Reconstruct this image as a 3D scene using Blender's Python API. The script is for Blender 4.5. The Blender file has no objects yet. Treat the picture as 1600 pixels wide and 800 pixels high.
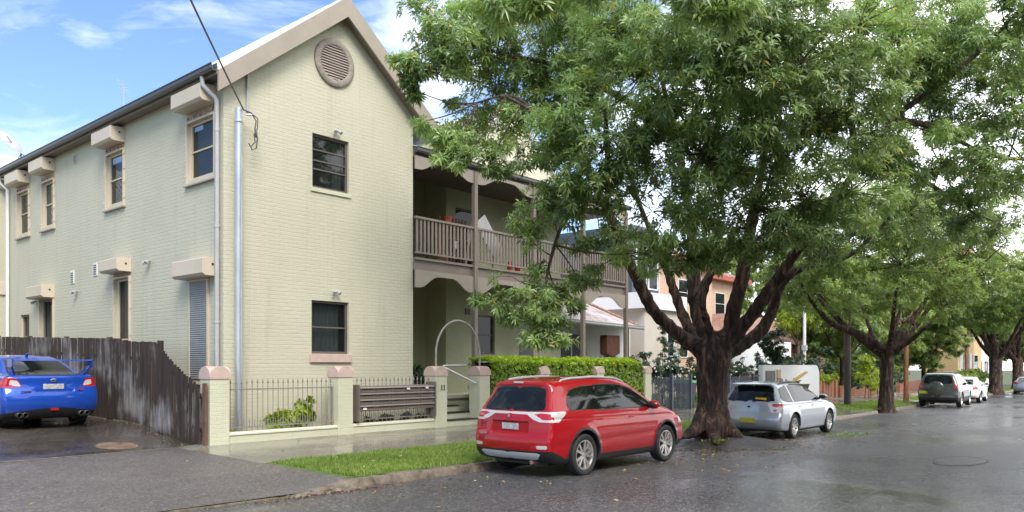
import bpy, math, random
import numpy as np
from mathutils import Vector, Matrix, noise as mnoise
random.seed(7); RNG = np.random.default_rng(7)
PI = math.pi; R_ = math.radians
scene = bpy.context.scene
COL = scene.collection
CAM_H = 1.7

# ------------------------------------------------------------------ helpers
def tag(o, label=None, cat=None, group=None, kind=None):
    if label: o['label'] = label
    if cat: o['category'] = cat
    if group: o['group'] = group
    if kind: o['kind'] = kind
    return o

def empty(name, loc=(0, 0, 0), rz=0.0, label=None, cat=None, group=None):
    o = bpy.data.objects.new(name, None); COL.objects.link(o)
    o.location = loc; o.rotation_euler = (0, 0, rz); o.empty_display_size = .2
    return tag(o, label, cat, group)

def link_mesh(name, me, parent=None, mat=None):
    o = bpy.data.objects.new(name, me); COL.objects.link(o)
    if parent: o.parent = parent
    if mat: me.materials.append(mat)
    return o

def origin_of(parent):
    p = Vector((0, 0, 0))
    while parent:
        p += parent.location; parent = parent.parent
    return p

class MB:
    """Collects shapes; build() links them as ONE mesh object."""
    def __init__(s): s.v = []; s.f = []
    def add(s, vs, fs):
        n = len(s.v); s.v.extend([tuple(p) for p in vs]); s.f.extend([tuple(i + n for i in q) for q in fs]); return s
    def box(s, x0, y0, z0, x1, y1, z1):
        x0, x1 = min(x0, x1), max(x0, x1); y0, y1 = min(y0, y1), max(y0, y1); z0, z1 = min(z0, z1), max(z0, z1)
        return s.add([(x0,y0,z0),(x1,y0,z0),(x1,y1,z0),(x0,y1,z0),(x0,y0,z1),(x1,y0,z1),(x1,y1,z1),(x0,y1,z1)],
                     [(0,3,2,1),(4,5,6,7),(0,1,5,4),(1,2,6,5),(2,3,7,6),(3,0,4,7)])
    def bar(s, a, b, w, h=None, up=(0, 0, 1)):
        a = Vector(a); b = Vector(b); h = h or w
        d = (b - a).normalized(); upv = Vector(up)
        if abs(d.dot(upv)) > .98: upv = Vector((0, 1, 0))
        r = d.cross(upv).normalized(); u = r.cross(d)
        r *= w / 2; u *= h / 2
        vs = [p + i * r + j * u for p in (a, b) for i, j in ((-1,-1),(1,-1),(1,1),(-1,1))]
        return s.add(vs, [(0,1,2,3),(7,6,5,4),(0,4,5,1),(1,5,6,2),(2,6,7,3),(3,7,4,0)])
    def prism(s, poly, axis, a0, a1):
        """poly: 2D points; axis 0: (y,z) along x; 1: (x,z) along y; 2: (x,y) along z"""
        def mk(p, a):
            return (a, p[0], p[1]) if axis == 0 else (p[0], a, p[1]) if axis == 1 else (p[0], p[1], a)
        n = len(poly); vs = [mk(p, a0) for p in poly] + [mk(p, a1) for p in poly]
        fs = [tuple(range(n)), tuple(range(2*n-1, n-1, -1))] + [(i, i+n, (i+1) % n + n, (i+1) % n) for i in range(n)]
        return s.add(vs, fs)
    def tube(s, pts, r, n=8, caps=True):
        pts = [Vector(p) for p in pts]; rs = r if isinstance(r, (list, tuple)) else [r] * len(pts)
        vs = []; fs = []; ref = None
        for i, p in enumerate(pts):
            d = (pts[min(i+1, len(pts)-1)] - pts[max(i-1, 0)])
            d = d.normalized() if d.length > 1e-9 else Vector((0, 0, 1))
            if ref is None: ref = Vector((1, 0, 0)) if abs(d.x) < .8 else Vector((0, 1, 0))
            a = (ref - d * ref.dot(d))
            a = a.normalized() if a.length > 1e-6 else d.orthogonal().normalized()
            ref = a; b = d.cross(a)
            for k in range(n):
                t = 2 * PI * k / n; vs.append(p + (a * math.cos(t) + b * math.sin(t)) * rs[i])
        for i in range(len(pts) - 1):
            for k in range(n):
                k2 = (k + 1) % n; fs.append((i*n+k, i*n+k2, (i+1)*n+k2, (i+1)*n+k))
        if caps: fs.append(tuple(range(n-1, -1, -1))); fs.append(tuple((len(pts)-1)*n + k for k in range(n)))
        return s.add(vs, fs)
    def lathe(s, prof, c=(0, 0, 0), axis=2, n=24, closed=False):
        vs = []; fs = []; m = len(prof)
        for k in range(n):
            t = 2 * PI * k / n; ct, st = math.cos(t), math.sin(t)
            for r, h in prof:
                p = (r*ct, r*st, h) if axis == 2 else (r*ct, h, r*st) if axis == 1 else (h, r*ct, r*st)
                vs.append((p[0]+c[0], p[1]+c[1], p[2]+c[2]))
        for k in range(n):
            k2 = (k + 1) % n
            for j in range(m if closed else m - 1):
                j2 = (j + 1) % m; fs.append((k*m+j, k2*m+j, k2*m+j2, k*m+j2))
        return s.add(vs, fs)
    def sphere(s, c, r, n=10):
        rx, ry, rz = (r, r, r) if not isinstance(r, (tuple, list)) else r
        vs = []; fs = []; m = n // 2 + 1
        for j in range(m + 1):
            ph = PI * j / m
            for k in range(n):
                t = 2 * PI * k / n
                vs.append((c[0]+rx*math.sin(ph)*math.cos(t), c[1]+ry*math.sin(ph)*math.sin(t), c[2]+rz*math.cos(ph)))
        for j in range(m):
            for k in range(n): fs.append((j*n+k, (j+1)*n+k, (j+1)*n+(k+1) % n, j*n+(k+1) % n))
        return s.add(vs, fs)
    def build(s, name, mat, parent=None, smooth=False, bevel=0, local=False):
        me = bpy.data.meshes.new(name)
        off = Vector((0, 0, 0)) if local else origin_of(parent)
        me.from_pydata([(p[0]-off.x, p[1]-off.y, p[2]-off.z) for p in s.v], [], s.f)
        me.validate(clean_customdata=False); me.update()
        if smooth:
            me.polygons.foreach_set('use_smooth', [True] * len(me.polygons))
            if smooth != 'all': me.set_sharp_from_angle(angle=R_(40))
        o = link_mesh(name, me, parent, mat)
        if bevel:
            b = o.modifiers.new('bev', 'BEVEL'); b.width = bevel; b.segments = 2; b.limit_method = 'ANGLE'
        return o

def np_mesh(name, V, F, mat, parent=None, smooth=False, colors=None, normals=None, local=True):
    """V (n,3), F (m,k) with k = 3 or 4"""
    V = np.asarray(V, np.float32); F = np.asarray(F, np.int32)
    if not local:
        off = origin_of(parent); V = V - np.array(off, np.float32)
    me = bpy.data.meshes.new(name); k = F.shape[1]
    me.vertices.add(len(V)); me.vertices.foreach_set('co', V.ravel())
    me.loops.add(F.size); me.loops.foreach_set('vertex_index', F.ravel())
    me.polygons.add(len(F)); me.polygons.foreach_set('loop_start', np.arange(0, F.size, k, dtype=np.int32))
    me.polygons.foreach_set('loop_total', np.full(len(F), k, np.int32))
    if smooth: me.polygons.foreach_set('use_smooth', np.ones(len(F), bool))
    me.update(calc_edges=True)
    if colors is not None:
        a = me.color_attributes.new('tint', 'FLOAT_COLOR', 'POINT')
        c = np.ones((len(V), 4), np.float32); c[:, :3] = colors; a.data.foreach_set('color', c.ravel())
    if normals is not None:
        me.normals_split_custom_set_from_vertices(np.asarray(normals, np.float32).tolist())
    return link_mesh(name, me, parent, mat)

def copy_tree(o, parent=None):
    c = o.copy(); COL.objects.link(c); c.parent = parent
    for ch in list(o.children): copy_tree(ch, c)
    return c

# ------------------------------------------------------------------ materials
def srgb(*c):
    return tuple(((x/255)/12.92 if x/255 <= .04045 else ((x/255+.055)/1.055)**2.4) for x in c)

def new_mat(name):
    m = bpy.data.materials.new(name); m.use_nodes = True
    nt = m.node_tree; b = nt.nodes['Principled BSDF']; return m, nt, b

def N(nt, t, **kw):
    n = nt.nodes.new(t)
    for k, v in kw.items():
        if k in n.inputs.keys(): n.inputs[k].default_value = v
        else: setattr(n, k, v)
    return n

def ramp(nt, src, stops):
    r = nt.nodes.new('ShaderNodeValToRGB'); e = r.color_ramp.elements
    while len(e) < len(stops): e.new(.5)
    for i, (p, c) in enumerate(stops):
        e[i].position = p; e[i].color = (*c, 1) if len(c) == 3 else c
    nt.links.new(src, r.inputs[0]); return r

def coords(nt, kind='Object', scale=None):
    tc = nt.nodes.new('ShaderNodeTexCoord'); out = tc.outputs[kind]
    if scale:
        mp = nt.nodes.new('ShaderNodeMapping'); mp.inputs['Scale'].default_value = scale
        nt.links.new(out, mp.inputs['Vector']); out = mp.outputs[0]
    return out

def g3(v): return (v, v, v)

def noisy(name, c1, c2, scale=3, rough=.7, bump=.1, bdist=.01, bscale=None, metallic=0, detail=6, spec=.5, stretch=None, rr=None, coat=0):
    m, nt, b = new_mat(name); co = coords(nt, 'Object', stretch)
    n = N(nt, 'ShaderNodeTexNoise', Scale=scale, Detail=detail, Roughness=.6); nt.links.new(co, n.inputs['Vector'])
    r = ramp(nt, n.outputs['Fac'], [(.3, c1), (.7, c2)]); nt.links.new(r.outputs[0], b.inputs['Base Color'])
    b.inputs['Roughness'].default_value = rough; b.inputs['Metallic'].default_value = metallic
    b.inputs['Specular IOR Level'].default_value = spec; b.inputs['Coat Weight'].default_value = coat
    if rr:
        q = ramp(nt, n.outputs['Fac'], [(.3, g3(rr[0])), (.7, g3(rr[1]))]); nt.links.new(q.outputs[0], b.inputs['Roughness'])
    if bump:
        n2 = N(nt, 'ShaderNodeTexNoise', Scale=bscale or scale*6, Detail=4); nt.links.new(co, n2.inputs['Vector'])
        bp = N(nt, 'ShaderNodeBump', Strength=bump, Distance=bdist); nt.links.new(n2.outputs['Fac'], bp.inputs['Height'])
        nt.links.new(bp.outputs[0], b.inputs['Normal'])
    return m

def plain(name, c, rough=.5, metallic=0, spec=.5, coat=0, emit=None, alpha=None, trans=0):
    m, nt, b = new_mat(name)
    b.inputs['Base Color'].default_value = (*c, 1); b.inputs['Roughness'].default_value = rough
    b.inputs['Metallic'].default_value = metallic; b.inputs['Specular IOR Level'].default_value = spec
    b.inputs['Coat Weight'].default_value = coat; b.inputs['Coat Roughness'].default_value = .03
    b.inputs['Transmission Weight'].default_value = trans
    return m

def brick_mat(name, base, dark, bw=.235, rh=.084, mortar=.008, bump=.55, mortar_c=None, base2=None, rough=.62):
    m, nt, b = new_mat(name); co = coords(nt)
    sx = nt.nodes.new('ShaderNodeSeparateXYZ'); nt.links.new(co, sx.inputs[0])
    ad = N(nt, 'ShaderNodeMath', operation='ADD'); nt.links.new(sx.outputs[0], ad.inputs[0]); nt.links.new(sx.outputs[1], ad.inputs[1])
    wob = N(nt, 'ShaderNodeTexNoise', Scale=1.7, Detail=3); nt.links.new(co, wob.inputs['Vector'])
    wm = N(nt, 'ShaderNodeMath', operation='MULTIPLY_ADD'); wm.inputs[1].default_value = .02; nt.links.new(wob.outputs['Fac'], wm.inputs[0]); nt.links.new(sx.outputs[2], wm.inputs[2])
    cb = nt.nodes.new('ShaderNodeCombineXYZ'); nt.links.new(ad.outputs[0], cb.inputs[0]); nt.links.new(wm.outputs[0], cb.inputs[1])
    bt = N(nt, 'ShaderNodeTexBrick'); nt.links.new(cb.outputs[0], bt.inputs['Vector'])
    bt.inputs['Scale'].default_value = 1; bt.inputs['Brick Width'].default_value = bw; bt.inputs['Row Height'].default_value = rh
    bt.inputs['Mortar Size'].default_value = mortar; bt.inputs['Mortar Smooth'].default_value = .9
    bt.inputs['Color1'].default_value = (*base, 1); bt.inputs['Color2'].default_value = (*(base2 or base), 1)
    bt.inputs['Mortar'].default_value = (*(mortar_c or base), 1); bt.offset = .5
    n = N(nt, 'ShaderNodeTexNoise', Scale=.55, Detail=8, Roughness=.65); nt.links.new(co, n.inputs['Vector'])
    r = ramp(nt, n.outputs['Fac'], [(.35, g3(0)), (.75, g3(.55))])
    mx = N(nt, 'ShaderNodeMixRGB'); nt.links.new(r.outputs[0], mx.inputs[0]); nt.links.new(bt.outputs['Color'], mx.inputs[1]); mx.inputs[2].default_value = (*dark, 1)
    dn = N(nt, 'ShaderNodeTexNoise', Scale=1.0, Detail=6, Roughness=.7); dm = N(nt, 'ShaderNodeMapping'); dm.inputs['Scale'].default_value = (3.1, 3.1, .22); nt.links.new(co, dm.inputs[0]); nt.links.new(dm.outputs[0], dn.inputs['Vector'])
    dr = ramp(nt, dn.outputs['Fac'], [(.54, g3(0)), (.72, g3(.35))]); mz = N(nt, 'ShaderNodeMixRGB'); nt.links.new(dr.outputs[0], mz.inputs[0]); nt.links.new(mx.outputs[0], mz.inputs[1]); mz.inputs[2].default_value = (*[q*.78 for q in dark], 1); mx = mz
    nt.links.new(mx.outputs[0], b.inputs['Base Color']); b.inputs['Roughness'].default_value = rough
    n2 = N(nt, 'ShaderNodeTexNoise', Scale=14, Detail=5); 
    ms = N(nt, 'ShaderNodeMapping'); ms.inputs['Scale'].default_value = (.5, .5, 1.6); nt.links.new(co, ms.inputs[0]); nt.links.new(ms.outputs[0], n2.inputs['Vector'])
    h = N(nt, 'ShaderNodeMath', operation='MULTIPLY_ADD'); h.inputs[1].default_value = -.8
    nt.links.new(bt.outputs['Fac'], h.inputs[0]); nt.links.new(n2.outputs['Fac'], h.inputs[2])
    bp = N(nt, 'ShaderNodeBump', Strength=bump, Distance=.012); nt.links.new(h.outputs[0], bp.inputs['Height']); nt.links.new(bp.outputs[0], b.inputs['Normal'])
    return m

def leaf_mat(name, hue_lo, hue_hi, rough=.38, trans=.3, spec=.5):
    """per-leaf tint attribute: r = position on the colour ramp"""
    m, nt, b = new_mat(name)
    at = N(nt, 'ShaderNodeAttribute', attribute_name='tint')
    sp = nt.nodes.new('ShaderNodeSeparateColor'); nt.links.new(at.outputs['Color'], sp.inputs[0])
    r = ramp(nt, sp.outputs[0], [(0, hue_lo), (.6, hue_hi), (.93, tuple(min(1, a*1.5) for a in hue_hi)), (1, (hue_hi[0]*3.2, hue_hi[1]*1.6, hue_hi[2]*1.0))])
    nt.links.new(r.outputs[0], b.inputs['Base Color'])
    b.inputs['Roughness'].default_value = rough; b.inputs['Specular IOR Level'].default_value = spec
    tr = nt.nodes.new('ShaderNodeBsdfTranslucent')
    hs = N(nt, 'ShaderNodeHueSaturation', Saturation=1.1, Value=1.5); hs.inputs['Hue'].default_value = .48
    nt.links.new(r.outputs[0], hs.inputs['Color']); nt.links.new(hs.outputs[0], tr.inputs[0])
    mx = nt.nodes.new('ShaderNodeMixShader'); mx.inputs[0].default_value = trans
    nt.links.new(b.outputs[0], mx.inputs[1]); nt.links.new(tr.outputs[0], mx.inputs[2])
    nt.links.new(mx.outputs[0], nt.nodes['Material Output'].inputs[0]); return m

def glass_mat(name, tint=(.5, .55, .55), see=.45, rough=.02, spec=.9):
    m, nt, b = new_mat(name)
    tr = N(nt, 'ShaderNodeBsdfTransparent'); tr.inputs[0].default_value = (*tint, 1)
    b.inputs['Base Color'].default_value = (.02, .024, .025, 1); b.inputs['Roughness'].default_value = rough; b.inputs['Specular IOR Level'].default_value = spec
    mx = nt.nodes.new('ShaderNodeMixShader'); mx.inputs[0].default_value = see
    nt.links.new(b.outputs[0], mx.inputs[1]); nt.links.new(tr.outputs[0], mx.inputs[2]); nt.links.new(mx.outputs[0], nt.nodes['Material Output'].inputs[0])
    return m

def wet_ground(name, c1, c2, speck, rough=(.16, .5), scale=.5, bump=.35, bscale=38, puddle=.45, patch=None):
    m, nt, b = new_mat(name); co = coords(nt)
    n = N(nt, 'ShaderNodeTexNoise', Scale=scale, Detail=9, Roughness=.6); nt.links.new(co, n.inputs['Vector'])
    f = N(nt, 'ShaderNodeTexVoronoi', Scale=bscale); nt.links.new(co, f.inputs['Vector'])
    fn = N(nt, 'ShaderNodeTexNoise', Scale=bscale*.8, Detail=4, Roughness=.75); nt.links.new(co, fn.inputs['Vector'])
    r = ramp(nt, n.outputs['Fac'], [(.35, c1), (.65, c2)])
    rs = ramp(nt, f.outputs['Color'], [(.55, g3(0)), (.9, g3(.6))])
    mx = N(nt, 'ShaderNodeMixRGB'); nt.links.new(rs.outputs[0], mx.inputs[0]); nt.links.new(r.outputs[0], mx.inputs[1]); mx.inputs[2].default_value = (*speck, 1)
    nt.links.new(mx.outputs[0], b.inputs['Base Color'])
    n3 = N(nt, 'ShaderNodeTexNoise', Scale=scale*.9, Detail=5, Roughness=.55); mp = N(nt, 'ShaderNodeMapping'); mp.inputs['Location'].default_value = (3.3, 8.1, 0); mp.inputs['Scale'].default_value = (.55, 1.2, 1)
    nt.links.new(co, mp.inputs[0]); nt.links.new(mp.outputs[0], n3.inputs['Vector'])
    rr = ramp(nt, n3.outputs['Fac'], [(puddle-.06, g3(rough[0])), (puddle+.16, g3(rough[1]))]); nt.links.new(rr.outputs[0], b.inputs['Roughness'])
    bs = ramp(nt, n3.outputs['Fac'], [(puddle-.05, g3(.12)), (puddle+.12, g3(1))])
    bm = N(nt, 'ShaderNodeMath', operation='MULTIPLY'); bm.inputs[1].default_value = bump; nt.links.new(bs.outputs[0], bm.inputs[0])
    bp = N(nt, 'ShaderNodeBump', Distance=.04); nt.links.new(bm.outputs[0], bp.inputs['Strength']); nt.links.new(fn.outputs['Fac'], bp.inputs['Height'])
    nt.links.new(bp.outputs[0], b.inputs['Normal']); b.inputs['Specular IOR Level'].default_value = .6
    return m

M = {}
M['cream'] = brick_mat('cream_brick', (.56, .535, .405), (.48, .45, .335), bump=.5, mortar=.009)
M['cream_lo'] = brick_mat('cream_low_brick', (.60, .60, .44), (.48, .47, .34), bump=.4)
M['cream_trim'] = noisy('cream_trim', (.55, .47, .34), (.62, .53, .40), rough=.5, bump=.05)
M['beige_box'] = noisy('beige_box', (.57, .49, .37), (.65, .56, .44), scale=1.2, rough=.45, bump=.03)
M['pale_render'] = noisy('pale_coping', (.62, .60, .46), (.70, .68, .54), scale=5, rough=.6, bump=.15)
M['pink'] = noisy('pink_paint', (.50, .37, .315), (.60, .45, .385), scale=6, rough=.6, bump=.1)
M['taupe'] = noisy('taupe_paint', (.195, .160, .128), (.245, .20, .162), scale=2, rough=.5, bump=.05)
M['taupe_lt'] = noisy('taupe_light', (.30, .255, .205), (.355, .305, .245), scale=2, rough=.5, bump=.05)
M['taupe_dk'] = noisy('taupe_dark', (.10, .08, .07), (.14, .115, .1), scale=2, rough=.5, bump=.05)
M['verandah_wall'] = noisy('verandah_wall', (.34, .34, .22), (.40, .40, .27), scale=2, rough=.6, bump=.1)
M['gutter'] = plain('gutter_metal', (.10, .095, .09), .35, .3)
M['pipe'] = noisy('pipe_grey', (.38, .38, .38), (.45, .45, .45), rough=.4, bump=0)
M['galv'] = noisy('galvanised', (.42, .46, .50), (.60, .64, .68), scale=4, rough=.38, metallic=.55, bump=.05, stretch=(1, 1, .35))
M['white_roof'] = noisy('white_roof', (.70, .72, .74), (.8, .82, .84), scale=1, rough=.4, bump=0)
M['glass'] = glass_mat('window_glass', see=.42)
M['glass_dark'] = glass_mat('window_glass_dark', tint=(.3, .3, .3), see=.2, spec=.3)
M['blind'] = plain('blind', (.5, .52, .55), .6)
M['curtain'] = noisy('curtain', (.45, .46, .48), (.6, .62, .64), scale=6, rough=.8, bump=.3, stretch=(6, 6, .5))
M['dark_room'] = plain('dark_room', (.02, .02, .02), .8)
M['shutter'] = noisy('shutter_slats', (.22, .23, .235), (.28, .29, .30), rough=.4, bump=0)
M['iron'] = noisy('iron_grey', (.20, .18, .165), (.27, .245, .22), scale=8, rough=.5, bump=.05)
M['letterbox'] = noisy('letterbox_metal', (.135, .108, .09), (.185, .15, .125), scale=4, rough=.4, bump=.03)
M['black'] = plain('black_plastic', (.018, .018, .019), .45)
M['rubber'] = noisy('tyre_rubber', (.016, .016, .016), (.03, .03, .03), scale=20, rough=.75, bump=.1)
M['chrome'] = plain('chrome', (.7, .7, .72), .15, 1)
M['alloy'] = plain('alloy', (.58, .55, .52), .28, .8)
M['red_lens'] = plain('red_lens', (.45, .01, .012), .1, coat=1)
M['clear_lens'] = plain('clear_lens', (.55, .53, .50), .12, coat=1)
M['silver_plastic'] = plain('silver_plastic', (.5, .5, .5), .35)
M['plate'] = noisy('number_plate', (.24, .24, .23), (.58, .58, .56), scale=22, rough=.4, bump=0)
M['plate_y'] = noisy('number_plate_yellow', (.28, .26, .03), (.56, .52, .05), scale=22, rough=.4, bump=0)
M['car_glass'] = plain('car_glass', (.007, .009, .009), .03, spec=.4)
M['white'] = noisy('white_paint', (.72, .72, .70), (.80, .80, .78), rough=.5, bump=.05)
M['black_paint'] = plain('black_paint', (.02, .022, .025), .4)
M['asphalt'] = wet_ground('wet_asphalt', (.048, .043, .043), (.100, .097, .099), (.30, .30, .30), rough=(.15, .34), scale=.3, puddle=.42, bump=1.0)
M['apron'] = wet_ground('apron_asphalt', (.10, .084, .073), (.138, .117, .103), (.32, .29, .26), rough=(.34, .5), scale=.6, puddle=.38, bump=.9)
M['drive'] = wet_ground('drive_concrete', (.035, .030, .026), (.10, .085, .07), (.12, .11, .1), rough=(.08, .4), scale=1.1, bscale=30, bump=.2, puddle=.5)
M['path'] = wet_ground('path_concrete', (.15, .135, .105), (.23, .21, .17), (.28, .26, .22), rough=(.10, .4), scale=.9, bscale=60, bump=.12, puddle=.5)
M['kerb'] = noisy('kerb_stone', (.07, .055, .04), (.27, .22, .165), scale=6, rough=.55, bump=.5, bscale=25, bdist=.02)
M['soil'] = noisy('soil', (.022, .017, .013), (.06, .045, .032), scale=3, rough=.8, bump=.9, bscale=22, bdist=.04)
M['lawn_base'] = noisy('lawn_base', (.075, .12, .02), (.12, .19, .035), scale=4, rough=.9, bump=.8, bscale=60, bdist=.02)
M['ground'] = noisy('ground_mix', (.05, .07, .025), (.09, .1, .04), scale=.3, rough=.9, bump=.3)

# ------------------------------------------------------------------ terrain
def zr(x): return -.009 * x
def yk(x): return 9.08 + .055 * max(0, x - 20)
def zp(x): return .15 - .009 * max(0, x - 12)
def yw(x): return 14.15 + .055 * max(0, x - 26)
def sm(t): t = min(1, max(0, t)); return t*t*(3-2*t)
def surf(x, y):
    if y <= yk(x): return zr(x) + .045 * sm((yk(x) - y) / 4)
    if y <= yw(x):
        t = (y - yk(x)) / (yw(x) - yk(x)); lip = .13 if x > 6.7 else .03
        return (zr(x) + lip) * (1-t) + zp(x) * t
    if x < 7.45: return zp(x) + .33 * sm((y-14.3)/3.2) + .02 * max(0, y-17.5)
    return zp(x) + (.06 if x < 24 else .02)

def sheet(name, xs, yfun, mat, dz=0, ny=8, kind='structure', zf=surf, label=None, cat=None):
    """yfun(x) -> (y0, y1)"""
    V = []; F = []
    for x in xs:
        a, b = yfun(x)
        for j in range(ny + 1):
            y = a + (b - a) * j / ny
            yy = min(max(y, a + 1e-4), b - 1e-4)
            V.append((x, y, zf(x, yy) + dz))
    for i in range(len(xs) - 1):
        for j in range(ny): p = i*(ny+1)+j; F.append((p, p+ny+1, p+ny+2, p+1))
    me = bpy.data.meshes.new(name); me.from_pydata(V, [], F); me.polygons.foreach_set('use_smooth', [True]*len(F)); me.update()
    o = link_mesh(name, me, None, mat); tag(o, kind=kind); return o

def fr(a, b, s):
    n = max(1, int(round((b - a) / s))); return [a + (b-a)*i/n for i in range(n+1)]

# one broad ground sheet out to the horizon, lower than everything laid on it
gx = [-600, -200, -60, -20] + fr(-8, 120, 2) + [150, 250, 600]
def ground_z(x, y):
    x = min(max(x, -20), 200); return min(surf(x, min(max(y, -6), 30)), surf(x, 9.0) + .5) - .16
sheet('ground', gx, lambda x: (-300, -8), M['ground'], zf=ground_z, ny=4)
bpy.data.objects['ground'].name = 'ground'
V = []; F = []; ys = [-600, -200, -60, -12] + fr(-6, 30, 1.5) + [45, 90, 250, 600]
for x in gx:
    for y in ys: V.append((x, y, ground_z(x, y)))
for i in range(len(gx)-1):
    for j in range(len(ys)-1): p = i*len(ys)+j; F.append((p, p+len(ys), p+len(ys)+1, p+1))
g = bpy.data.objects['ground']; me = bpy.data.meshes.new('ground'); me.from_pydata(V, [], F); me.materials.append(M['ground']); g.data = me

sheet('road', fr(-14, 150, 1.0), lambda x: (-4.5, yk(x) - .0), M['asphalt'], ny=14)
sheet('driveway_apron', fr(-6, 7.0, .5), lambda x: (9.09 + (0 if x < 6.2 else .12*sm((x-6.2)/.8)), 14.3), M['apron'], dz=.004)
sheet('driveway', fr(-6, 7.38, .45), lambda x: (14.34, 31), M['drive'], ny=30, dz=.004)
sheet('footpath', fr(7.0, 100, 1.0), lambda x: (yk(x)+2.32, yw(x)+.3), M['path'], dz=.004)
sheet('verge', fr(7.0, 100, .5), lambda x: (yk(x)+.15, yk(x)+2.32), M['lawn_base'], dz=.0, ny=8)
mb = MB()
for x0, x1 in [(i*.9+1.9, i*.9+2.8) for i in range(6)]: mb.add([(x0, 14.28, zp(x0)+.008), (x1, 14.28, zp(x1)+.008), (x1, 14.40, zp(x1)+.010), (x0, 14.40, zp(x0)+.010)], [(0,1,2,3)])
tag(mb.build('drain_strip', M['kerb']), kind='structure')
mb = MB(); n = 28; z = surf(6.27, 15.0)+.012; mb.add([(6.2+.36*math.cos(2*PI*k/n), 15.05+.36*math.sin(2*PI*k/n), surf(6.2, 15.05+.36*math.sin(2*PI*k/n))+.012) for k in range(n)], [tuple(range(n))])
o = mb.build('inspection_cover', noisy('old_concrete', (.10, .07, .05), (.30, .20, .13), scale=5, rough=.45)); tag(o, 'round stained concrete inspection cover set in the wet driveway', 'manhole cover')
# kerb: stones of a swept profile with a worn top, broken where the driveway begins
def kerb_run(mb, xa, xb, step):
    V = []; F = []; xs = fr(xa, xb, step)
    for x in xs:
        y = yk(x); r = zr(x); e = sm((x - 6.2) / .9) if xa < 7 else 1; y = y + (.03*mnoise.noise(Vector((x*3, 1, 1))) if x < 6.4 else 0)
        w = lambda k: .012 * mnoise.noise(Vector((x*2.3, k*3.1, .7)))
        joint = -.012 if abs((x % .9) - .45) < step*.5 else 0
        h = (.028 + .102*e) + joint + w(5)
        V += [(x, y-.012+w(1), r-.06), (x, y+w(1), r+h*.55), (x, y+.035+w(2), r+h), (x, y+.155, r+h+.004), (x, y+.165, r-.06)]
    n = 5
    for i in range(len(xs)-1):
        for j in range(n-1): p = i*n+j; F.append((p, p+n, p+n+1, p+1))
    F += [(0,1,2,3,4), tuple(len(V)-n+k for k in (4,3,2,1,0))]
    mb.add(V, F)
mb = MB(); kerb_run(mb, -6, 6.1, .2); kerb_run(mb, 6.15, 16.0, .15); kerb_run(mb, 18.2, 34.9, .3); kerb_run(mb, 37.6, 100, .9)
tag(mb.build('kerb', M['kerb'], smooth=True), kind='structure')
# gutter debris lumps where the kerb breaks off
mb = MB()
for i in range(26):
    x = random.uniform(5.9, 7.3); y = 9.03 + random.uniform(-.10, .12); r = random.uniform(.03, .08)
    mb.sphere((x, y, surf(x, y-.1) + r*.1), (r*1.3, r, r*.6), 7)
tag(mb.build('broken_kerb_rubble', M['kerb'], smooth='all'), 'broken lumps of kerb stone where the kerb ends at the driveway', 'rubble', kind='stuff')

# worn patch of round repair in the road
mb = MB(); ring = []; V = []; n_ = 40
for k in range(n_):
    t = 2*PI*k/n_; r = 1 + .10*mnoise.noise(Vector((math.cos(t)*1.3, math.sin(t)*1.3, 3)))
    for q, dz in ((1.02, .006), (.93, .005)):
        x, y = 16.7 + .98*r*q*math.cos(t), 3.3 + .42*r*q*math.sin(t); V.append((x, y, surf(x, y)+dz))
mb.add(V, [(2*k, 2*((k+1)%n_), 2*((k+1)%n_)+1, 2*k+1) for k in range(n_)])
tag(mb.build('road_patch_seam', M['black']), kind='structure')
me = bpy.data.meshes.new('road_patch'); me.from_pydata([V[2*k+1] for k in range(n_)], [], [tuple(range(n_))])
tag(link_mesh('road_patch', me, None, M['asphalt']), kind='structure')

# ------------------------------------------------------------------ main house
XS, YF, XR = 8.4, 15.2, 13.65
house = empty('brick_house', (XS, YF, .15), 0, 'two-storey pale cream painted brick house with steep street gable, side roller shutters and timber verandah', 'house')

def holed(mb, plane, c, u0, u1, v0, v1, holes, inward, depth=.13, glazed=True):
    """flat wall sheet with rectangular openings and their reveals. plane 'y': u = x; plane 'x': u = y"""
    us = sorted({u0, u1, *[h[0] for h in holes], *[h[1] for h in holes]}); vs = sorted({v0, v1, *[h[2] for h in holes], *[h[3] for h in holes]})
    P = (lambda u, v, d=0: (u, c + d, v)) if plane == 'y' else (lambda u, v, d=0: (c + d, u, v))
    for i in range(len(us)-1):
        for j in range(len(vs)-1):
            um, vm = (us[i]+us[i+1])/2, (vs[j]+vs[j+1])/2
            if any(h[0] < um < h[1] and h[2] < vm < h[3] for h in holes): continue
            mb.add([P(us[i], vs[j]), P(us[i+1], vs[j]), P(us[i+1], vs[j+1]), P(us[i], vs[j+1])], [(0,1,2,3)])
    d = inward * depth
    for a, b, e, f in holes:
        for p, q in (((a,e),(b,e)), ((b,e),(b,f)), ((b,f),(a,f)), ((a,f),(a,e))):
            mb.add([P(*p), P(*q), P(*q, d), P(*p, d)], [(0,1,2,3)])

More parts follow.
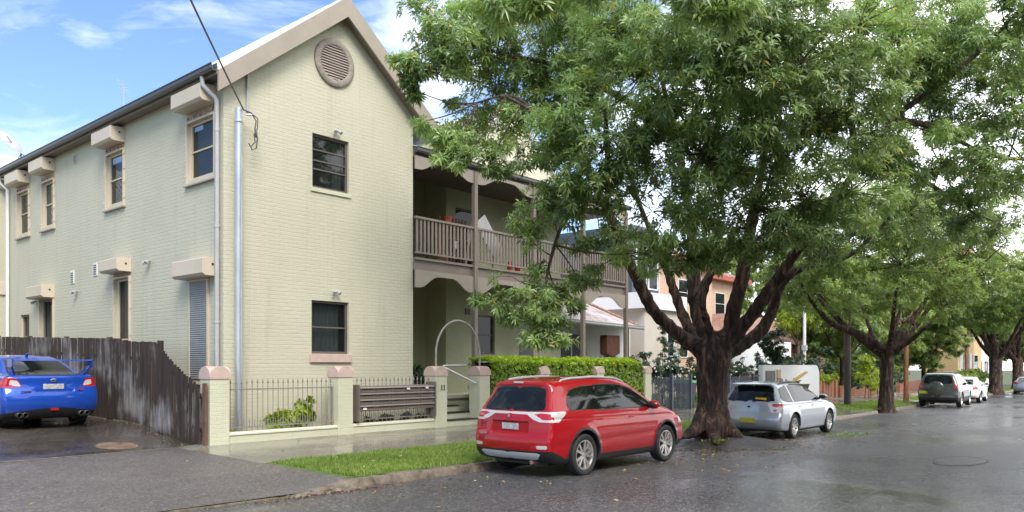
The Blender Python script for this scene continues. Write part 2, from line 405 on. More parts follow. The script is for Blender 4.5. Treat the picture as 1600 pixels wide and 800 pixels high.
front_holes = [(10.58, 11.61, 5.79, 7.03), (10.56, 11.61, 1.97, 3.2)]
side_holes = [(15.55, 16.70, 5.76, 7.0), (19.98, 20.98, 5.76, 7.05), (24.6, 25.5, 5.74, 7.03), (26.62, 27.6, 5.74, 7.02),
              (15.84, 16.57, 1.4, 3.52), (19.65, 20.5, 1.7, 3.86), (24.65, 25.7, 1.6, 3.62), (26.62, 27.4, 2.55, 3.25)]
mb = MB()
holed(mb, 'y', YF, XS, XR, 0, 7.6, front_holes, 1)
APX, APZ, SL = 11.36, 10.28, 2.52/3.1
mb.add([(XS, YF, 7.6), (XR, YF, 7.6), (XR, YF, APZ-(XR-APX)*SL-.05), (APX, YF, APZ-.05), (XS, YF, APZ-(APX-XS)*SL-.05)], [(0,1,2,3,4)])
holed(mb, 'x', XS, YF, 28.6, 0, 7.85, side_holes, 1)
mb.add([(XR, YF, 0), (XR, 19, 0), (XR, 19, 8.3), (XR, YF, 8.3)], [(0,1,2,3)])
mb.add([(XS, 28.6, 0), (20, 28.6, 0), (20, 28.6, 7.8), (XS, 28.6, 7.8)], [(0,1,2,3)])
mb.build('wall', M['cream'], house)
# dark floor and back inside, so the rooms read as rooms
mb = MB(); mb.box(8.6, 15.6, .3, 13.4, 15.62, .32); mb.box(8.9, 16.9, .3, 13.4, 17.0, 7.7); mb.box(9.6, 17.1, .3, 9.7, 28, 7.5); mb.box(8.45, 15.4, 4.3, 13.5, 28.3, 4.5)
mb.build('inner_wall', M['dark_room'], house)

# roofs
mb = MB()
def slope(mb, x0, x1, y0, y1, za, zb, th=.035):
    mb.add([(x0,y0,za),(x1,y0,zb),(x1,y1,zb),(x0,y1,za),(x0,y0,za+th),(x1,y0,zb+th),(x1,y1,zb+th),(x0,y1,za+th)], [(0,3,2,1),(4,5,6,7),(0,1,5,4),(1,2,6,5),(2,3,7,6),(3,0,4,7)])
E_ = 3.24
slope(mb, APX-E_, APX, 14.93, 31, APZ-E_*SL, APZ); slope(mb, APX, APX+E_-.05, 14.93, 22, APZ+.002, APZ-(E_-.05)*SL)
for k in range(46):  # sheet-metal ribs
    y = 14.97 + k*.35
    if y < 31: mb.bar((APX-E_, y, APZ-E_*SL+.065), (APX, y, APZ+.07), .035, .03)
mb.build('roof', M['white_roof'], house)
mb = MB()
FY = 14.9
def barge(mb, s, w0=.36):
    xe = APX + s*(E_ - (.0 if s < 0 else .03)); ze = APZ - abs(xe-APX)*SL
    poly = [(APX, APZ+.05), (xe, ze+.05), (xe, ze-w0*1.05), (APX, APZ-w0*1.18)]
    mb.prism(poly, 1, FY-.02, FY+.03)
barge(mb, -1); barge(mb, 1)
mb.build('bargeboard', M['taupe_lt'], house)
mb = MB()   # soffit linings under the overhang and along the side eave
for s in (-1, 1):
    xe = APX + s*(E_-.1); ze = APZ - abs(xe-APX)*SL
    mb.add([(APX, FY+.03, APZ-.30), (xe, FY+.03, ze-.30), (xe, YF, ze-.30), (APX, YF, APZ-.30)], [(0,1,2,3)])
mb.add([(XS, 15.0, 7.66), (XS-.27, 15.0, 7.66), (XS-.27, 28.7, 7.66), (XS, 28.7, 7.66)], [(0,1,2,3)])
mb.box(XS-.29, 14.95, 7.62, XS-.262, 31, 7.78)
mb.build('fascia', M['taupe'], house)
def gutter(mb, a, b, r=.07, nrm=(-1, 0)):
    a = Vector(a); b = Vector(b); prof = [(0, .10), (0, -.03), (.03, -.07), (.09, -.07), (.125, -.02), (.125, .05), (.14, .06), (.14, .075), (.115, .075), (.11, -.01), (.085, -.05), (.03, -.05), (.012, -.02), (.012, .10)]
    n = Vector((nrm[0], nrm[1], 0)); V = [tuple(p + n*q[0] + Vector((0, 0, q[1]))) for p in (a, b) for q in prof]; m = len(prof)
    mb.add(V, [(i, (i+1) % m, (i+1) % m + m, i+m) for i in range(m)] + [tuple(range(m)), tuple(range(2*m-1, m-1, -1))])
mb = MB(); gutter(mb, (XS-.29, 14.92, 7.74), (XS-.29, 31, 7.74)); mb.build('gutter', M['gutter'], house)

# downpipes
mb = MB(); x, y = XS-.075, 15.33
mb.tube([(XS-.33, 15.45, 7.68), (XS-.33, 15.44, 7.5), (x-.03, y+.02, 7.28), (x, y, 7.2), (x, y, .2)], .05, 12)
for z in (6.6, 4.6, 2.6, 1.0): mb.lathe([(.055, z-.03), (.06, z), (.055, z+.03)], (x, y, 0), n=12)
mb.build('downpipe', M['pipe'], house, smooth=True)
mb = MB(); mb.tube([(XS-.3, 28.35, 7.7), (XS-.3, 28.34, 7.45), (XS-.09, 28.3, 7.25), (XS-.09, 28.3, .5)], .05, 10); mb.build('downpipe', M['white'], house, smooth=True)
mb = MB(); mb.tube([(8.93, YF-.03, 8.22), (8.93, YF-.03, 7.1)], .028, 8); mb.lathe([(.035, 7.6), (.04, 7.63), (.035, 7.66)], (8.93, YF-.03, 0), n=10); mb.build('conduit', M['pipe'], house, smooth=True)

# circular gable vent
mb = MB(); c = (11.18, YF, 8.79)
mb.lathe([(.40, -.02), (.40, -.05), (.43, -.075), (.52, -.075), (.555, -.05), (.555, .01)], c, axis=1, n=56)
vt = mb.build('gable_vent', noisy('vent_ring', (.20, .17, .14), (.34, .30, .25), scale=9, rough=.7, bump=.6, bscale=30, bdist=.02), house, smooth=True)
mb = MB()
for k in range(13):
    z = -.37 + k*.062; hw = math.sqrt(max(.0, .405**2 - z*z))
    if hw > .05: mb.add([(c[0]-hw, YF-.005, c[2]+z+.05), (c[0]+hw, YF-.005, c[2]+z+.05), (c[0]+hw, YF-.05, c[2]+z), (c[0]-hw, YF-.05, c[2]+z), (c[0]-hw, YF-.05, c[2]+z-.012), (c[0]+hw, YF-.05, c[2]+z-.012)], [(0,1,2,3), (3,2,5,4)])
mb.build('louvre', noisy('louvre_paint', (.34, .27, .24), (.42, .34, .30)), vt)
mb = MB(); mb.lathe([(.41, -.004), (.0, -.004)], c, axis=1, n=40); mb.build('vent_backing', M['dark_room'], vt)

# windows -----------------------------------------------------------------
def window(plane, c, u0, u1, v0, v1, frame, parent, mids=(.5,), ft=.055, inset=.09, inward=1, sill=None, sill_mat=None, blind=None, vmid=False, name='window', glass='glass'):
    P = (lambda u, v, d=0: (u, c + d*inward, v)) if plane == 'y' else (lambda u, v, d=0: (c + d*inward, u, v))
    def bx(mb, a, b, e, f, d0, d1): p = P(a, e, d0); q = P(b, f, d1); mb.box(*p, *q)
    mb = MB()
    bx(mb, u0, u0+ft, v0, v1, inset-.03, inset+.04); bx(mb, u1-ft, u1, v0, v1, inset-.03, inset+.04)
    bx(mb, u0+ft, u1-ft, v0, v0+ft, inset-.028, inset+.04); bx(mb, u0+ft, u1-ft, v1-ft, v1, inset-.028, inset+.04)
    for m_ in mids: v = v0 + (v1-v0)*m_; bx(mb, u0+ft, u1-ft, v-.018, v+.018, inset-.02, inset+.038)
    w = mb.build(name, frame, parent, bevel=.004)
    mb = MB(); mb.add([P(u0+ft, v0+ft, inset+.01), P(u1-ft, v0+ft, inset+.01), P(u1-ft, v1-ft, inset+.01), P(u0+ft, v1-ft, inset+.01)], [(0,1,2,3)])
    mb.build('pane', M[glass], w)
    if sill:
        mb = MB(); bx(mb, u0-sill[0], u1+sill[0], v0-sill[1], v0-.002, -sill[2], .1); mb.build('sill', sill_mat, w, bevel=.008)
    if blind == 'slats':
        mb = MB(); n = int((v1-v0-.1)/.045)
        for k in range(n):
            v = v0+.06+k*.045; mb.add([P(u0+.06, v, .22), P(u1-.06, v, .22), P(u1-.06, v+.025, .245), P(u0+.06, v+.025, .245)], [(0,1,2,3)])
        mb.build('blind', M['blind'], w)
    elif blind:
        mb = MB(); a, b = blind; nn = 24; V = []
        for k in range(nn+1):
            u = a+(b-a)*k/nn; d = .24+.025*math.sin(k*1.9); V += [P(u, v0+.05, d), P(u, v1-.05, d)]
        mb.add(V, [(2*k, 2*k+2, 2*k+3, 2*k+1) for k in range(nn)]); mb.build('curtain', M['curtain'], w, smooth='all')
    return w
fh = front_holes
w = window('y', YF, *fh[0], M['taupe_dk'], house, mids=(.36, .52, .72), sill=(.05, .10, .035), sill_mat=M['cream_lo'], blind=(11.3, 11.55))
w = window('y', YF, *fh[1], M['taupe_dk'], house, mids=(.5,), sill=(.06, .20, .06), sill_mat=M['pink'], blind=(10.66, 11.5))

def roller(u0, u1, ztop, boxh=.31, proj=.36, z0=None, parent=None, pad=.0):
    """shutter housing over a side window"""
    mb = MB(); mb.prism([(XS-.002, ztop), (XS-proj+.015, ztop-.01), (XS-proj, ztop-.03), (XS-proj, ztop-boxh+.05), (XS-proj+.06, ztop-boxh), (XS-.002, ztop-boxh)], 1, u0-pad, u1+pad)
    b = mb.build('shutter_box', M['beige_box'], parent, bevel=.006)
    mb = MB(); mb.box(XS-.16, u0-pad-.012, ztop-.16, XS-.12, u0-pad-.001, ztop-.12); mb.build('end_knob', M['black'], b)
    return b
def trim(u0, u1, v0, v1, parent, sill=True, lugs=True):
    mb = MB(); t = .07
    mb.box(XS-.045, u0-t, v0-t, XS-.001, u0, v1+.03); mb.box(XS-.045, u1, v0-t, XS-.001, u1+t, v1+.03)
    mb.box(XS-.043, u0, v1, XS-.001, u1, v1+.05); mb.box(XS-.06, u0-t-.02, v0-t-.045, XS-.001, u1+t+.02, v0-t)
    for k in range(4 if lugs else 0):
        z = v0 + .1 + k*(v1-v0-.2)/3
        for u in (u0-t-.02, u1+t-.01): mb.box(XS-.06, u, z-.02, XS-.02, u+.03, z+.02)
    o = mb.build('window_surround', M['cream_trim'], parent, bevel=.004)
    if sill: mb = MB(); mb.box(XS-.075, u0-t-.025, v0-t-.075, XS-.001, u1+t+.025, v0-t-.047); mb.build('sill_edge', M['taupe_lt'], o)
    return o
def rusty_rail(u0, u1, z0, z1, parent):
    mb = MB(); mb.box(XS-.03, u0, z0, XS-.001, u1, z1)
    for k in range(5): u = u0+.05+(u1-u0-.1)*k/4; mb.box(XS-.055, u-.02, z0+.02, XS-.03, u+.02, z1-.05)
    mb.build('shutter_rail', noisy('rusty_cream', (.18, .09, .05), (.52, .40, .30), scale=14, rough=.6, bump=.2), parent)
for i, h in enumerate(side_holes[:4]):
    w = window('x', XS, *h, M['cream_trim'], house, mids=(.5,), blind='slats' if i == 0 else (h[0]+.1, h[1]-.3) if i == 1 else None, inset=.08)
    trim(*h, w); rusty_rail(h[0], h[1], h[3]+.055, h[3]+.17, w); roller(h[0]-.06, h[1]+.08, [7.56, 7.56, 7.60, 7.56][i] + .02, parent=w, boxh=.36)
h = side_holes[4]; w = window('x', XS, *h, M['cream_trim'], house, mids=()); trim(*h, w, sill=False, lugs=False); roller(h[0]-.45, h[1]+.18, 3.95, boxh=.38, parent=w)
mb = MB(); z = h[2]
while z < h[3]-.03: mb.prism([(XS-.03, z), (XS-.038, z+.012), (XS-.038, z+.03), (XS-.03, z+.042)], 1, h[0]+.005, h[1]-.005); z += .046
mb.box(XS-.028, h[0]+.004, h[2], XS-.02, h[1]-.004, h[3]); mb.build('roller_shutter', M['shutter'], w)
h = side_holes[5]; w = window('x', XS, *h, M['cream_trim'], house, mids=(.3,), glass='glass_dark'); trim(*h, w); rusty_rail(h[0], h[1], h[3]+.055, h[3]+.14, w); roller(h[0]-.1, h[1]+.1, 4.32, boxh=.33, parent=w)
h = side_holes[6]; w = window('x', XS, *h, M['taupe'], house, mids=(), glass='glass_dark', inset=.11); trim(*h, w, sill=False, lugs=False); roller(h[0]-.1, h[1]+.15, 4.0, boxh=.36, parent=w)
h = side_holes[7]; w = window('x', XS, *h, M['taupe'], house, mids=(), glass='glass_dark', inset=.11)
for y, z, hh, mt in ((23.05, 7.22, .26, 'taupe'), (23.25, 3.95, .36, 'white'), (21.7, 4.05, .34, 'white')):
    mb = MB(); mb.box(XS-.02, y-.12, z, XS-.001, y+.12, z+hh)
    a = mb.build('wall_vent', M[mt] if mt == 'white' else M['cream_trim'], house)
    mb = MB()
    for k in range(5): mb.box(XS-.026, y-.085, z+.03+k*(hh-.06)/5, XS-.021, y+.085, z+.03+(k+.55)*(hh-.06)/5)
    mb.build('vent_slot', M['gutter'], a)
def spot(p, n, parent):
    mb = MB(); x, y, z = p
    mb.tube([(x, y, z), (x+n[0]*.06, y+n[1]*.06, z+.01)], .02, 8)
    for s in (-1, 1):
        dx, dy = -n[1]*s*.05, n[0]*s*.05
        mb.tube([(x+n[0]*.05, y+n[1]*.05, z), (x+n[0]*.09+dx, y+n[1]*.09+dy, z-.01), (x+n[0]*.15+dx*1.5, y+n[1]*.15+dy*1.5, z-.06)], [.025, .035, .045], 8)
    mb.build('security_light', M['pipe'], parent, smooth=True)
spot((11.2, YF-.002, 7.2), (0, -1), house); spot((11.17, YF-.002, 3.44), (0, -1), house)
spot((XS-.002, 18.54, 4.16), (-1, 0), house); spot((XS-.002, 22.9, 3.72), (-1, 0), house); spot((XS-.002, 25.95, 3.6), (-1, 0), house)

# projecting rear bay, at the far left of the side wall
mb = MB(); mb.box(XS-.42, 28.62, 0, XS+.5, 33, 3.95); mb.box(XS-.42, 28.62, 4.35, XS+.5, 33, 7.3); mb.build('bay_wall', M['cream'], house)
mb = MB(); mb.box(XS-.5, 28.55, 3.95, XS+.5, 33, 4.35); mb.box(XS-.52, 28.53, 7.3, XS+.5, 33, 7.62)
for z0, z1 in ((.4, 3.94), (4.36, 7.29)):
    for y in (28.60, 30.2): mb.box(XS-.46, y-.02, z0, XS-.42, y+.14, z1)
mb.build('bay_band', M['beige_box'], house, bevel=.01)
for z0, z1 in ((1.4, 3.4), (4.9, 6.9)):
    window('x', XS-.43, 28.8, 30.1, z0, z1, M['cream_trim'], house, inset=-.03, glass='glass_dark')

# verandah -------------------------------------------------------------------
VX1 = 23.75; FL = 4.47
mb = MB(); holes = [(17.6, 18.45, 2.1, 3.25), (14.85, 15.8, 2.15, 3.2)]
# recess beside the gable block, then the main back wall stepping forward
holed(mb, 'y', 17.9, XR, 16.6, .1, 9, [(14.9, 16.0, 2.1, 3.25), (14.6, 15.5, 4.6, 6.7)], 1)
holed(mb, 'x', 16.6, 17.0, 17.9, .1, 9, [], 1)
holed(mb, 'y', 17.0, 16.6, 22.3, .1, 7.9, [(17.95, 18.8, 2.05, 3.3), (17.0, 18.0, 4.5, 6.55), (20.0, 20.9, 2.05, 3.3), (20.2, 21.2, 5.0, 6.5)], 1)
holed(mb, 'x', 22.3, 17.0, 26, .1, 7.9, [], 1)
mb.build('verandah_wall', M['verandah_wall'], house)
G2X = 19.5
mb = MB(); mb.add([(G2X-3.1, 17.0-.02, 7.6), (G2X+2.8, 16.98, 7.6), (G2X+2.8, 16.98, 7.95), (G2X, 16.98, 10.25), (G2X-3.1, 16.98, 7.72)], [(0,1,2,3,4)]); mb.build('rear_gable_wall', M['cream'], house)
mb = MB(); slope(mb, G2X-3.2, G2X, 16.75, 26, 10.3-3.2*SL, 10.3); slope(mb, G2X, G2X+3.2, 16.75, 26, 10.302, 10.3-3.2*SL)
mb.build('rear_roof', M['white_roof'], house)
mb = MB(); c = (G2X, 16.97, 8.8); mb.lathe([(.40, -.02), (.40, -.05), (.43, -.075), (.52, -.075), (.555, -.05), (.555, .01)], c, axis=1, n=40); mb.build('rear_gable_vent', M['taupe_lt'], house, smooth=True)
mb = MB()
mb.add([(XR, 15.1, 7.35), (VX1+.1, 15.1, 7.35), (VX1+.1, 17.2, 7.98), (XR, 17.2, 7.98)], [(0,1,2,3)])
mb.add([(XR, 17.2, 7.98), (17, 17.2, 7.98), (17, 24, 9.9), (XR, 24, 9.9)], [(0,1,2,3)])
for k in range(60): mb.bar((XR+.1+k*.165, 15.1, 7.365), (XR+.1+k*.165, 17.2, 7.995), .025, .02)
mb.build('verandah_roof', M['white_roof'], house)
mb = MB(); gutter(mb, (XR, 15.14, 7.27), (VX1+.1, 15.14, 7.27), nrm=(0, -1)); mb.build('verandah_gutter', M['gutter'], house)
mb = MB(); mb.box(XR, 15.15, 7.1, VX1, 15.2, 7.32); mb.box(XR+.01, 15.2, 7.08, VX1, 17, 7.1); mb.build('verandah_lining', M['taupe_dk'], house)
mb = MB(); mb.box(XR+.001, 15.16, 4.18, VX1, 15.24, 4.44); mb.box(XR+.001, 15.10, 4.44, VX1, 17.9, 4.50); mb.box(VX1-.05, 15.26, 4.18, VX1, 19, 4.43)
mb.build('balcony_floor', M['taupe'], house)
posts = [15.89, 18.47, 21.05, 23.64]
for x in posts:
    mb = MB(); mb.box(x-.065, 15.06, .85, x+.065, 15.19, 7.12); mb.build('post', M['taupe'], house, bevel=.008)
mb = MB(); mb.box(23.58, 18.9, .8, 23.7, 19.02, 7.12); mb.build('post', M['taupe'], house, bevel=.008)
def arch_valance(x0, x1, z0, zlow, zmid):
    n = 22; poly = [(x0, z0), (x1, z0)]
    for k in range(n+1):
        t = k/n; u = x1 + (x0-x1)*t; s = abs(2*t-1)
        z = zmid - (zmid-zlow) * sm((s-.25)/.62)
        poly.append((u, z))
    mb = MB(); mb.prism(poly, 1, 15.10, 15.14); mb.build('arched_valance', M['taupe_lt'], house)
ends = [XR] + posts
for a, b in zip(ends[:-1], ends[1:]):
    a2 = a + (.066 if a != XR else .002); b2 = b - .066
    if a == XR: a2 = XR - .35; a2 = XR+.002
    arch_valance(a2, b2, 4.178, 3.72, 4.04); arch_valance(a2, b2, 7.12, 6.78, 7.03)
    mb = MB(); mb.box(a2, 15.08, 5.50, b2, 15.16, 5.56); mb.box(a2, 15.10, 4.60, b2, 15.14, 4.65)
    r = mb.build('balustrade_rail', M['taupe'], house, bevel=.005)
    mb = MB(); n = int((b2-a2)/.135)
    for k in range(n): x = a2 + (k+.5)*(b2-a2)/n; mb.box(x-.034, 15.11, 4.65, x+.034, 15.13, 5.50)
    mb.build('baluster', M['taupe'], r)
mb = MB(); mb.box(23.60, 15.26, 5.50, 23.68, 18.9, 5.56); mb.box(23.62, 15.26, 4.60, 23.66, 18.9, 4.65)
r = mb.build('balustrade_rail', M['taupe'], house)
mb = MB()
for k in range(27): mb.box(23.63, 15.35+k*.13, 4.65, 23.65, 15.40+k*.13, 5.5)
mb.build('baluster', M['taupe'], r)
for h_ in ((14.9, 16.0, 2.1, 3.25), (14.6, 15.5, 4.6, 6.7)): window('y', 17.9, *h_, M['taupe_dk'], house, glass='glass_dark', sill=(.05, .18, .05), sill_mat=M['taupe_lt'])
for h_ in ((17.95, 18.8, 2.05, 3.3), (20.0, 20.9, 2.05, 3.3)): window('y', 17.0, *h_, M['taupe_dk'], house, glass='glass_dark', sill=(.06, .16, .05), sill_mat=M['taupe_lt'])
for h_ in ((17.0, 18.0, 4.5, 6.55), (20.2, 21.2, 5.0, 6.5)): window('y', 17.0, *h_, M['taupe_dk'], house, glass='glass_dark')
mb = MB(); mb.box(17.42, 16.965, 3.28, 17.62, 16.997, 3.46); mb.box(17.45, 16.96, 3.31, 17.51, 16.967, 3.37); mb.box(17.53, 16.96, 3.31, 17.59, 16.967, 3.37); mb.box(17.45, 16.96, 3.39, 17.51, 16.967, 3.44); mb.box(17.53, 16.96, 3.39, 17.59, 16.967, 3.44); mb.build('wall_plaque', M['taupe_dk'], house)
mb = MB(); mb.box(XR+.01, 15.35, .15, 22.3, 17.9, .86); mb.box(XR+.01, 15.28, .80, 22.3, 15.36, .88); mb.build('verandah_floor', M['cream_lo'], house)

# things on the balcony
def pot(x, y, z, r, h, col, lab):
    mb = MB(); mb.lathe([(0.001, 0), (r*.72, 0), (r, h*.9), (r*1.08, h*.9), (r*1.08, h), (r*.9, h), (r*.85, h*.8), (0.001, h*.8)], (x, y, z), n=16)
    tag(mb.build('flower_pot', plain('pot_'+lab[:6], col, .5), smooth=True), lab, 'pot')
mb = MB(); mb.box(15.75, 16.1, 4.51, 15.80, 16.5, 5.75); mb.box(17.0, 16.1, 4.51, 17.05, 16.5, 5.75); 
for z in (4.9, 5.35, 5.72): mb.box(15.8, 16.1, z, 17.0, 16.5, z+.03)
for k in range(9): mb.box(15.82+k*.135, 16.5, 4.6, 15.9+k*.135, 16.52, 6.05)
o = mb.build('timber_shelf', noisy('shelf_wood', (.10, .045, .025), (.2, .1, .06), scale=5)); tag(o, 'slatted brown timber plant shelf standing on the upstairs balcony', 'shelf')
pot(15.98, 16.3, 5.752, .13, .26, (.55, .12, .04), 'orange terracotta pot on top of the balcony shelf')
pot(18.05, 15.4, 4.505, .10, .22, (.6, .02, .02), 'red pot on the balcony floor nearest the second verandah post')
pot(17.72, 15.42, 4.505, .10, .30, (.62, .03, .03), 'tall red pot on the balcony floor left of the other red pot')
pot(19.0, 15.45, 4.505, .12, .28, (.7, .25, .02), 'orange yellow pot on the balcony floor behind the drooping branch')
pot(22.2, 15.4, 4.505, .12, .18, (.5, .12, .04), 'low terracotta pot at the far end of the balcony floor')
mb = MB(); mb.bar((16.6, 15.6, 5.95), (17.35, 15.55, 5.0), .5, .03, up=(0, 1, 0)); mb.bar((16.6, 15.9, 5.95), (16.3, 15.9, 4.51), .04); mb.bar((17.35, 15.8, 5.0), (17.4, 15.8, 4.51), .04)
tag(mb.build('folded_chair', M['pipe']), 'folded light grey chair leaning at a slant on the upstairs balcony', 'chair')
mb = MB(); mb.box(15.08, 15.165, 4.9, 15.22, 15.175, 5.1); tag(mb.build('note_card', M['white']), 'small white card fixed behind the balusters left of the first verandah post', 'card')

# ------------------------------------------------------------------ front boundary wall
fence = empty('boundary_wall', (7.55, YW_ := 14.15, .15), 0, 'low cream brick street wall with pink-capped square pillars and grey spear railings in front of the house', 'wall')
PX = [7.55, 10.53, 13.46, 15.06, 17.62, 20.45, 23.36]
def pillar(x, parent, name='pillar', y=14.15, ztop=1.44, w=.40, z0=-.15):
    mb = MB(); mb.box(x, y, z0, x+w, y+w, ztop)
    p = mb.build(name, M['cream_lo'], parent, bevel=.012)
    mb = MB(); r = w/2 + .018; cx, cy = x+w/2, y+w/2
    # cross-vaulted cap: two crossing half-barrels on a thin slab
    n = 14; arc = [(math.cos(PI*k/n)*r, max(0, math.sin(PI*k/n))*(r*.95)) for k in range(n+1)]
    mb.prism([(cx+a, ztop+.035+b) for a, b in arc], 1, cy-r, cy+r)
    mb.prism([(cy+a, ztop+.036+b) for a, b in arc], 0, cx-r-.001, cx+r+.001)
    mb.box(cx-r, cy-r, ztop+.001, cx+r, cy+r, ztop+.034)
    mb.build('pillar_cap', M['pink'], p)
    return p
for i, x in enumerate(PX):
    p = pillar(x, fence, z0=-.2)
    if i == 2:   # the house number
        mb = MB()
        for k in range(2):
            u = x + .20 + k*.085
            mb.box(u, 14.136, 1.085, u+.02, 14.15, 1.215); mb.box(u-.018, 14.138, 1.185, u, 14.15, 1.2); mb.box(u-.015, 14.138, 1.085, u+.035, 14.15, 1.098)
        mb.build('house_number', M['gutter'], p)
def low_wall(a, b, ztop=.33):
    mb = MB(); mb.box(a+.001, 14.19, -.2, b-.001, 14.42, ztop); w = mb.build('base_wall', M['cream_lo'], fence)
    mb = MB(); mb.prism([(14.165, ztop+.001), (14.445, ztop+.001), (14.445, ztop+.03), (14.40, ztop+.055), (14.21, ztop+.055), (14.165, ztop+.03)], 0, a+.001, b-.001); mb.build('coping', M['pale_render'], w)
def spears(a, b, parent=None, zt=1.44, skip=None):
    mb = MB(); mb.box(a+.03, 14.285, .455, b-.03, 14.325, .48); mb.box(a+.03, 14.285, 1.21, b-.03, 14.325, 1.235); mb.box(a+.05, 14.29, .385, a+.075, 14.32, 1.21); mb.box(b-.075, 14.29, .385, b-.05, 14.32, 1.21)
    r = mb.build('railing', M['iron'], fence)
    mb = MB(); n = int((b-a-.2)/.118)
    for k in range(n+1):
        x = a+.10+(b-a-.2)*k/n
        mb.tube([(x, 14.305, .40), (x, 14.305, zt-.09)], .009, 6)
        mb.tube([(x, 14.305, zt-.11), (x, 14.305, zt-.085), (x, 14.305, zt)], [.009, .022, .002], 6)
        if k < n: mb.tube([(x+.059, 14.305, .48), (x+.059, 14.305, .60), (x+.059, 14.305, .63)], [.008, .008, .001], 5)
    mb.build('spear_bar', M['iron'], r)
low_wall(7.95, 10.53); low_wall(10.93, 13.46); low_wall(15.46, 17.62); low_wall(18.02, 20.45); low_wall(20.85, 23.36)
spears(7.95, 10.53); spears(10.93, 13.46)
for a, b in ((15.46, 17.62), (18.02, 20.45), (20.85, 23.36)): spears(a, b)

# bank of letterboxes
lb = empty('letterbox_bank', (12.2, 14.1, .6), 0, 'wide bank of grey-brown metal letterboxes in four rows hung on the street railing', 'letterboxes')
mb = MB(); mb.box(11.08, 14.13, .66, 13.38, 14.42, 1.22); mb.box(11.03, 14.09, .44, 11.075, 14.43, 1.26); mb.box(13.385, 14.09, .44, 13.43, 14.43, 1.30); mb.build('cabinet', M['letterbox'], lb)
for r in range(4):
    z = .665 + r*.138
    mb = MB(); mb.prism([(14.129, z+.10), (14.08, z+.095), (14.072, z+.104), (14.129, z+.132)], 0, 11.085, 13.375); mb.build('hood', noisy('letterbox_hood', (.24, .21, .185), (.30, .26, .235), rough=.35, bump=0) if r == 0 else bpy.data.materials['letterbox_hood'], lb)
    for c in range(5):
        x0 = 11.10 + c*.456; mb = MB(); mb.box(x0, 14.115, z+.006, x0+.44, 14.129, z+.090)
        d = mb.build('letterbox_door', M['letterbox'], lb, bevel=.004)
        mb = MB(); mb.box(x0+.08, 14.108, z+.066, x0+.36, 14.114, z+.082); mb.build('letter_slot', M['black'], d)
for x, z in ((11.15, .70), (13.05, 1.14), (12.45, 1.13)): mb = MB(); mb.box(x, 14.06, z, x+.09, 14.075, z+.04); mb.build('letter', M['white'], lb)

# steps between the gate pillars
st = empty('front_steps', (14.45, 14.4, .15), 0, 'concrete steps with black nosings rising between the pillars numbered 11', 'steps')
mb = MB(); mn = MB(); mn_k = MB()
for k in range(4):
    y = 14.22 + k*.31; z = .15 + .165*(k+1)
    xr = 15.05 if k < 1 else 14.95 - .12*k
    mb.box(13.87, y, .0, xr + .25*(k > 0), 15.6 if k == 3 else y+.31+.004, z-.028); mn.box(13.868, y-.018, z-.027, xr+.25*(k > 0)+.004, y+.30, z)
mb.build('step', M['cream_lo'], st); mn.build('nosing', M['black'], st)
mb = MB(); mb.box(13.87, 15.3, .69, 14.9, 15.42, .90); mb.build('stone_ledge', M['pale_render'], st)
hr = [(14.35, 15.1, .64), (14.35, 15.1, 1.22), (14.28, 14.98, 1.36), (14.22, 14.9, 1.66)]
mb = MB(); mb.tube([(14.62, 14.95, .65), (14.62, 14.95, 1.20), (14.46, 14.95, 1.42), (14.46, 14.95, 1.66)], .022, 10)
mb.tube([(15.35, 14.95, 1.70), (14.6, 14.95, 1.70), (14.47, 14.94, 1.69), (14.46, 14.90, 1.66), (14.98, 14.3, 1.26), (15.02, 14.25, 1.235)], .024, 10)
tag(mb.build('handrail', noisy('rail_galv', (.5, .5, .5), (.62, .62, .62), rough=.35, bump=0, metallic=.3), smooth=True), 'bent pale grey tubular handrail rising beside the front steps', 'handrail')
# arch over the gate
mb = MB(); n = 28; cx = (13.66+15.26)/2; r = .80
mb.tube([(cx-r, 14.35, 1.62)] + [(cx-r*math.cos(PI*k/n), 14.35, 2.0 + .86*math.sin(PI*k/n)) for k in range(n+1)] + [(cx+r, 14.35, 1.62)], .026, 10)
tag(mb.build('gate_arch', noisy('arch_metal', (.25, .22, .19), (.42, .38, .34), scale=6, rough=.4, bump=.1), smooth=True), 'thin curved metal arch spanning the two gate pillars', 'arch')

# galvanised service pole, standing in the front garden, and its cable
mb = MB(); mb.tube([(8.63, 15.0, .1), (8.63, 15.0, 7.06)], .075, 20); mb.tube([(8.63, 15.0, 7.06), (8.63, 15.0, 7.08)], [.075, .03], 20)
pole = mb.build('service_pole', M['galv'], smooth=True); tag(pole, 'tall round galvanised steel pole at the street corner of the cream house', 'pole')
mb = MB(); mb.lathe([(.078, 6.75), (.088, 6.77), (.088, 6.80), (.078, 6.82)], (8.63, 15.0, 0), n=16); mb.tube([(8.77, 14.96, 6.95), (8.9, 14.9, 6.97)], .02, 8); mb.build('cable_bracket', M['galv'], pole)
mb = MB(); a = Vector((8.70, 14.93, 7.03)); b = Vector((1.9, 7.1, 8.14))
pts = [a.lerp(b, t/16) - Vector((0, 0, .35*(t/16)*(1-t/16))) for t in range(17)]
mb.tube(pts, .018, 8)
mb.tube([a, (8.86, 14.9, 7.0), (8.96, 14.88, 6.85), (8.93, 14.88, 6.65), (8.99, 14.88, 6.5), (8.97, 14.88, 6.28), (8.87, 14.88, 6.22), (8.80, 14.9, 6.35)], .014, 7)
mb.tube([a, (8.90, 14.9, 6.98), (9.0, 14.88, 6.9), (8.99, 14.88, 6.7), (8.91, 14.88, 6.55), (8.94, 14.88, 6.4), (8.84, 14.9, 6.28)], .012, 7)
mb.lathe([(.02, 6.5), (.03, 6.52), (.03, 6.64), (.02, 6.66)], (8.96, 14.88, 0), n=8)
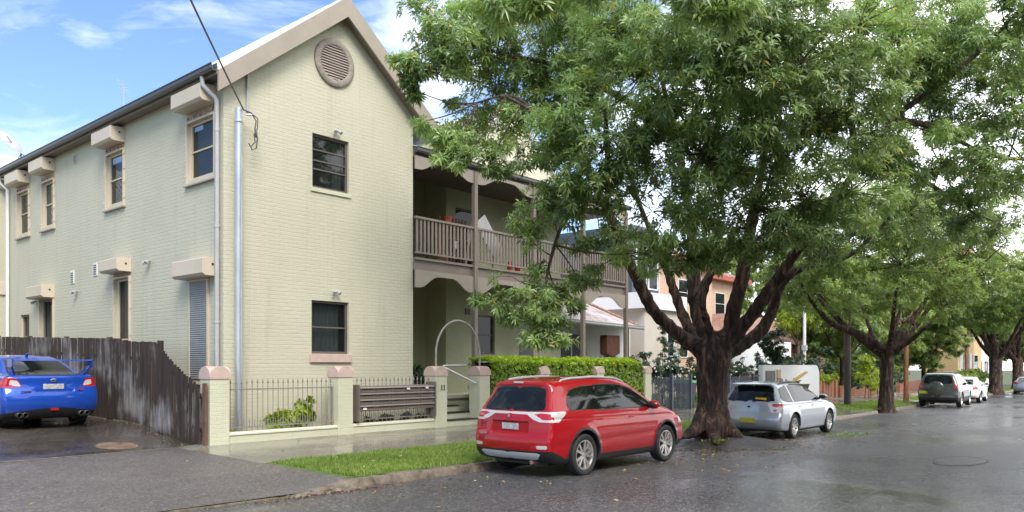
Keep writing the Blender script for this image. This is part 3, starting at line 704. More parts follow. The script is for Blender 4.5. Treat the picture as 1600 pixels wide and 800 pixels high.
tag(mb.build('overhead_cable', M['gutter'], smooth=True), 'dark overhead service cable with a looped tail tied to the steel pole', 'cable')

# ------------------------------------------------------------------ timber paling fence
tf = empty('paling_fence', (7.42, 14.4, .15), 0, 'weathered dark timber paling fence stepping down to the first street pillar', 'fence')
m, nt, b = new_mat('weathered_paling'); co = coords(nt)
n1 = N(nt, 'ShaderNodeTexNoise', Scale=1.0, Detail=8, Roughness=.7); mp = N(nt, 'ShaderNodeMapping'); mp.inputs['Scale'].default_value = (9, 11, .9); nt.links.new(co, mp.inputs[0]); nt.links.new(mp.outputs[0], n1.inputs['Vector'])
r1 = ramp(nt, n1.outputs['Fac'], [(.3, (.014, .009, .007)), (.66, (.062, .038, .028))])
n2 = N(nt, 'ShaderNodeTexNoise', Scale=1.0, Detail=6, Roughness=.75); mp2 = N(nt, 'ShaderNodeMapping'); mp2.inputs['Scale'].default_value = (3, 5, .8); mp2.inputs['Location'].default_value = (0, 4.1, 0); nt.links.new(co, mp2.inputs[0]); nt.links.new(mp2.outputs[0], n2.inputs['Vector'])
n4 = N(nt, 'ShaderNodeTexNoise', Scale=1.0, Detail=3); mp4 = N(nt, 'ShaderNodeMapping'); mp4.inputs['Scale'].default_value = (.4, .55, 1.1); nt.links.new(co, mp4.inputs[0]); nt.links.new(mp4.outputs[0], n4.inputs['Vector'])
mu = N(nt, 'ShaderNodeMath', operation='ADD'); nt.links.new(n2.outputs['Fac'], mu.inputs[0]); nt.links.new(n4.outputs['Fac'], mu.inputs[1])
mr = N(nt, 'ShaderNodeMapRange'); mr.inputs['From Min'].default_value = 1.01; mr.inputs['From Max'].default_value = 1.28; nt.links.new(mu.outputs[0], mr.inputs['Value'])
mx = N(nt, 'ShaderNodeMixRGB'); nt.links.new(mr.outputs[0], mx.inputs[0]); nt.links.new(r1.outputs[0], mx.inputs[1]); mx.inputs[2].default_value = (.27, .26, .25, 1)
nt.links.new(mx.outputs[0], b.inputs['Base Color']); b.inputs['Roughness'].default_value = .75
bp = N(nt, 'ShaderNodeBump', Strength=.6, Distance=.008); nt.links.new(n1.outputs['Fac'], bp.inputs['Height']); nt.links.new(bp.outputs[0], b.inputs['Normal'])
M['paling'] = m
def fx(y): return 7.43 - .018*(y-14.3)
def ftop(y):
    if y < 16.0: return 1.30 + (y-14.3)*(2.16-1.30)/1.7 - .05*math.sin((y-14.3)/1.7*PI)
    return 2.18 + .035*(y-16) if y < 17.6 else 2.29 + .028*(y-17.6)
mb = MB(); y = 14.32; rr = random.Random(4)
while y < 31:
    w = .088 + rr.uniform(-.006, .006); g = rr.uniform(.002, .008); x = fx(y) - rr.choice((0, .012)) + rr.uniform(-.004, .004)
    tl = rr.uniform(-.008, .008); zt = ftop(y) + rr.uniform(-.009, .009); zb = surf(7.2, y) + .02
    mb.add([(x, y, zb), (x, y+w, zb), (x+.014, y+w, zb), (x+.014, y, zb), (x+tl, y+tl, zt), (x+tl, y+w+tl, zt+rr.uniform(-.006, .006)), (x+.014+tl, y+w+tl, zt), (x+.014+tl, y+tl, zt)], [(0,3,2,1),(4,5,6,7),(0,1,5,4),(1,2,6,5),(2,3,7,6),(3,0,4,7)])
    y += w + g
mb.build('palings', M['paling'], tf)
mb = MB()
for a, b2 in ((14.3, 16.0), (16.0, 24), (24, 31)):
    for q in (.25, .8):
        za = surf(7.2, a) + (ftop(a+.01)-surf(7.2, a))*q; zb_ = surf(7.2, b2)+(ftop(b2-.01)-surf(7.2, b2))*q; mb.bar((fx(a)+.045, a, za), (fx(b2)+.045, b2, zb_), .04, .07)
mb.build('fence_rail', M['paling'], tf)
for y in (14.22, 16.02, 18.4, 20.8, 23.2, 25.6, 28):
    mb = MB(); x = fx(y)+.02; mb.box(x, y-.05, 0, x+(.05 if y < 15 else .09), y+.05, (1.36 if y < 15 else ftop(y)+.03)); mb.build('fence_post', noisy('rusty_post', (.09, .045, .03), (.17, .09, .06), scale=6, rough=.8) if y < 15 else M['paling'], tf)

# ------------------------------------------------------------------ behind-left: white roofed building, dish, antenna
bl = empty('white_roof_building', (4, 34, .3), 0, 'low building with a white corrugated roof behind the far end of the cream house', 'building')
mb = MB(); mb.box(-6, 36, 0, 14, 44, 7.5); mb.build('wall', M['cream'], bl)
mb = MB(); mb.add([(-6.5, 34, 7.2), (14.5, 34, 7.2), (14.5, 40, 11.0), (-6.5, 40, 11.4)], [(0,1,2,3)]); mb.add([(-6.5, 46, 7.2), (14.5, 46, 7.2), (14.5, 40, 11.0), (-6.5, 40, 11.4)], [(3,2,1,0)])
for k in range(100): mb.bar((-6.4+k*.21, 34, 7.23), (-6.4+k*.21, 40, 11.42-.0038*k), .06, .05)
mb.build('roof', M['white_roof'], bl)
d = empty('satellite_dish', (8.6, 28.0, 8.0), 0, 'small grey satellite dish on a bracket above the far eave', 'satellite dish')
mb = MB(); mb.lathe([(0.001, 0), (.15, .012), (.3, .05), (.40, .09), (.41, .08), (.3, .035), (.15, -.003), (0.001, -.015)], (0, 0, 0), axis=1, n=28)
rot = Matrix.Rotation(R_(35), 4, 'Z') @ Matrix.Rotation(R_(-35), 4, 'X'); mb.v = [tuple(rot @ Vector(p) + Vector((8.35, 27.9, 8.75))) for p in mb.v]; mb.build('dish', M['pipe'], d, smooth=True)
mb = MB(); mb.tube([(8.4, 28.0, 8.7), (8.6, 28.0, 8.5), (8.6, 28.0, 7.95)], .022, 8); mb.tube([(8.6, 28, 8.4), (8.3, 27.5, 8.0)], .012, 6); mb.tube([(8.6, 28, 8.4), (8.9, 27.5, 8.1)], .012, 6); mb.tube([(8.5, 28.05, 8.55), (8.05, 27.5, 8.75)], .012, 6); mb.build('bracket', M['gutter'], d)
mb = MB(); ax, ay, az_ = 8.9, 21.2, 8.3
mb.tube([(ax, ay, az_-.1), (ax, ay, az_+.72)], .012, 6); mb.tube([(ax-.35, ay-.5, az_+.70), (ax+.3, ay+.55, az_+.72)], .010, 6)
for k in range(5): q = -.4+k*.2; mb.tube([(ax+q*.6-.09, ay+q+.06, az_+.71), (ax+q*.6+.09, ay+q-.06, az_+.71)], .006, 5)
tag(mb.build('tv_antenna', M['pipe']), 'thin metal television antenna showing above the side eave', 'antenna')

# ------------------------------------------------------------------ neighbours along the street
def tile_mat(name, a, b_, row=.3):
    m, nt, b = new_mat(name); co = coords(nt); n = N(nt, 'ShaderNodeTexNoise', Scale=1.3, Detail=7, Roughness=.7); nt.links.new(co, n.inputs['Vector'])
    r = ramp(nt, n.outputs['Fac'], [(.4, a), (.6, b_)]); nt.links.new(r.outputs[0], b.inputs['Base Color']); b.inputs['Roughness'].default_value = .7
    wv = N(nt, 'ShaderNodeTexWave', Scale=3.2); wv.wave_type = 'BANDS'; wv.bands_direction = 'X'; nt.links.new(co, wv.inputs['Vector'])
    bp = N(nt, 'ShaderNodeBump', Strength=.8, Distance=.03); nt.links.new(wv.outputs['Fac'], bp.inputs['Height']); nt.links.new(bp.outputs[0], b.inputs['Normal']); return m
M['tile'] = tile_mat('faded_red_roof', (.52, .51, .51), (.34, .22, .21))
M['tile_red'] = tile_mat('terracotta_tiles', (.28, .15, .11), (.38, .23, .17))
M['beige_wall'] = noisy('beige_render', (.56, .50, .44), (.64, .58, .51), scale=1, rough=.7, bump=.05)
M['white_wall'] = noisy('white_render', (.80, .80, .79), (.84, .84, .83), scale=1, rough=.7, bump=.05)
M['peach'] = brick_mat('peach_brick', (.58, .38, .26), (.50, .32, .21), base2=(.64, .44, .31), mortar_c=(.55, .42, .33), bump=.3)
M['redbrick'] = brick_mat('red_brick', (.34, .11, .055), (.22, .08, .05), base2=(.44, .17, .08), mortar_c=(.35, .28, .22), bump=.4)
M['yellow_wall'] = brick_mat('yellow_brick', (.60, .42, .20), (.5, .33, .16), base2=(.66, .48, .25), mortar_c=(.5, .4, .3), bump=.2)
M['steel_blue'] = noisy('blue_grey_steel', (.05, .06, .085), (.07, .08, .11), rough=.45, bump=0)

c = empty('cottage', (27, 18.5, .1), 0, 'single-storey white cottage with a faded red and white tiled porch roof beyond the verandah', 'cottage')
mb = MB(); mb.box(24.3, 19.6, -.2, 31, 27, 3.55); mb.build('wall', M['white_wall'], c)
mb = MB(); e = 3.45
mb.add([(23.7, 17.9, e), (29.2, 17.9, e-.1), (27.6, 20.6, 4.75), (24.6, 21.4, 5.15)], [(0,1,2,3)]); mb.add([(29.2, 17.9, e-.1), (31.6, 20.6, 3.75), (31.6, 24, 4.4), (27.6, 20.6, 4.75)], [(0,1,2,3)]); mb.add([(23.7, 17.9, e), (24.6, 21.4, 5.15), (24.6, 27, 5.15), (23.7, 27, e)], [(0,1,2,3)]); mb.add([(27.6, 20.6, 4.75), (31.6, 24, 4.4), (31.6, 27, 5.6), (24.6, 27, 5.15), (24.6, 21.4, 5.15)], [(0,1,2,3,4)])
rf = mb.build('roof', M['tile'], c)
mb = MB(); mb.tube([(29.15, 17.95, e-.05), (27.6, 20.6, 4.82), (24.6, 21.4, 5.22)], .06, 6); mb.build('ridge_tiles', M['tile_red'], rf)
mb = MB(); gutter(mb, (23.7, 17.88, e-.05), (29.25, 17.88, e-.15), nrm=(0, -1)); mb.box(23.7, 17.9, e-.16, 29.2, 17.93, e-.05); mb.build('gutter', M['pipe'], c)
mb = MB(); mb.box(28.25, 17.98, .1, 28.38, 18.1, e-.15); mb.build('porch_post', M['black_paint'], c)
mb = MB(); mb.box(25.5, 19.5, .1, 27.2, 19.59, 3.0); mb.build('door', M['steel_blue'], c)
mb = MB(); mb.box(26.25, 19.46, .1, 26.32, 19.495, 3.0); mb.box(27.1, 19.45, .1, 27.22, 19.495, 3.05); mb.build('door_frame', M['white'], c)
mb = MB(); mb.prism([(26.95, 2.95), (27.9, 2.95), (27.9, 2.2), (27.4, 2.05), (26.95, 2.2)], 1, 18.15, 18.5); tag(mb.build('wall_basket', noisy('dark_red_wood', (.07, .02, .015), (.13, .05, .03), scale=8)), 'dark red wooden hanging basket under the cottage porch eave', 'basket')
window('y', 19.6, 28.6, 29.8, 1.1, 2.9, M['white'], c, inset=-.03, glass='glass_dark')

c = empty('modern_house', (34, 18, 0), 0, 'two-storey modern house with beige ground floor, white band and dark grey glazed upper floor', 'house')
mb = MB(); mb.box(31.6, 19.2, -.3, 35.0, 28, 4.35); mb.build('wall', M['beige_wall'], c)
mb = MB(); mb.box(31.2, 19.0, 4.353, 35.3, 28, 5.1); mb.build('parapet', M['white_wall'], c)
mb = MB(); mb.box(31.8, 20.0, 5.103, 34.2, 27, 8.4); mb.build('upper_wall', M['steel_blue'], c)
for x in (32.1, 33.2): window('y', 20.0, x, x+.9, 5.4, 7.9, M['white'], c, inset=-.04, mids=(), glass='glass_dark')
window('x', 31.8, 20.4, 22.4, 5.6, 7.9, M['white'], c, inset=-.04, mids=(), glass='glass_dark')
window('y', 19.2, 33.6, 34.3, .4, 3.9, M['white'], c, inset=-.04, glass='glass_dark')

c = empty('peach_apartments', (46, 24, 0), 0, 'peach brick apartment block with red edged eaves behind the big tree', 'building')
mb = MB(); mb.box(40, 25, -.5, 50, 34, 8.2); mb.box(50.2, 27.5, -.5, 60, 38, 8.2); mb.build('wall', M['peach'], c)
mb = MB(); mb.box(39.3, 24.3, 8.2, 50.6, 34.5, 8.55); mb.box(50.61, 26.8, 8.2, 60.6, 38.5, 8.54); mb.build('eave', noisy('red_eave', (.32, .06, .04), (.4, .1, .06), rough=.5, bump=0), c)
mb = MB(); mb.add([(39.3, 24.3, 8.56), (50.6, 24.3, 8.56), (47.5, 29, 10.6), (42.5, 29, 10.6)], [(0,1,2,3)]); mb.add([(50.61, 26.8, 8.55), (60.6, 26.8, 8.55), (57, 32, 10.6), (53, 32, 10.6)], [(0,1,2,3)]); mb.build('roof', M['tile_red'], c)
for x, z in ((41.5, 5.6), (45.2, 5.6), (47.8, 5.6), (41.5, 2.2), (45.2, 2.2), (47.8, 2.2)): window('y', 25, x, x+1.3, z, z+1.7, M['white'], c, inset=-.04, glass='glass_dark')
for x, z in ((52, 5.6), (55.4, 5.6), (52, 2.2), (55.4, 2.2)): window('y', 27.5, x, x+1.7, z, z+1.7, M['white'], c, inset=-.04, glass='glass_dark')
window('x', 40, 27, 29, 5.4, 7.2, M['white'], c, inset=-.04, glass='glass_dark')

c = empty('brick_bungalow', (58, 21, -.3), 0, 'red brick bungalow with terracotta roof and shaded porch behind the white curved wall', 'house')
mb = MB(); mb.box(49, 21.5, -.8, 62, 29, 3.2); mb.build('wall', M['peach'], c)
for x_, w_ in ((48.5, .9), (53, .6)): mb = MB(); mb.box(x_, 20.6, -.8, x_+w_, 21.2, 3.2); mb.build('pier', M['redbrick'], c)
mb = MB(); mb.add([(47.6, 19.8, 3.1), (63, 19.8, 3.1), (59, 25, 5.4), (52, 25, 5.4)], [(0,1,2,3)]); mb.add([(47.6, 19.8, 3.1), (52, 25, 5.4), (52, 29, 5.4), (47.6, 29, 3.1)], [(0,1,2,3)]); mb.build('roof', M['tile_red'], c)
window('y', 21.5, 50.2, 52.6, .6, 2.6, M['white'], c, inset=-.04, glass='glass_dark'); window('y', 21.5, 55, 58, .6, 2.6, M['white'], c, inset=-.04, glass='glass_dark')

c = empty('yellow_apartments', (96, 20, -.5), 0, 'three-storey yellow brick apartment block far along the street', 'building')
mb = MB(); mb.box(88, 17.5, -1, 95.5, 20.5, 14); mb.box(95.7, 18.6, -1, 106, 22, 13); mb.build('wall', M['yellow_wall'], c)
mb = MB(); mb.box(91.2, 17.35, -1, 92.3, 17.49, 14); mb.build('brick_panel', M['redbrick'], c)
for z in (1.2, 4.6, 8.0, 11):
    for x in (88.9, 93.2): window('y', 17.5, x, x+1.6, z, z+1.7, M['white'], c, inset=-.05, glass='glass_dark')
    for x in (97, 101.5): window('y', 18.6, x, x+2.2, z, z+1.7, M['white'], c, inset=-.05, glass='glass_dark')
c = empty('white_house', (112, 20, -1), 0, 'white rendered house glimpsed beyond the yellow brick block', 'house')
mb = MB(); mb.box(108, 19.5, -1.2, 122, 22.5, 7.5); mb.build('wall', M['white_wall'], c)
mb = MB(); mb.add([(107, 19, 7.4), (123, 19, 7.4), (122, 22.5, 9), (108, 22.5, 9)], [(0,1,2,3)]); mb.build('roof', M['tile_red'], c)
for x in (109.5, 113, 117): window('y', 19.5, x, x+1.6, 3.8, 5.8, M['black_paint'], c, inset=-.05, glass='glass_dark'); window('y', 19.5, x, x+1.6, .2, 2.2, M['black_paint'], c, inset=-.05, glass='glass_dark')

# fences, garden walls, bin, poles beyond the hedge
def gz(x): return zp(x)
f = empty('picket_fence', (24, 14.3, 0), 0, 'dark grey metal slatted fence between the last pillar and the big tree', 'fence')
for xa, xb in ((23.95, 27.0), (28.2, 33.45)):
    mb = MB(); n = int((xb-xa)/.105)
    for k in range(n): x = xa + k*.105; y = yw(x)+.2; mb.box(x, y, gz(x)+.05, x+.035, y+.02, gz(x)+1.25)
    mb.build('pickets', M['steel_blue'], f)
mb = MB(); 
for q in (.2, 1.1): mb.bar((23.9, yw(24)+.24, gz(24)+q), (27.0, yw(27)+.24, gz(27)+q), .04); mb.bar((28.2, yw(28.2)+.24, gz(28)+q), (33.5, yw(33.5)+.24, gz(33)+q), .04)
for x in (23.9, 25.5, 27.05, 28.15, 30.8, 33.5): mb.box(x-.05, yw(x)+.15, gz(x)-.1, x+.05, yw(x)+.26, gz(x)+1.38)
mb.build('fence_frame', M['steel_blue'], f)
bn = empty('wheelie_bin', (27.6, 14.9, gz(27.6)), 0, 'dark wheelie bin with a bright green lid standing at the fence gap', 'bin')
x, y, z = 27.6, 14.9, gz(27.6)
mb = MB(); mb.add([(x-.24,y-.24,z+.05),(x+.24,y-.24,z+.05),(x+.24,y+.26,z+.05),(x-.24,y+.26,z+.05),(x-.29,y-.32,z+1.0),(x+.29,y-.32,z+1.0),(x+.29,y+.33,z+1.0),(x-.29,y+.33,z+1.0)], [(0,3,2,1),(4,5,6,7),(0,1,5,4),(1,2,6,5),(2,3,7,6),(3,0,4,7)]); mb.build('bin_body', M['steel_blue'], bn, bevel=.02)
mb = MB(); mb.prism([(y-.36, z+1.01), (y+.36, z+1.01), (y+.34, z+1.12), (y, z+1.16), (y-.34, z+1.08)], 0, x-.31, x+.31); mb.build('lid', plain('green_lid', (.08, .42, .15), .4), bn, bevel=.015)
mb = MB(); mb.lathe([(.09, -.03), (.09, .03)], (x-.25, y+.3, z+.1), axis=0, n=14); mb.lathe([(.09, -.03), (.09, .03)], (x+.25, y+.3, z+.1), axis=0, n=14); mb.build('wheel', M['rubber'], bn)

c = empty('curved_garden_wall', (38.3, 15, 0), 0, 'white rendered garden wall with a rounded end and dark gate beyond the silver car', 'wall')
mb = MB(); x0, x1 = 35.6, 43.0; yb = 15.2; zt = 1.72; n = 10; r = .55
poly = [(x0, -.6), (x1, -.6)] + [(x1-r+r*math.cos(PI/2*k/n), zt-r+r*math.sin(PI/2*k/n)) for k in range(n+1)] + [(x0, zt)]
mb.prism(poly, 1, yb, yb+.22); mb.build('wall', M['white_wall'], c)
mb = MB(); mb.box(35.9, yb-.03, -.2, 37.0, yb-.002, 1.45); mb.build('gate', M['black_paint'], c)
mb = MB(); mb.box(37.2, yb-.06, -.3, 37.6, yb-.002, 1.5); mb.build('pier', M['peach'], c)
c = empty('white_side_wall', (33, 17, 0), 0, 'tall plain white wall standing just right of the big trunk', 'wall')
mb = MB(); mb.box(37.5, 18.3, -.4, 47, 18.6, 3.1); mb.build('wall', M['white_wall'], c)
c = empty('grey_gate_pier', (33.9, 15, 0), 0, 'square grey rendered pier with black gates beside the curved white wall', 'gate')
mb = MB(); mb.box(33.55, 14.95, -.4, 34.1, 15.4, 1.45); mb.build('pier', M['beige_wall'], c, bevel=.01)
mb = MB()
for k in range(7): mb.box(34.15+k*.1, 15.05, -.2, 34.19+k*.1, 15.09, 1.3)
mb.box(34.12, 15.04, 1.2, 34.87, 15.1, 1.25); mb.build('gate', M['black_paint'], c)
# building rubbish with a yellow plank by the white wall
c = empty('rubble_skip', (35.9, 13.6, 0), 0, 'brown skip of timber offcuts with a yellow plank sticking out behind the silver car', 'skip')
z = gz(35)-.05
mb = MB(); mb.add([(35.1,13.5,z),(36.0,13.5,z),(36.0,14.5,z),(35.1,14.5,z),(34.8,13.3,z+.95),(36.4,13.3,z+.95),(36.4,14.7,z+.95),(34.8,14.7,z+.95)], [(0,3,2,1),(0,1,5,4),(1,2,6,5),(2,3,7,6),(3,0,4,7),(4,5,6,7)]); mb.build('bin_body', noisy('brown_bin', (.08, .06, .045), (.14, .11, .08)), c)
mb = MB(); mb.bar((34.9, 13.7, z+.95), (36.5, 13.5, z+1.5), .18, .05); mb.build('yellow_plank', plain('yellow_paint', (.72, .42, .02), .5), c)
mb = MB()
for k in range(9): a = random.uniform(34.9, 35.8); mb.bar((a, random.uniform(13.5, 14.4), z+.95), (a+random.uniform(.2, .6), random.uniform(13.4, 14.5), z+1.05+random.uniform(0, .2)), .10, .04)
mb.build('timber_offcuts', noisy('offcuts', (.22, .13, .08), (.4, .28, .18)), c)

def brick_run(name, xa, xb, h, label, y0=None, m='redbrick', piers=True):
    c = empty(name, ((xa+xb)/2, yw((xa+xb)/2)+1.0, gz(xa)), 0, label, 'wall')
    ya = yw(xa)+.9 if y0 is None else y0; yb_ = yw(xb)+.9 if y0 is None else y0; dx, dy = xb-xa, yb_-ya; L = math.hypot(dx, dy); nx, ny = -dy/L*.12, dx/L*.12
    z0 = gz(xb)-.4; zt = gz(xa)+h
    mb = MB(); mb.add([(xa-nx, ya-ny, z0), (xb-nx, yb_-ny, z0), (xb+nx, yb_+ny, z0), (xa+nx, ya+ny, z0), (xa-nx, ya-ny, zt), (xb-nx, yb_-ny, zt), (xb+nx, yb_+ny, zt), (xa+nx, ya+ny, zt)], [(0,3,2,1),(4,5,6,7),(0,1,5,4),(1,2,6,5),(2,3,7,6),(3,0,4,7)])
    mb.build('wall', M[m], c)
    if piers:
        k = 0
        while xa + k*2.4 <= xb+.01:
            mb = MB(); x = xa+k*2.4; y = ya+(yb_-ya)*(x-xa)/(xb-xa); mb.box(x-.2, y-.22, z0, x+.2, y+.2, zt+.12); mb.build('pier', M[m], c); k += 1
brick_run('low_brick_wall', 43.6, 48.5, .95, 'orange brick garden wall with piers just beyond the white curved wall')
brick_run('low_brick_wall', 49.5, 61.5, .62, 'long low brick garden wall behind the second street tree', piers=False)
brick_run('low_brick_wall', 66, 78, .75, 'far low brick garden wall by the parked white cars', piers=False)

mb = MB(); x, y = 37.6, 12.0; z = surf(x, y); mb.tube([(x, y, z-.2), (x, y, z+4), (x+.02, y, z+9)], [.155, .145, .12], 14)
tag(mb.build('timber_pole', noisy('pole_wood', (.075, .06, .05), (.13, .105, .085), scale=3, rough=.8, bump=.4, stretch=(6, 6, .5)), smooth=True), 'round dark timber power pole on the grass verge before the second tree', 'pole')
mb = MB(); x, y = 46.5, 17.3; mb.tube([(x, y, -.4), (x, y, 5.2)], .085, 12); p = mb.build('steel_pole', M['white'], smooth=True); tag(p, 'slim white steel post behind the brick garden wall', 'pole')
mb = MB(); mb.box(x-.16, y-.12, 2.6, x+.16, y+.12, 2.9); mb.build('bracket', M['pipe'], p)
# concrete crossings over the far verge
sheet('verge_crossing', fr(30.4, 34.0, .6), lambda x: (yk(x)+.02, yk(x)+2.4), M['path'], dz=.008, ny=5)
sheet('verge_crossing', fr(45.5, 49.5, .5), lambda x: (yk(x)+.02, yk(x)+2.4), M['path'], dz=.008, ny=5)

# ------------------------------------------------------------------ smooth implicit surfaces
def surface_nets(F, org, h):
    """F: 3D array, negative inside -> verts, quads"""
    s = F < 0; nx, ny, nz = F.shape
    c = [s[i:nx-1+i, j:ny-1+j, k:nz-1+k] for i in (0, 1) for j in (0, 1) for k in (0, 1)]
    cnt = sum(a.astype(np.int8) for a in c); act = (cnt > 0) & (cnt < 8)
    idx = -np.ones(act.shape, np.int64); I = np.argwhere(act); idx[act] = np.arange(len(I))
    P = np.zeros((len(I), 3)); W = np.zeros(len(I))
    cor = [(i, j, k) for i in (0, 1) for j in (0, 1) for k in (0, 1)]
    val = {q: F[I[:, 0]+q[0], I[:, 1]+q[1], I[:, 2]+q[2]] for q in cor}
    for a in cor:
        for ax in range(3):
            if a[ax]: continue
            b = list(a); b[ax] = 1; b = tuple(b); va, vb = val[a], val[b]
            m = (va < 0) != (vb < 0); t = np.where(m, va / np.where(m, va - vb, 1), 0)
            p = np.tile(np.array(a, float), (len(I), 1)); p[:, ax] = t; P[m] += p[m]; W[m] += 1
    V = (I + P / W[:, None]) * h + np.array(org)
    Q = []
    for ax in range(3):
        u, v = [(1, 2), (2, 0), (0, 1)][ax]
        a = s; b = np.roll(s, -1, ax); sl = [slice(1, -1)]*3; sl[ax] = slice(0, -1)
        E = np.argwhere((a != b)[tuple(sl)]); off = np.array([0 if k == ax else 1 for k in range(3)]); E = E + off
        du = np.zeros(3, int); du[u] = 1; dv = np.zeros(3, int); dv[v] = 1
        g = lambda e: idx[e[:, 0], e[:, 1], e[:, 2]]
        q = np.stack([g(E-du-dv), g(E-dv), g(E), g(E-du)], 1)
        fl = ~s[E[:, 0], E[:, 1], E[:, 2]]; q[fl] = q[fl][:, ::-1]
        Q.append(q)
    Q = np.concatenate(Q); Q = Q[(Q >= 0).all(1)]
    return V, Q

def clip_tris(V, Nn, T, g, keep_both=True):
    """split triangles by the level set g = 0 -> (inside tris), (outside tris) over the grown vertex arrays"""
    G = g(V); s = G < 0; c = s[T].sum(1); ins = [T[c == 3]]; out = [T[c == 0]]
    nV = [V]; nN = [Nn]; base = len(V)
    for lone_in in (True, False):
        M_ = T[c == (1 if lone_in else 2)]
        if not len(M_): continue
        st = s[M_] if lone_in else ~s[M_]; k = st.argmax(1); ar = np.arange(len(M_))
        A, B, C = M_[ar, k], M_[ar, (k+1) % 3], M_[ar, (k+2) % 3]
        tb = G[A]/(G[A]-G[B]); tc_ = G[A]/(G[A]-G[C]); tb = np.clip(tb, 0, 1)[:, None]; tc_ = np.clip(tc_, 0, 1)[:, None]
        nV += [V[A]+(V[B]-V[A])*tb, V[A]+(V[C]-V[A])*tc_]; nN += [Nn[A]+(Nn[B]-Nn[A])*tb, Nn[A]+(Nn[C]-Nn[A])*tc_]
        p = base + ar; q = base + len(M_) + ar; base += 2*len(M_)
        t1 = np.stack([A, p, q], 1); t2 = np.concatenate([np.stack([p, B, C], 1), np.stack([p, C, q], 1)])
        (ins if lone_in else out).append(t1); (out if lone_in else ins).append(t2)
    return np.concatenate(nV), np.concatenate(nN), np.concatenate(ins), np.concatenate(out)

def poly_sdf(poly):
    P = np.array(poly, float); Q = np.roll(P, -1, 0)
    def f(x, y):
        x = np.asarray(x, float); y = np.asarray(y, float); d = np.full(x.shape, 1e9); ins = np.zeros(x.shape, bool)
        for a, b in zip(P, Q):
            e = b - a; wx, wy = x-a[0], y-a[1]; t = np.clip((wx*e[0]+wy*e[1])/max(e@e, 1e-12), 0, 1)
            d = np.minimum(d, (wx-e[0]*t)**2 + (wy-e[1]*t)**2)
            if a[1] != b[1]:
                cr = ((a[1] > y) != (b[1] > y)) & (x < (b[0]-a[0])*(y-a[1])/(b[1]-a[1]) + a[0]); ins ^= cr
        return np.where(ins, -1, 1) * np.sqrt(d)
    return f
def chaikin(p, n=2, closed=True, q=.25):
    for _ in range(n):
        o = []; m = len(p)
        for i in range(m if closed else m-1):
            a, b = p[i], p[(i+1) % m]; o += [(a[0]*(1-q)+b[0]*q, a[1]*(1-q)+b[1]*q), (a[0]*q+b[0]*(1-q), a[1]*q+b[1]*(1-q))]
        p = o
    return p
def smax(a, b, k):
    h = np.clip(.5 + .5*(a-b)/k, 0, 1); return b + (a-b)*h + k*h*(1-h)
def smin(a, b, k): return -smax(-a, -b, k)
def curve(pts):
    xs, ys = zip(*pts); return lambda x: np.interp(x, xs, ys)
def smooth_curve(pts, n=5, r=.12):
    xs, ys = zip(*pts); o = np.linspace(-r, r, n)
    return lambda x: sum(np.interp(x+q, xs, ys) for q in o)/n

def tri_mesh(name, V, Nn, T, mat, parent):
    if not len(T): return None
    used, inv = np.unique(T.ravel(), return_inverse=True); T2 = inv.reshape(-1, 3); V2 = V[used]; N2 = Nn[used]
    key = np.round(V2, 5); u, first, inv2 = np.unique(key, axis=0, return_index=True, return_inverse=True); T3 = inv2.reshape(-1)[T2]
    ok = (T3[:, 0] != T3[:, 1]) & (T3[:, 1] != T3[:, 2]) & (T3[:, 0] != T3[:, 2])
    n = N2[first]; n = n/np.maximum(np.linalg.norm(n, axis=1, keepdims=True), 1e-9)
    return np_mesh(name, V2[first], T3[ok], mat, parent, smooth=True, normals=n)

def make_wheel(parent, x, y, R, side, style, w=.215, rimr=.70, n=40):
    """side +1: outer face towards +y"""
    hub = MB(); s = side
    hub.lathe([(.001, s*(w/2-.035)), (.03, s*(w/2-.035)), (.035, s*(w/2-.045)), (.05, s*(w/2-.06))], (x, y, R), axis=1, n=16)
    o = hub.build('wheel', M['alloy'], parent, smooth=True, local=True)
    rr = R*rimr
    t = MB(); t.lathe([(rr, -w/2*.8), (rr+.02, -w/2*.95), (R-.03, -w/2), (R-.006, -w/2*.82), (R, -w/4), (R, w/4), (R-.006, w/2*.82), (R-.03, w/2), (rr+.02, w/2*.95), (rr, w/2*.8), (rr-.01, 0)], (x, y, R), axis=1, n=n, closed=True)
    t.build('tyre', M['rubber'], o, smooth=True, local=True)
    r = MB(); r.lathe([(rr+.004, s*w/2*.83), (rr-.016, s*w/2*.83), (rr-.03, s*w/2*.6), (rr-.045, -s*w/2*.5), (rr-.03, -s*w/2*.7)], (x, y, R), axis=1, n=n)
    ns = style.get('spokes', 5); dbl = style.get('double', True)
    for k in range(ns):
        for q in ((-.12, .12) if dbl else (0,)):
            a = 2*PI*k/ns + q*1.0; a2 = 2*PI*k/ns + q*2.1
            p0 = (x+.035*math.cos(a), y+s*(w/2-.05), R+.035*math.sin(a)); p1 = (x+(rr-.02)*math.cos(a2), y+s*(w/2*.72), R+(rr-.02)*math.sin(a2))
            r.bar(p0, p1, .02, style.get('sw', .032), up=(0, 1, 0)) if False else r.bar(p0, p1, style.get('sw', .03), .022, up=(0, 1, 0))
    r.build('rim', M[style.get('mat', 'alloy')], o, smooth=True, local=True)
    d = MB(); d.lathe([(.001, s*.0), (rr*.72, s*.0)], (x, y, R), axis=1, n=24); d.build('dark_backing', M['black'], o, local=True)  # black backing disc stands in for the shade between the spokes
    return o

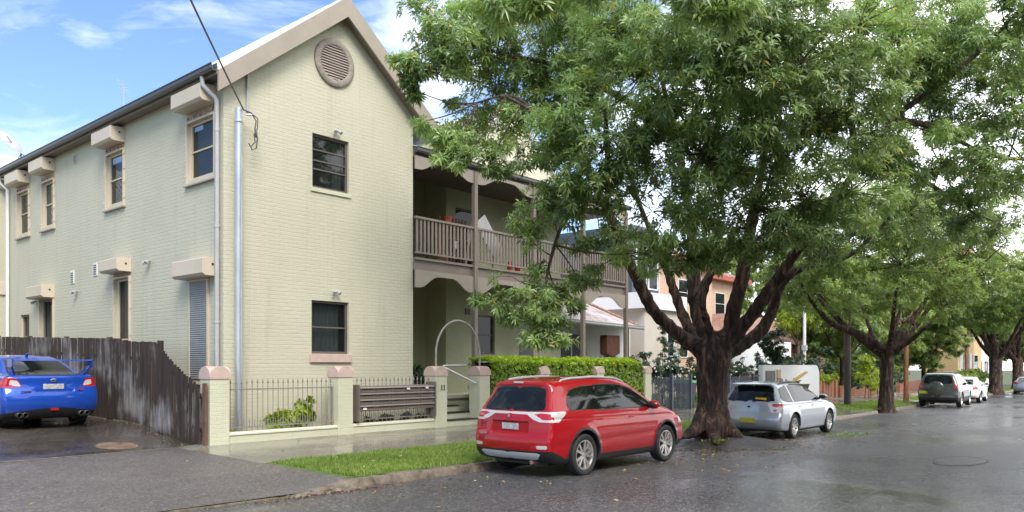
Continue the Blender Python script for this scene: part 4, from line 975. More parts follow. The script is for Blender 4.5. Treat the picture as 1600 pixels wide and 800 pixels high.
def make_car(name, label, cat, loc, rz, S, paint, group=None):
    root = empty(name, loc, rz, label, cat, group)
    sc_ = S.get('scale', 1.0); L, W, H = S['L'], S['W']/2, S['H']; h = S.get('h', .035)
    prof = poly_sdf(chaikin(S['profile'], 2))
    zz = smooth_curve(S['sect'], 7, .05); xx = smooth_curve(S['plan'], 7, .12); xtop = smooth_curve(S['plan_top'], 7, .12)
    zb = S['belt']; creases = S.get('crease', [])
    wheels = S['wheels']; Rw = S['R']; Ra = S.get('Ra', Rw+.055)
    # fast lookup of the side profile
    gx = np.arange(-.4, L+.4, .02); gz = np.arange(-.2, H+.4, .02); GX, GZ = np.meshgrid(gx, gz, indexing='ij'); PG = prof(GX, GZ)
    k = np.array([1, 2, 1])/4
    for _ in range(2):
        PG = np.apply_along_axis(lambda a: np.convolve(np.pad(a, 1, 'edge'), k, 'valid'), 0, PG); PG = np.apply_along_axis(lambda a: np.convolve(np.pad(a, 1, 'edge'), k, 'valid'), 1, PG)
    def look(x, z):
        u = np.clip((x-gx[0])/.02, 0, len(gx)-1.001); v = np.clip((z-gz[0])/.02, 0, len(gz)-1.001); i = u.astype(int); j = v.astype(int); a = u-i; b = v-j
        return PG[i, j]*(1-a)*(1-b)+PG[i+1, j]*a*(1-b)+PG[i, j+1]*(1-a)*b+PG[i+1, j+1]*a*b
    br, bf = S.get('bow', (.10, .22))
    def field(x, y, z):
        ay = np.abs(y); q = (ay/W)**2.6
        xb = x - br*q*np.clip(1-x/(L*.45), 0, 1) + bf*q*np.clip((x-L*.55)/(L*.45), 0, 1)
        f1 = look(xb, z + .055*(ay/W)**2*np.clip((z-zb)/.3, 0, 1))
        t = np.clip((z-zb)/(H-zb), 0, 1)
        w = W*zz(z)*(xx(x)*(1-t)+xtop(x)*t)
        for cz, ca, cw in creases: w = w - ca*np.exp(-((z-cz(x))/cw)**2)
        for xc in wheels:
            d = np.hypot(x-xc, z-Rw) - Ra; w = w + S.get('flare', .014)*np.exp(-(np.maximum(d, 0)/.07)**2)*(z < zb)
        f = smax(f1, ay - w, S.get('k', .07))
        for xc in wheels:
            d = np.hypot(x-xc, z-Rw) - Ra; cut = np.maximum(d, (W-.30) - ay); f = smax(f, -cut, .012)
        if 'cut' in S:
            for c in S['cut']: f = smax(f, -c(x, ay, z), .015)
        return f
    X = np.arange(-.15, L+.15, h); Y = np.arange(-W-.09, W+.09, h); Z = np.arange(0, H+.12, h)
    A, B, C = np.meshgrid(X, Y, Z, indexing='ij'); F = field(A, B, C)
    V, Q = surface_nets(F, (X[0], Y[0], Z[0]), h)
    def grad(V):
        e = .004; return np.stack([field(V[:, 0]+e, V[:, 1], V[:, 2])-field(V[:, 0]-e, V[:, 1], V[:, 2]), field(V[:, 0], V[:, 1]+e, V[:, 2])-field(V[:, 0], V[:, 1]-e, V[:, 2]), field(V[:, 0], V[:, 1], V[:, 2]+e)-field(V[:, 0], V[:, 1], V[:, 2]-e)], 1)/(2*e)
    for _ in range(2):
        g = grad(V); n2 = np.maximum((g**2).sum(1), .3); V = V - np.clip(field(V[:, 0], V[:, 1], V[:, 2])/n2, -h*.7, h*.7)[:, None]*g
    g = grad(V); Nn = g/np.maximum(np.linalg.norm(g, axis=1, keepdims=True), 1e-6)
    T = np.concatenate([Q[:, [0, 1, 2]], Q[:, [0, 2, 3]]])
    body = None; rest = T; out = []
    # each region: (name, material, level-set g(V), inset)
    for nm, mt, gfun in S['regions']:
        V, Nn, ins, rest = clip_tris(V, Nn, rest, gfun); out.append((nm, mt, ins))
    body = tri_mesh('body', V, Nn, rest, paint, root)
    for nm, mt, ins in out:
        if nm.startswith('two:'):   # left and right piece of the same kind
            cy = V[ins].mean(1)[:, 1]
            for m_ in (cy < 0, cy >= 0): tri_mesh(nm[4:], V, Nn, ins[m_], M[mt], root)
        elif nm.startswith('four:'):
            cc = V[ins].mean(1)
            for a in (True, False):
                for b in (True, False): tri_mesh(nm[5:], V, Nn, ins[((cc[:, 1] < 0) == a) & ((cc[:, 0] < L/2) == b)], M[mt], root)
        else: tri_mesh(nm, V, Nn, ins, M[mt] if mt != 'paint' else paint, root)
    for xc in wheels:
        for s in (-1, 1): make_wheel(root, xc, s*(W-.115), Rw, s, S.get('wheel', {}), rimr=S.get('rimr', .70), n=S.get('wn', 36))
    mb = MB(); mb.box(.35, -W+.32, .20, L-.45, W-.32, .34); mb.build('underbody', M['black'], root, local=True)
    if sc_ != 1.0: root.scale = (sc_, sc_, sc_)
    return root, field

# region helpers ------------------------------------------------------------
def side_poly(poly, ymin=.40, smooth_n=1):
    f = poly_sdf(chaikin(poly, smooth_n, q=.12) if smooth_n else poly)
    return lambda V: np.maximum(f(V[:, 0], V[:, 2]), ymin - np.abs(V[:, 1]))
def rear_poly(poly, xmax, mirror=True, smooth_n=1):
    f = poly_sdf(chaikin(poly, smooth_n, q=.12) if smooth_n else poly)
    return lambda V: np.maximum(f(np.abs(V[:, 1]) if mirror else V[:, 1], V[:, 2]), V[:, 0] - xmax)
def front_poly(poly, xmin, smooth_n=1):
    f = poly_sdf(chaikin(poly, smooth_n, q=.12) if smooth_n else poly)
    return lambda V: np.maximum(f(np.abs(V[:, 1]), V[:, 2]), xmin - V[:, 0])
def arches(wheels, R, Ra, W):
    def g(V):
        d = np.full(len(V), 9.)
        for xc in wheels: d = np.minimum(d, np.maximum(np.hypot(V[:, 0]-xc, V[:, 2]-R) - Ra - .012, W-.34-np.abs(V[:, 1])))
        return d
    return g
def below(zf): return lambda V: V[:, 2] - zf(V[:, 0], V[:, 1])
def grow(g, d): return lambda V: g(V) - d
def ring(g, d): return lambda V: np.abs(g(V)-d/2) - d/2
def union(*gs): return lambda V: np.minimum.reduce([g(V) for g in gs])
def inter(*gs): return lambda V: np.maximum.reduce([g(V) for g in gs])
def seam(pts, ymin=.45, w=.0035):
    P = np.array(pts, float)
    def g(V):
        d = np.full(len(V), 9.)
        for a, b in zip(P[:-1], P[1:]):
            e = b-a; t = np.clip(((V[:, 0]-a[0])*e[0]+(V[:, 2]-a[1])*e[1])/(e@e), 0, 1); d = np.minimum(d, np.hypot(V[:, 0]-a[0]-e[0]*t, V[:, 2]-a[1]-e[1]*t))
        return np.maximum(d-w, ymin-np.abs(V[:, 1]))
    return g
def mirror_part(root, x, z, W, paint, s=1.0):
    for sd in (-1, 1):
        mb = MB(); mb.sphere((x, sd*(W+.11), z), (.075*s, .115*s, .075*s), 14); a = mb.build('mirror', paint, root, smooth='all', local=True)
        mb = MB(); mb.bar((x+.02, sd*(W-.02), z-.06), (x, sd*(W+.08), z-.03), .05, .035); mb.sphere((x-.022, sd*(W+.11), z), (.06*s, .098*s, .062*s), 12); mb.build('mirror_glass', M['black'], a, smooth='all', local=True)
def handles(root, xs, z, W, paint, yofs=.012):
    for x in xs:
        for sd in (-1, 1):
            y = sd*(W+yofs); mb = MB(); mb.tube([(x-.09, y-sd*.03, z), (x-.075, y, z), (x+.075, y, z+.003), (x+.09, y-sd*.03, z+.003)], .014, 8); mb.build('door_handle', paint, root, smooth=True, local=True)
def plate(root, x, z, mat, w=.37, hh=.11, y=0, tilt=0):
    mb = MB(); mb.box(x-.012, y-w/2, z-hh/2, x+.0, y+w/2, z+hh/2); mb.build('number_plate', M[mat], root, local=True, bevel=.004)

def car_paint(name, c, metallic=0.0, rough=.28):
    m, nt, b = new_mat(name); b.inputs['Base Color'].default_value = (*c, 1); b.inputs['Metallic'].default_value = metallic; b.inputs['Roughness'].default_value = rough
    b.inputs['Coat Weight'].default_value = 1; b.inputs['Coat Roughness'].default_value = .035; b.inputs['Specular IOR Level'].default_value = .15
    co = coords(nt); n = N(nt, 'ShaderNodeTexNoise', Scale=900, Detail=1); nt.links.new(co, n.inputs['Vector'])  # rain beads
    v = N(nt, 'ShaderNodeTexVoronoi', Scale=55); nt.links.new(co, v.inputs['Vector']); r = ramp(nt, v.outputs['Distance'], [(.0, g3(1)), (.28, g3(0))])
    bp = N(nt, 'ShaderNodeBump', Strength=.05, Distance=.002); nt.links.new(r.outputs[0], bp.inputs['Height']); nt.links.new(bp.outputs[0], b.inputs['Coat Normal'])
    return m

# ------------------------------------------------------------------ red SUV
red = car_paint('red_paint', (.34, .001, .005), 0, .5)
Wd = [.98, 3.65]; R0 = .352; A0 = .41
win = [(.62, 1.12), (.60, 1.22), (.74, 1.41), (.98, 1.475), (1.7, 1.515), (2.25, 1.505), (2.62, 1.43), (3.0, 1.235), (3.22, 1.09), (2.6, 1.09), (1.3, 1.10)]
glassg = side_poly(win)
rearg = rear_poly([(0, 1.10), (.60, 1.115), (.66, 1.14), (.53, 1.46), (.45, 1.485), (0, 1.50)], .75)
shieldg = front_poly([(0, 1.08), (.68, 1.08), (.56, 1.50), (.45, 1.54), (0, 1.56)], 2.5)
tail_l = lambda V: np.maximum.reduce([poly_sdf([(.36, 1.09), (.36, 1.04), (.50, .965), (.62, .93), (1.0, .93), (1.0, 1.10)])(np.abs(V[:, 1]), V[:, 2]), poly_sdf([(-.3, .90), (.30, .925), (.56, 1.105), (-.3, 1.10)])(V[:, 0], V[:, 2])])
tail_red = lambda V: np.maximum.reduce([tail_l(V)+.012, poly_sdf([(.48, 1.05), (.60, 1.075), (.80, 1.06), (.84, .965), (.66, .965), (.60, 1.0)])(np.abs(V[:, 1]), V[:, 2]), V[:, 0]-.22])
band = rear_poly([(0, 1.05), (.72, 1.045), (.72, 1.085), (0, 1.09)], .4)
cl = lambda x, y: .335 + .0*x + np.where(x < .45, .13*np.clip((.45-x)/.3, 0, 1), 0) + np.where(x > 4.1, .06, 0)
SUV = dict(L=4.655, W=1.80, H=1.66, h=.028, belt=1.06, R=R0, Ra=A0, wheels=Wd, k=.085, flare=.018, bow=(.13, .34), scale=.965,
    profile=[(.14, .27), (.03, .36), (-.015, .52), (-.01, .66), (.04, .78), (.05, .93), (.09, 1.07), (.24, 1.32), (.36, 1.50), (.30, 1.585), (.62, 1.625), (1.2, 1.655), (1.8, 1.66), (2.35, 1.63), (2.75, 1.53), (3.1, 1.34), (3.42, 1.12), (3.75, 1.06), (4.15, .985), (4.45, .87), (4.6, .72), (4.655, .55), (4.65, .36), (4.5, .24), (3.9, .20), (.6, .20)],
    sect=[(0, .88), (.25, .93), (.42, .985), (.62, 1.0), (.82, .995), (.98, .975), (1.06, .95), (1.3, .845), (1.5, .745), (1.66, .66)],
    plan=[(-.1, .90), (.1, .95), (.5, .99), (1.2, 1), (3.3, 1), (3.9, .985), (4.3, .95), (4.7, .88)], plan_top=[(0, .88), (.6, .95), (1.4, 1), (2.3, 1), (2.9, .93), (3.5, .88), (4.7, .8)],
    crease=[(lambda x: .965-.02*(x-1), .010, .022), (lambda x: .55+.02*x, .008, .05)],
    cut=[lambda x, ay, z: np.maximum.reduce([ay-.40, np.abs(z-.83)-.095, x-.085])],
    regions=[('four:wheel_arch_liner', 'black', arches(Wd, R0, A0-.01, .9)), ('two:side_window', 'car_glass', glassg), ('window_seal', 'black', ring(glassg, .02)),
        ('rear_window', 'car_glass', rearg), ('rear_window_seal', 'black', ring(rearg, .014)), ('windscreen', 'car_glass', shieldg),
        ('two:tail_light_lens', 'red_lens', tail_red), ('two:tail_light', 'clear_lens', tail_l), ('tailgate_garnish', 'silver_plastic', band),
        ('two:reversing_light', 'clear_lens', rear_poly([(.60, .50), (.78, .50), (.78, .56), (.58, .555)], .3)), ('two:bumper_reflector', 'red_lens', rear_poly([(.48, .50), (.585, .50), (.57, .555), (.50, .545)], .3)),
        ('skid_plate', 'silver_plastic', rear_poly([(0, .31), (.56, .31), (.66, .43), (0, .43)], .25)),
        ('cladding', 'black', union(below(cl), inter(arches(Wd, R0, A0+.045, .9), lambda V: V[:, 2]-.82))),
        ('door_gap', 'black', union(seam([(1.13, 1.10), (1.30, .75), (1.38, .35)]), seam([(2.22, 1.50), (2.30, 1.1), (2.30, .35)]), seam([(3.30, 1.06), (3.30, .72), (3.24, .35)]), seam([(1.38, .36), (3.24, .36)]), )),
        ('tailgate_gap', 'black', inter(ring(rear_poly([(0, .55), (.52, .55), (.66, .66), (.66, .93), (.9, 1.2), (.9, 1.9), (0, 1.9)], .5, smooth_n=0), .007), lambda V: np.abs(V[:, 1])-.70)),
        ('two:headlight', 'clear_lens', lambda V: np.maximum.reduce([np.abs(V[:, 2]-.80)-.07, .42-np.abs(V[:, 1]), 4.15-V[:, 0]])), ('grille', 'black', front_poly([(0, .40), (.5, .40), (.42, .82), (0, .84)], 4.2))],
    wheel=dict(spokes=5, double=True, sw=.042), rimr=.70)
car, fld = make_car('parked_suv', 'shiny red SUV with alloy wheels parked at the kerb in front of the hedge', 'car', (9.42, 8.255, -.085), -.004, SUV, red)
def rails(root, xa, xb, y, z, mat='alloy'):
    for s in (-1, 1):
        mb = MB(); mb.tube([(xa, s*y, z-.07), (xa+.10, s*y, z-.015), (xa+.35, s*y, z+.01), ((xa+xb)/2, s*y, z+.03), (xb-.35, s*y, z+.0), (xb-.1, s*(y-.01), z-.045), (xb, s*(y-.01), z-.09)], [.012, .02, .022, .022, .022, .02, .012], 8); mb.build('roof_rail', M[mat], root, smooth=True, local=True)
rails(car, .62, 2.62, .575, 1.62, 'pipe')
mirror_part(car, 3.06, 1.12, .84, red, 1.1); handles(car, [1.42, 2.42], .93, .865, red)
plate(car, .083, .845, 'plate', .36, .105)
mb = MB(); mb.tube([(.02, .02, 1.115), (-.01, .05, 1.135), (.015, .42, 1.15)], [.02, .012, .006], 6); mb.build('wiper', M['black'], car, local=True)
mb = MB(); mb.prism([(-.03, 0), (.03, 0), (0, .05)], 0, .035, .045); mb.v = [(p[0], p[1], p[2]+1.0) for p in mb.v]; mb.build('badge', M['chrome'], car, local=True)
mb = MB(); mb.box(.005, .46, .70, .015, .62, .725); mb.build('lettering_strip', M['chrome'], car, local=True)
mb = MB(); mb.tube([(.12, -.42, .27), (.5, -.42, .27)], .035, 10); mb.tube([(.2, -.42, .27), (.3, -.2, .27), (.8, 0, .28)], .03, 8); mb.build('exhaust', noisy('rusty_exhaust', (.15, .08, .05), (.4, .3, .22), scale=20), car, smooth=True, local=True)
mb = MB(); mb.box(.285, -.10, 1.555, .30, .10, 1.585); mb.build('high_brake_light', M['clear_lens'], car, local=True)

# ------------------------------------------------------------------ silver wagon
silver = car_paint('silver_paint', (.42, .45, .49), .55, .32)
Wd = [.93, 3.455]; R1 = .315; A1 = .37
win = [(.28, 1.02), (.42, 1.26), (.62, 1.33), (1.3, 1.385), (1.9, 1.385), (2.25, 1.33), (2.75, 1.08), (2.95, .965), (1.6, .95), (.5, .95)]
glassg = side_poly(win); rearg = rear_poly([(0, .96), (.60, .97), (.62, 1.0), (.50, 1.34), (0, 1.37)], .75); shieldg = front_poly([(0, .98), (.64, .98), (.50, 1.36), (0, 1.40)], 2.0)
tl = lambda V: np.maximum.reduce([poly_sdf([(.46, .93), (.60, .93), (1, .93), (1, .68), (.62, .66), (.56, .72)])(np.abs(V[:, 1]), V[:, 2]), poly_sdf([(-.3, .6), (.06, .66), (.34, .90), (.30, .93), (-.3, .94)])(V[:, 0], V[:, 2])])
tlr = lambda V: np.maximum(tl(V)+.012, np.minimum(poly_sdf([(.56, .91), (1, .91), (1, .82), (.60, .84)])(np.abs(V[:, 1]), V[:, 2]), poly_sdf([(.60, .77), (.70, .78), (.72, .70), (.64, .70)])(np.abs(V[:, 1]), V[:, 2])))
WAG = dict(L=4.47, W=1.74, H=1.45, h=.032, belt=.93, R=R1, Ra=A1, wheels=Wd, k=.08, bow=(.12, .34),
    profile=[(.12, .24), (.0, .32), (-.03, .50), (.0, .60), (.06, .70), (.07, .88), (.14, 1.0), (.30, 1.25), (.38, 1.36), (.34, 1.41), (.7, 1.435), (1.3, 1.455), (1.8, 1.45), (2.15, 1.40), (2.6, 1.20), (3.05, .96), (3.4, .93), (3.9, .86), (4.25, .74), (4.42, .60), (4.47, .42), (4.42, .24), (3.9, .17), (.6, .17)],
    sect=[(0, .88), (.25, .95), (.45, .99), (.6, 1.0), (.8, .985), (.93, .95), (1.15, .83), (1.35, .71), (1.45, .64)],
    plan=[(-.1, .90), (.1, .95), (.5, .99), (1.2, 1), (3.1, 1), (3.8, .98), (4.2, .93), (4.6, .84)], plan_top=[(0, .84), (.6, .93), (1.2, 1), (2.0, 1), (2.6, .94), (3.2, .88), (4.6, .8)],
    crease=[(lambda x: .87-.0*x, .010, .022)],
    regions=[('four:wheel_arch_liner', 'black', arches(Wd, R1, A1-.01, .87)), ('two:side_window', 'car_glass', inter(glassg, lambda V: -(np.abs(V[:, 0]-.92)-.025))), ('window_seal', 'black', inter(ring(glassg, .014))),
        ('rear_window', 'car_glass', rearg), ('rear_window_seal', 'black', ring(rearg, .014)), ('windscreen', 'car_glass', shieldg), ('two:tail_light_lens', 'red_lens', tlr), ('two:tail_light', 'clear_lens', tl),
        ('lower_lip', 'black', below(lambda x, y: .235+.0*x)),
        ('door_gap', 'black', union(seam([(1.05, .93), (1.22, .70), (1.32, .25)]), seam([(1.95, 1.35), (2.05, .9), (2.05, .25)]), seam([(2.98, .93), (3.0, .6), (2.96, .25)]))),
        ('tailgate_gap', 'black', inter(ring(rear_poly([(0, .585), (.56, .585), (.58, .9), (.75, 1.5), (0, 1.6)], .5, smooth_n=0), .008), lambda V: np.abs(V[:, 1])-.62)),
        ('two:headlight', 'clear_lens', lambda V: np.maximum.reduce([np.abs(V[:, 2]-.64)-.07, .38-np.abs(V[:, 1]), 4.0-V[:, 0]])), ('grille', 'black', front_poly([(0, .28), (.5, .28), (.42, .64), (0, .66)], 4.2))],
    wheel=dict(spokes=5, double=True, sw=.03), rimr=.68, wn=28)
car, fld = make_car('parked_wagon', 'silver station wagon with a yellow rear plate parked just beyond the big tree trunk', 'car', (18.98, 8.50, -.175), 0, WAG, silver)
rails(car, .55, 2.1, .53, 1.42, 'black'); mirror_part(car, 2.78, 1.03, .80, silver); handles(car, [1.28, 2.2], .82, .845, silver)
plate(car, -.03, .49, 'plate_y', .40, .13); mb = MB(); mb.box(.155, -.42, 1.0, .165, -.13, 1.06); mb.build('rear_sticker', plain('yellow_sticker', (.75, .42, .01), .5), car, local=True)
mb = MB(); mb.prism([(.33, 1.40), (.20, 1.385), (.20, 1.405), (.36, 1.425)], 1, -.52, .52); mb.build('roof_spoiler', silver, car, local=True)
mb = MB(); mb.sphere((.052, 0, .83), (.012, .045, .025), 10); mb.build('badge', M['black'], car, local=True)

# ------------------------------------------------------------------ blue sports sedan in the driveway
blue = car_paint('blue_paint', (.010, .065, .40), .2, .35)
Wd = [1.0, 3.65]; R2 = .335; A2 = .385
win = [(.82, 1.02), (1.05, 1.18), (1.35, 1.28), (1.7, 1.35), (2.2, 1.36), (2.6, 1.27), (3.0, 1.08), (3.15, .99), (2.0, .97)]
glassg = side_poly(win); rearg = lambda V: np.maximum(poly_sdf([(-.62, 1.065), (.62, 1.065), (.50, 1.34), (-.50, 1.34)])(V[:, 1], V[:, 2]), V[:, 0]-1.55); shieldg = front_poly([(0, 1.02), (.66, 1.02), (.52, 1.36), (0, 1.40)], 2.3)
tl = lambda V: np.maximum.reduce([poly_sdf([(.56, .90), (.62, .99), (.80, 1.02), (1, 1.0), (1, .83), (.54, .83)])(np.abs(V[:, 1]), V[:, 2]), V[:, 0]-.30+.5*(V[:, 2]-.9)])
tlc = lambda V: np.maximum(tl(V)+.014, poly_sdf([(.53, .84), (.60, .95), (.72, .97), (.74, .88), (.66, .86)])(np.abs(V[:, 1]), V[:, 2]))
WRX = dict(L=4.595, W=1.795, H=1.47, h=.028, belt=1.0, R=R2, Ra=A2, wheels=Wd, k=.075, bow=(.17, .34),
    profile=[(.16, .23), (.05, .30), (-.03, .45), (-.04, .62), (.0, .74), (.05, .86), (.04, 1.03), (.10, 1.075), (.35, 1.075), (.62, 1.09), (1.0, 1.26), (1.35, 1.40), (1.75, 1.465), (2.2, 1.47), (2.55, 1.40), (3.0, 1.18), (3.35, 1.02), (3.8, .95), (4.2, .83), (4.45, .70), (4.59, .5), (4.55, .25), (4.0, .18), (.6, .18)],
    sect=[(0, .88), (.25, .94), (.45, .985), (.65, 1.0), (.85, .985), (1.0, .935), (1.15, .80), (1.35, .68), (1.47, .58)],
    plan=[(-.1, .92), (.1, .96), (.5, 1.0), (1.0, 1.01), (1.7, .985), (3.1, .99), (3.7, 1), (4.2, .95), (4.6, .86)], plan_top=[(0, .9), (.6, .92), (1.3, .96), (1.9, 1), (2.3, 1), (2.8, .94), (3.3, .9), (4.6, .8)],
    crease=[(lambda x: .90, .008, .022)],
    cut=[lambda x, ay, z: np.maximum.reduce([ay-.36-.25*(z-.75), np.abs(z-.82)-.085, x-.035])],
    regions=[('four:wheel_arch_liner', 'black', arches(Wd, R2, A2-.01, .9)), ('two:side_window', 'car_glass', glassg), ('window_seal', 'black', ring(glassg, .016)), ('rear_window', 'car_glass', rearg), ('rear_window_seal', 'black', ring(rearg, .012)), ('windscreen', 'car_glass', shieldg),
        ('two:tail_light_lens', 'clear_lens', tlc), ('two:tail_light', 'red_lens', tl),
        ('diffuser', 'black', lambda V: np.maximum(V[:, 2] - (.42 - .10*np.clip((np.abs(V[:, 1])-.2)/.7, 0, 1)), V[:, 0]-.42)), ('lower_lip', 'black', below(lambda x, y: .24+0*x)),
        ('boot_gap', 'black', inter(ring(rear_poly([(0, .70), (.50, .70), (.56, .83), (.57, .9), (.62, .99), (.74, 1.3), (0, 1.4)], .6, smooth_n=0), .008), lambda V: np.abs(V[:, 1])-.60)),
        ('door_gap', 'black', union(seam([(1.28, 1.0), (1.42, .7), (1.45, .25)]), seam([(2.2, 1.35), (2.25, .9), (2.25, .25)]), seam([(3.25, 1.0), (3.25, .6), (3.2, .25)])))],
    wheel=dict(spokes=5, double=True, sw=.03, mat='pipe'), rimr=.72)
BX = 5.72
car, fld = make_car('parked_sedan', 'bright blue sports sedan with a tall rear wing in the driveway', 'car', (BX, 16.75, .455), R_(90), WRX, blue)
mb = MB(); yw_ = .70
foil = [(.00, 1.335), (.03, 1.36), (.14, 1.362), (.27, 1.335), (.14, 1.338)]
mb.prism(foil, 1, -yw_, yw_); wg = mb.build('rear_wing', blue, car, local=True, bevel=.006)
for s in (-1, 1):
    mb = MB(); mb.prism([(.02, 1.37), (.02, 1.24), (.07, 1.20), (.28, 1.22), (.30, 1.36)], 1, s*yw_, s*(yw_+.022))
    mb.add([(.10, s*(yw_-.01), 1.24), (.26, s*(yw_-.01), 1.24), (.42, s*.60, 1.075), (.20, s*.60, 1.06), (.10, s*(yw_+.02), 1.22), (.26, s*(yw_+.02), 1.22), (.42, s*.65, 1.075), (.20, s*.65, 1.06)], [(0,1,2,3),(7,6,5,4),(0,4,5,1),(1,5,6,2),(2,6,7,3),(3,7,4,0)]); mb.build('wing_upright', blue, wg, local=True, bevel=.004)
plate(car, .038, .835, 'plate', .37, .10); mirror_part(car, 3.05, 1.06, .83, blue)
mb = MB(); mb.lathe([(.001, 0), (.045, .004), (.06, 0)], (0, 0, 0), axis=0, n=20); mb.v = [(.03-p[0], p[1], p[2]*.5+.955) for p in mb.v]; mb.build('badge', M['chrome'], car, smooth=True, local=True)
mb = MB(); mb.box(-.005, .40, .735, .005, .58, .755); mb.build('lettering_strip', M['chrome'], car, local=True); mb = MB(); mb.box(.0, -.52, .765, .012, -.44, .79); mb.build('trim_badge', M['red_lens'], car, local=True)
mb = MB(); mb.box(-.035, -.07, .375, -.005, .07, .415); mb.build('fog_light', M['red_lens'], car, local=True)
for s in (-1, 1):
    for q in (.50, .60): mb = MB(); mb.lathe([(.045, .10), (.05, -.045), (.044, -.05), (.04, .08)], (.03, s*q, .30), axis=0, n=18); mb.build('exhaust_tip', M['gutter'], car, smooth=True, local=True)
for q in (-.3, -.15, 0, .15, .3): mb = MB(); mb.prism([(-.0, .34), (.12, .24), (.12, .36)], 1, q-.006, q+.006); mb.build('diffuser_fin', M['black'], car, local=True)
mb = MB(); mb.tube([(1.55, 0, 1.44), (1.48, 0, 1.49), (1.40, 0, 1.50)], [.03, .02, .006], 8); mb.build('shark_antenna', blue, car, smooth=True, local=True)

# ------------------------------------------------------------------ far cars
dark = car_paint('dark_grey_paint', (.085, .088, .082), .4, .3)
Wd = [.85, 3.41]; R3 = .35; A3 = .40
win = [(.40, 1.12), (.46, 1.42), (.8, 1.50), (1.9, 1.54), (2.3, 1.50), (2.85, 1.2), (3.05, 1.06), (1.4, 1.04)]
glassg = side_poly(win); rearg = rear_poly([(0, 1.12), (.62, 1.12), (.54, 1.50), (0, 1.53)], .7); shieldg = front_poly([(0, 1.08), (.68, 1.08), (.54, 1.52), (0, 1.56)], 2.3)
tl = lambda V: np.maximum.reduce([poly_sdf([(.66, 1.20), (1, 1.20), (1, .88), (.70, .92)])(np.abs(V[:, 1]), V[:, 2]), V[:, 0]-.24])
SUV2 = dict(L=4.3, W=1.80, H=1.66, h=.045, belt=1.04, R=R3, Ra=A3, wheels=Wd, k=.09, flare=.03, bow=(.10, .3), scale=1.04,
    profile=[(.10, .30), (.0, .38), (.0, .6), (.05, .75), (.08, 1.0), (.14, 1.2), (.26, 1.5), (.34, 1.61), (.9, 1.66), (1.8, 1.67), (2.3, 1.62), (2.8, 1.34), (3.15, 1.1), (3.7, 1.02), (4.1, .88), (4.28, .6), (4.25, .3), (3.8, .22), (.6, .22)],
    sect=[(0, .88), (.3, .95), (.5, 1.0), (.8, .99), (1.04, .95), (1.3, .86), (1.5, .77), (1.66, .68)], plan=[(-.1, .92), (.5, 1), (3.1, 1), (3.8, .97), (4.4, .86)], plan_top=[(0, .88), (.6, .95), (1.4, 1), (2.3, 1), (2.9, .93), (4.4, .8)],
    regions=[('four:wheel_arch_liner', 'black', arches(Wd, R3, A3-.01, .9)), ('two:side_window', 'car_glass', glassg), ('rear_window', 'car_glass', rearg), ('windscreen', 'car_glass', shieldg), ('two:tail_light', 'red_lens', tl), ('cladding', 'black', below(lambda x, y: .48+0*x))],
    wheel=dict(spokes=5, double=False, sw=.08), wn=24)
ang = math.atan(.055)
def kerb_park(x, gap=.25, w=1.8): return yk(x) - gap - w/2
x = 42.6; car, _ = make_car('parked_suv', 'dark grey off-roader with a covered spare wheel on its tailgate', 'car', (x, 9.35, zr(x)+.02), ang, SUV2, dark)
mb = MB(); mb.lathe([(.001, -.16), (.30, -.155), (.345, -.12), (.35, .0), (.34, .02)], (.03, .06, .90), axis=0, n=32); mb.build('spare_wheel_cover', dark, car, smooth=True, local=True)
plate(car, -.005, .72, 'plate_y', .38, .13, y=.58); mirror_part(car, 2.9, 1.14, .85, dark)
whitep = car_paint('white_paint_car', (.72, .72, .72), 0, .3)
Wd = [.75, 3.26]; R4 = .33; A4 = .38
win = [(1.05, 1.0), (1.25, 1.22), (1.6, 1.38), (2.0, 1.40), (2.5, 1.25), (2.85, 1.0), (2.0, .96)]
glassg = side_poly(win); rearg = lambda V: np.maximum(poly_sdf([(-.5, 1.02), (.5, 1.02), (.42, 1.34), (-.42, 1.34)])(V[:, 1], V[:, 2]), V[:, 0]-1.5); shieldg = front_poly([(0, 1.02), (.6, 1.02), (.5, 1.36), (0, 1.42)], 2.2)
def round_lamp(y0, z0, r, x1): return lambda V: np.maximum(np.hypot(np.abs(V[:, 1])-y0, (V[:, 2]-z0)*.85)-r, V[:, 0]-x1)
BTL = dict(L=4.1, W=1.72, H=1.49, h=.045, belt=.95, R=R4, Ra=A4, wheels=Wd, k=.10, flare=.06, bow=(.3, .4),
    profile=[(.14, .28), (.0, .38), (.0, .55), (.1, .8), (.4, 1.02), (.8, 1.14), (1.15, 1.36), (1.6, 1.48), (2.0, 1.49), (2.45, 1.40), (2.9, 1.1), (3.2, .98), (3.7, .88), (4.0, .66), (4.1, .45), (4.0, .24), (.6, .2)],
    sect=[(0, .86), (.3, .93), (.6, 1.0), (.8, .98), (.95, .92), (1.2, .80), (1.49, .6)], plan=[(-.1, .8), (.5, .98), (1, 1), (3.1, 1), (3.8, .9), (4.2, .75)], plan_top=[(0, .7), (.8, .9), (1.6, 1), (2.2, 1), (2.9, .9), (4.2, .7)],
    regions=[('four:wheel_arch_liner', 'black', arches(Wd, R4, A4-.01, .86)), ('two:side_window', 'car_glass', glassg), ('rear_window', 'car_glass', rearg), ('windscreen', 'car_glass', shieldg), ('two:tail_light', 'red_lens', round_lamp(.62, .80, .13, .6)), ('lower_lip', 'black', below(lambda x, y: .27+0*x))],
    wheel=dict(spokes=5, double=False, sw=.08), wn=24)
x = 50.6; car, _ = make_car('parked_hatchback', 'small round white hatchback with circular red tail lights parked ahead of the dark grey off-roader', 'car', (x, 9.85, zr(x)+.02), ang, BTL, whitep); mirror_part(car, 2.75, 1.05, .8, whitep)
S5 = dict(SUV2); S5['scale'] = 1.0
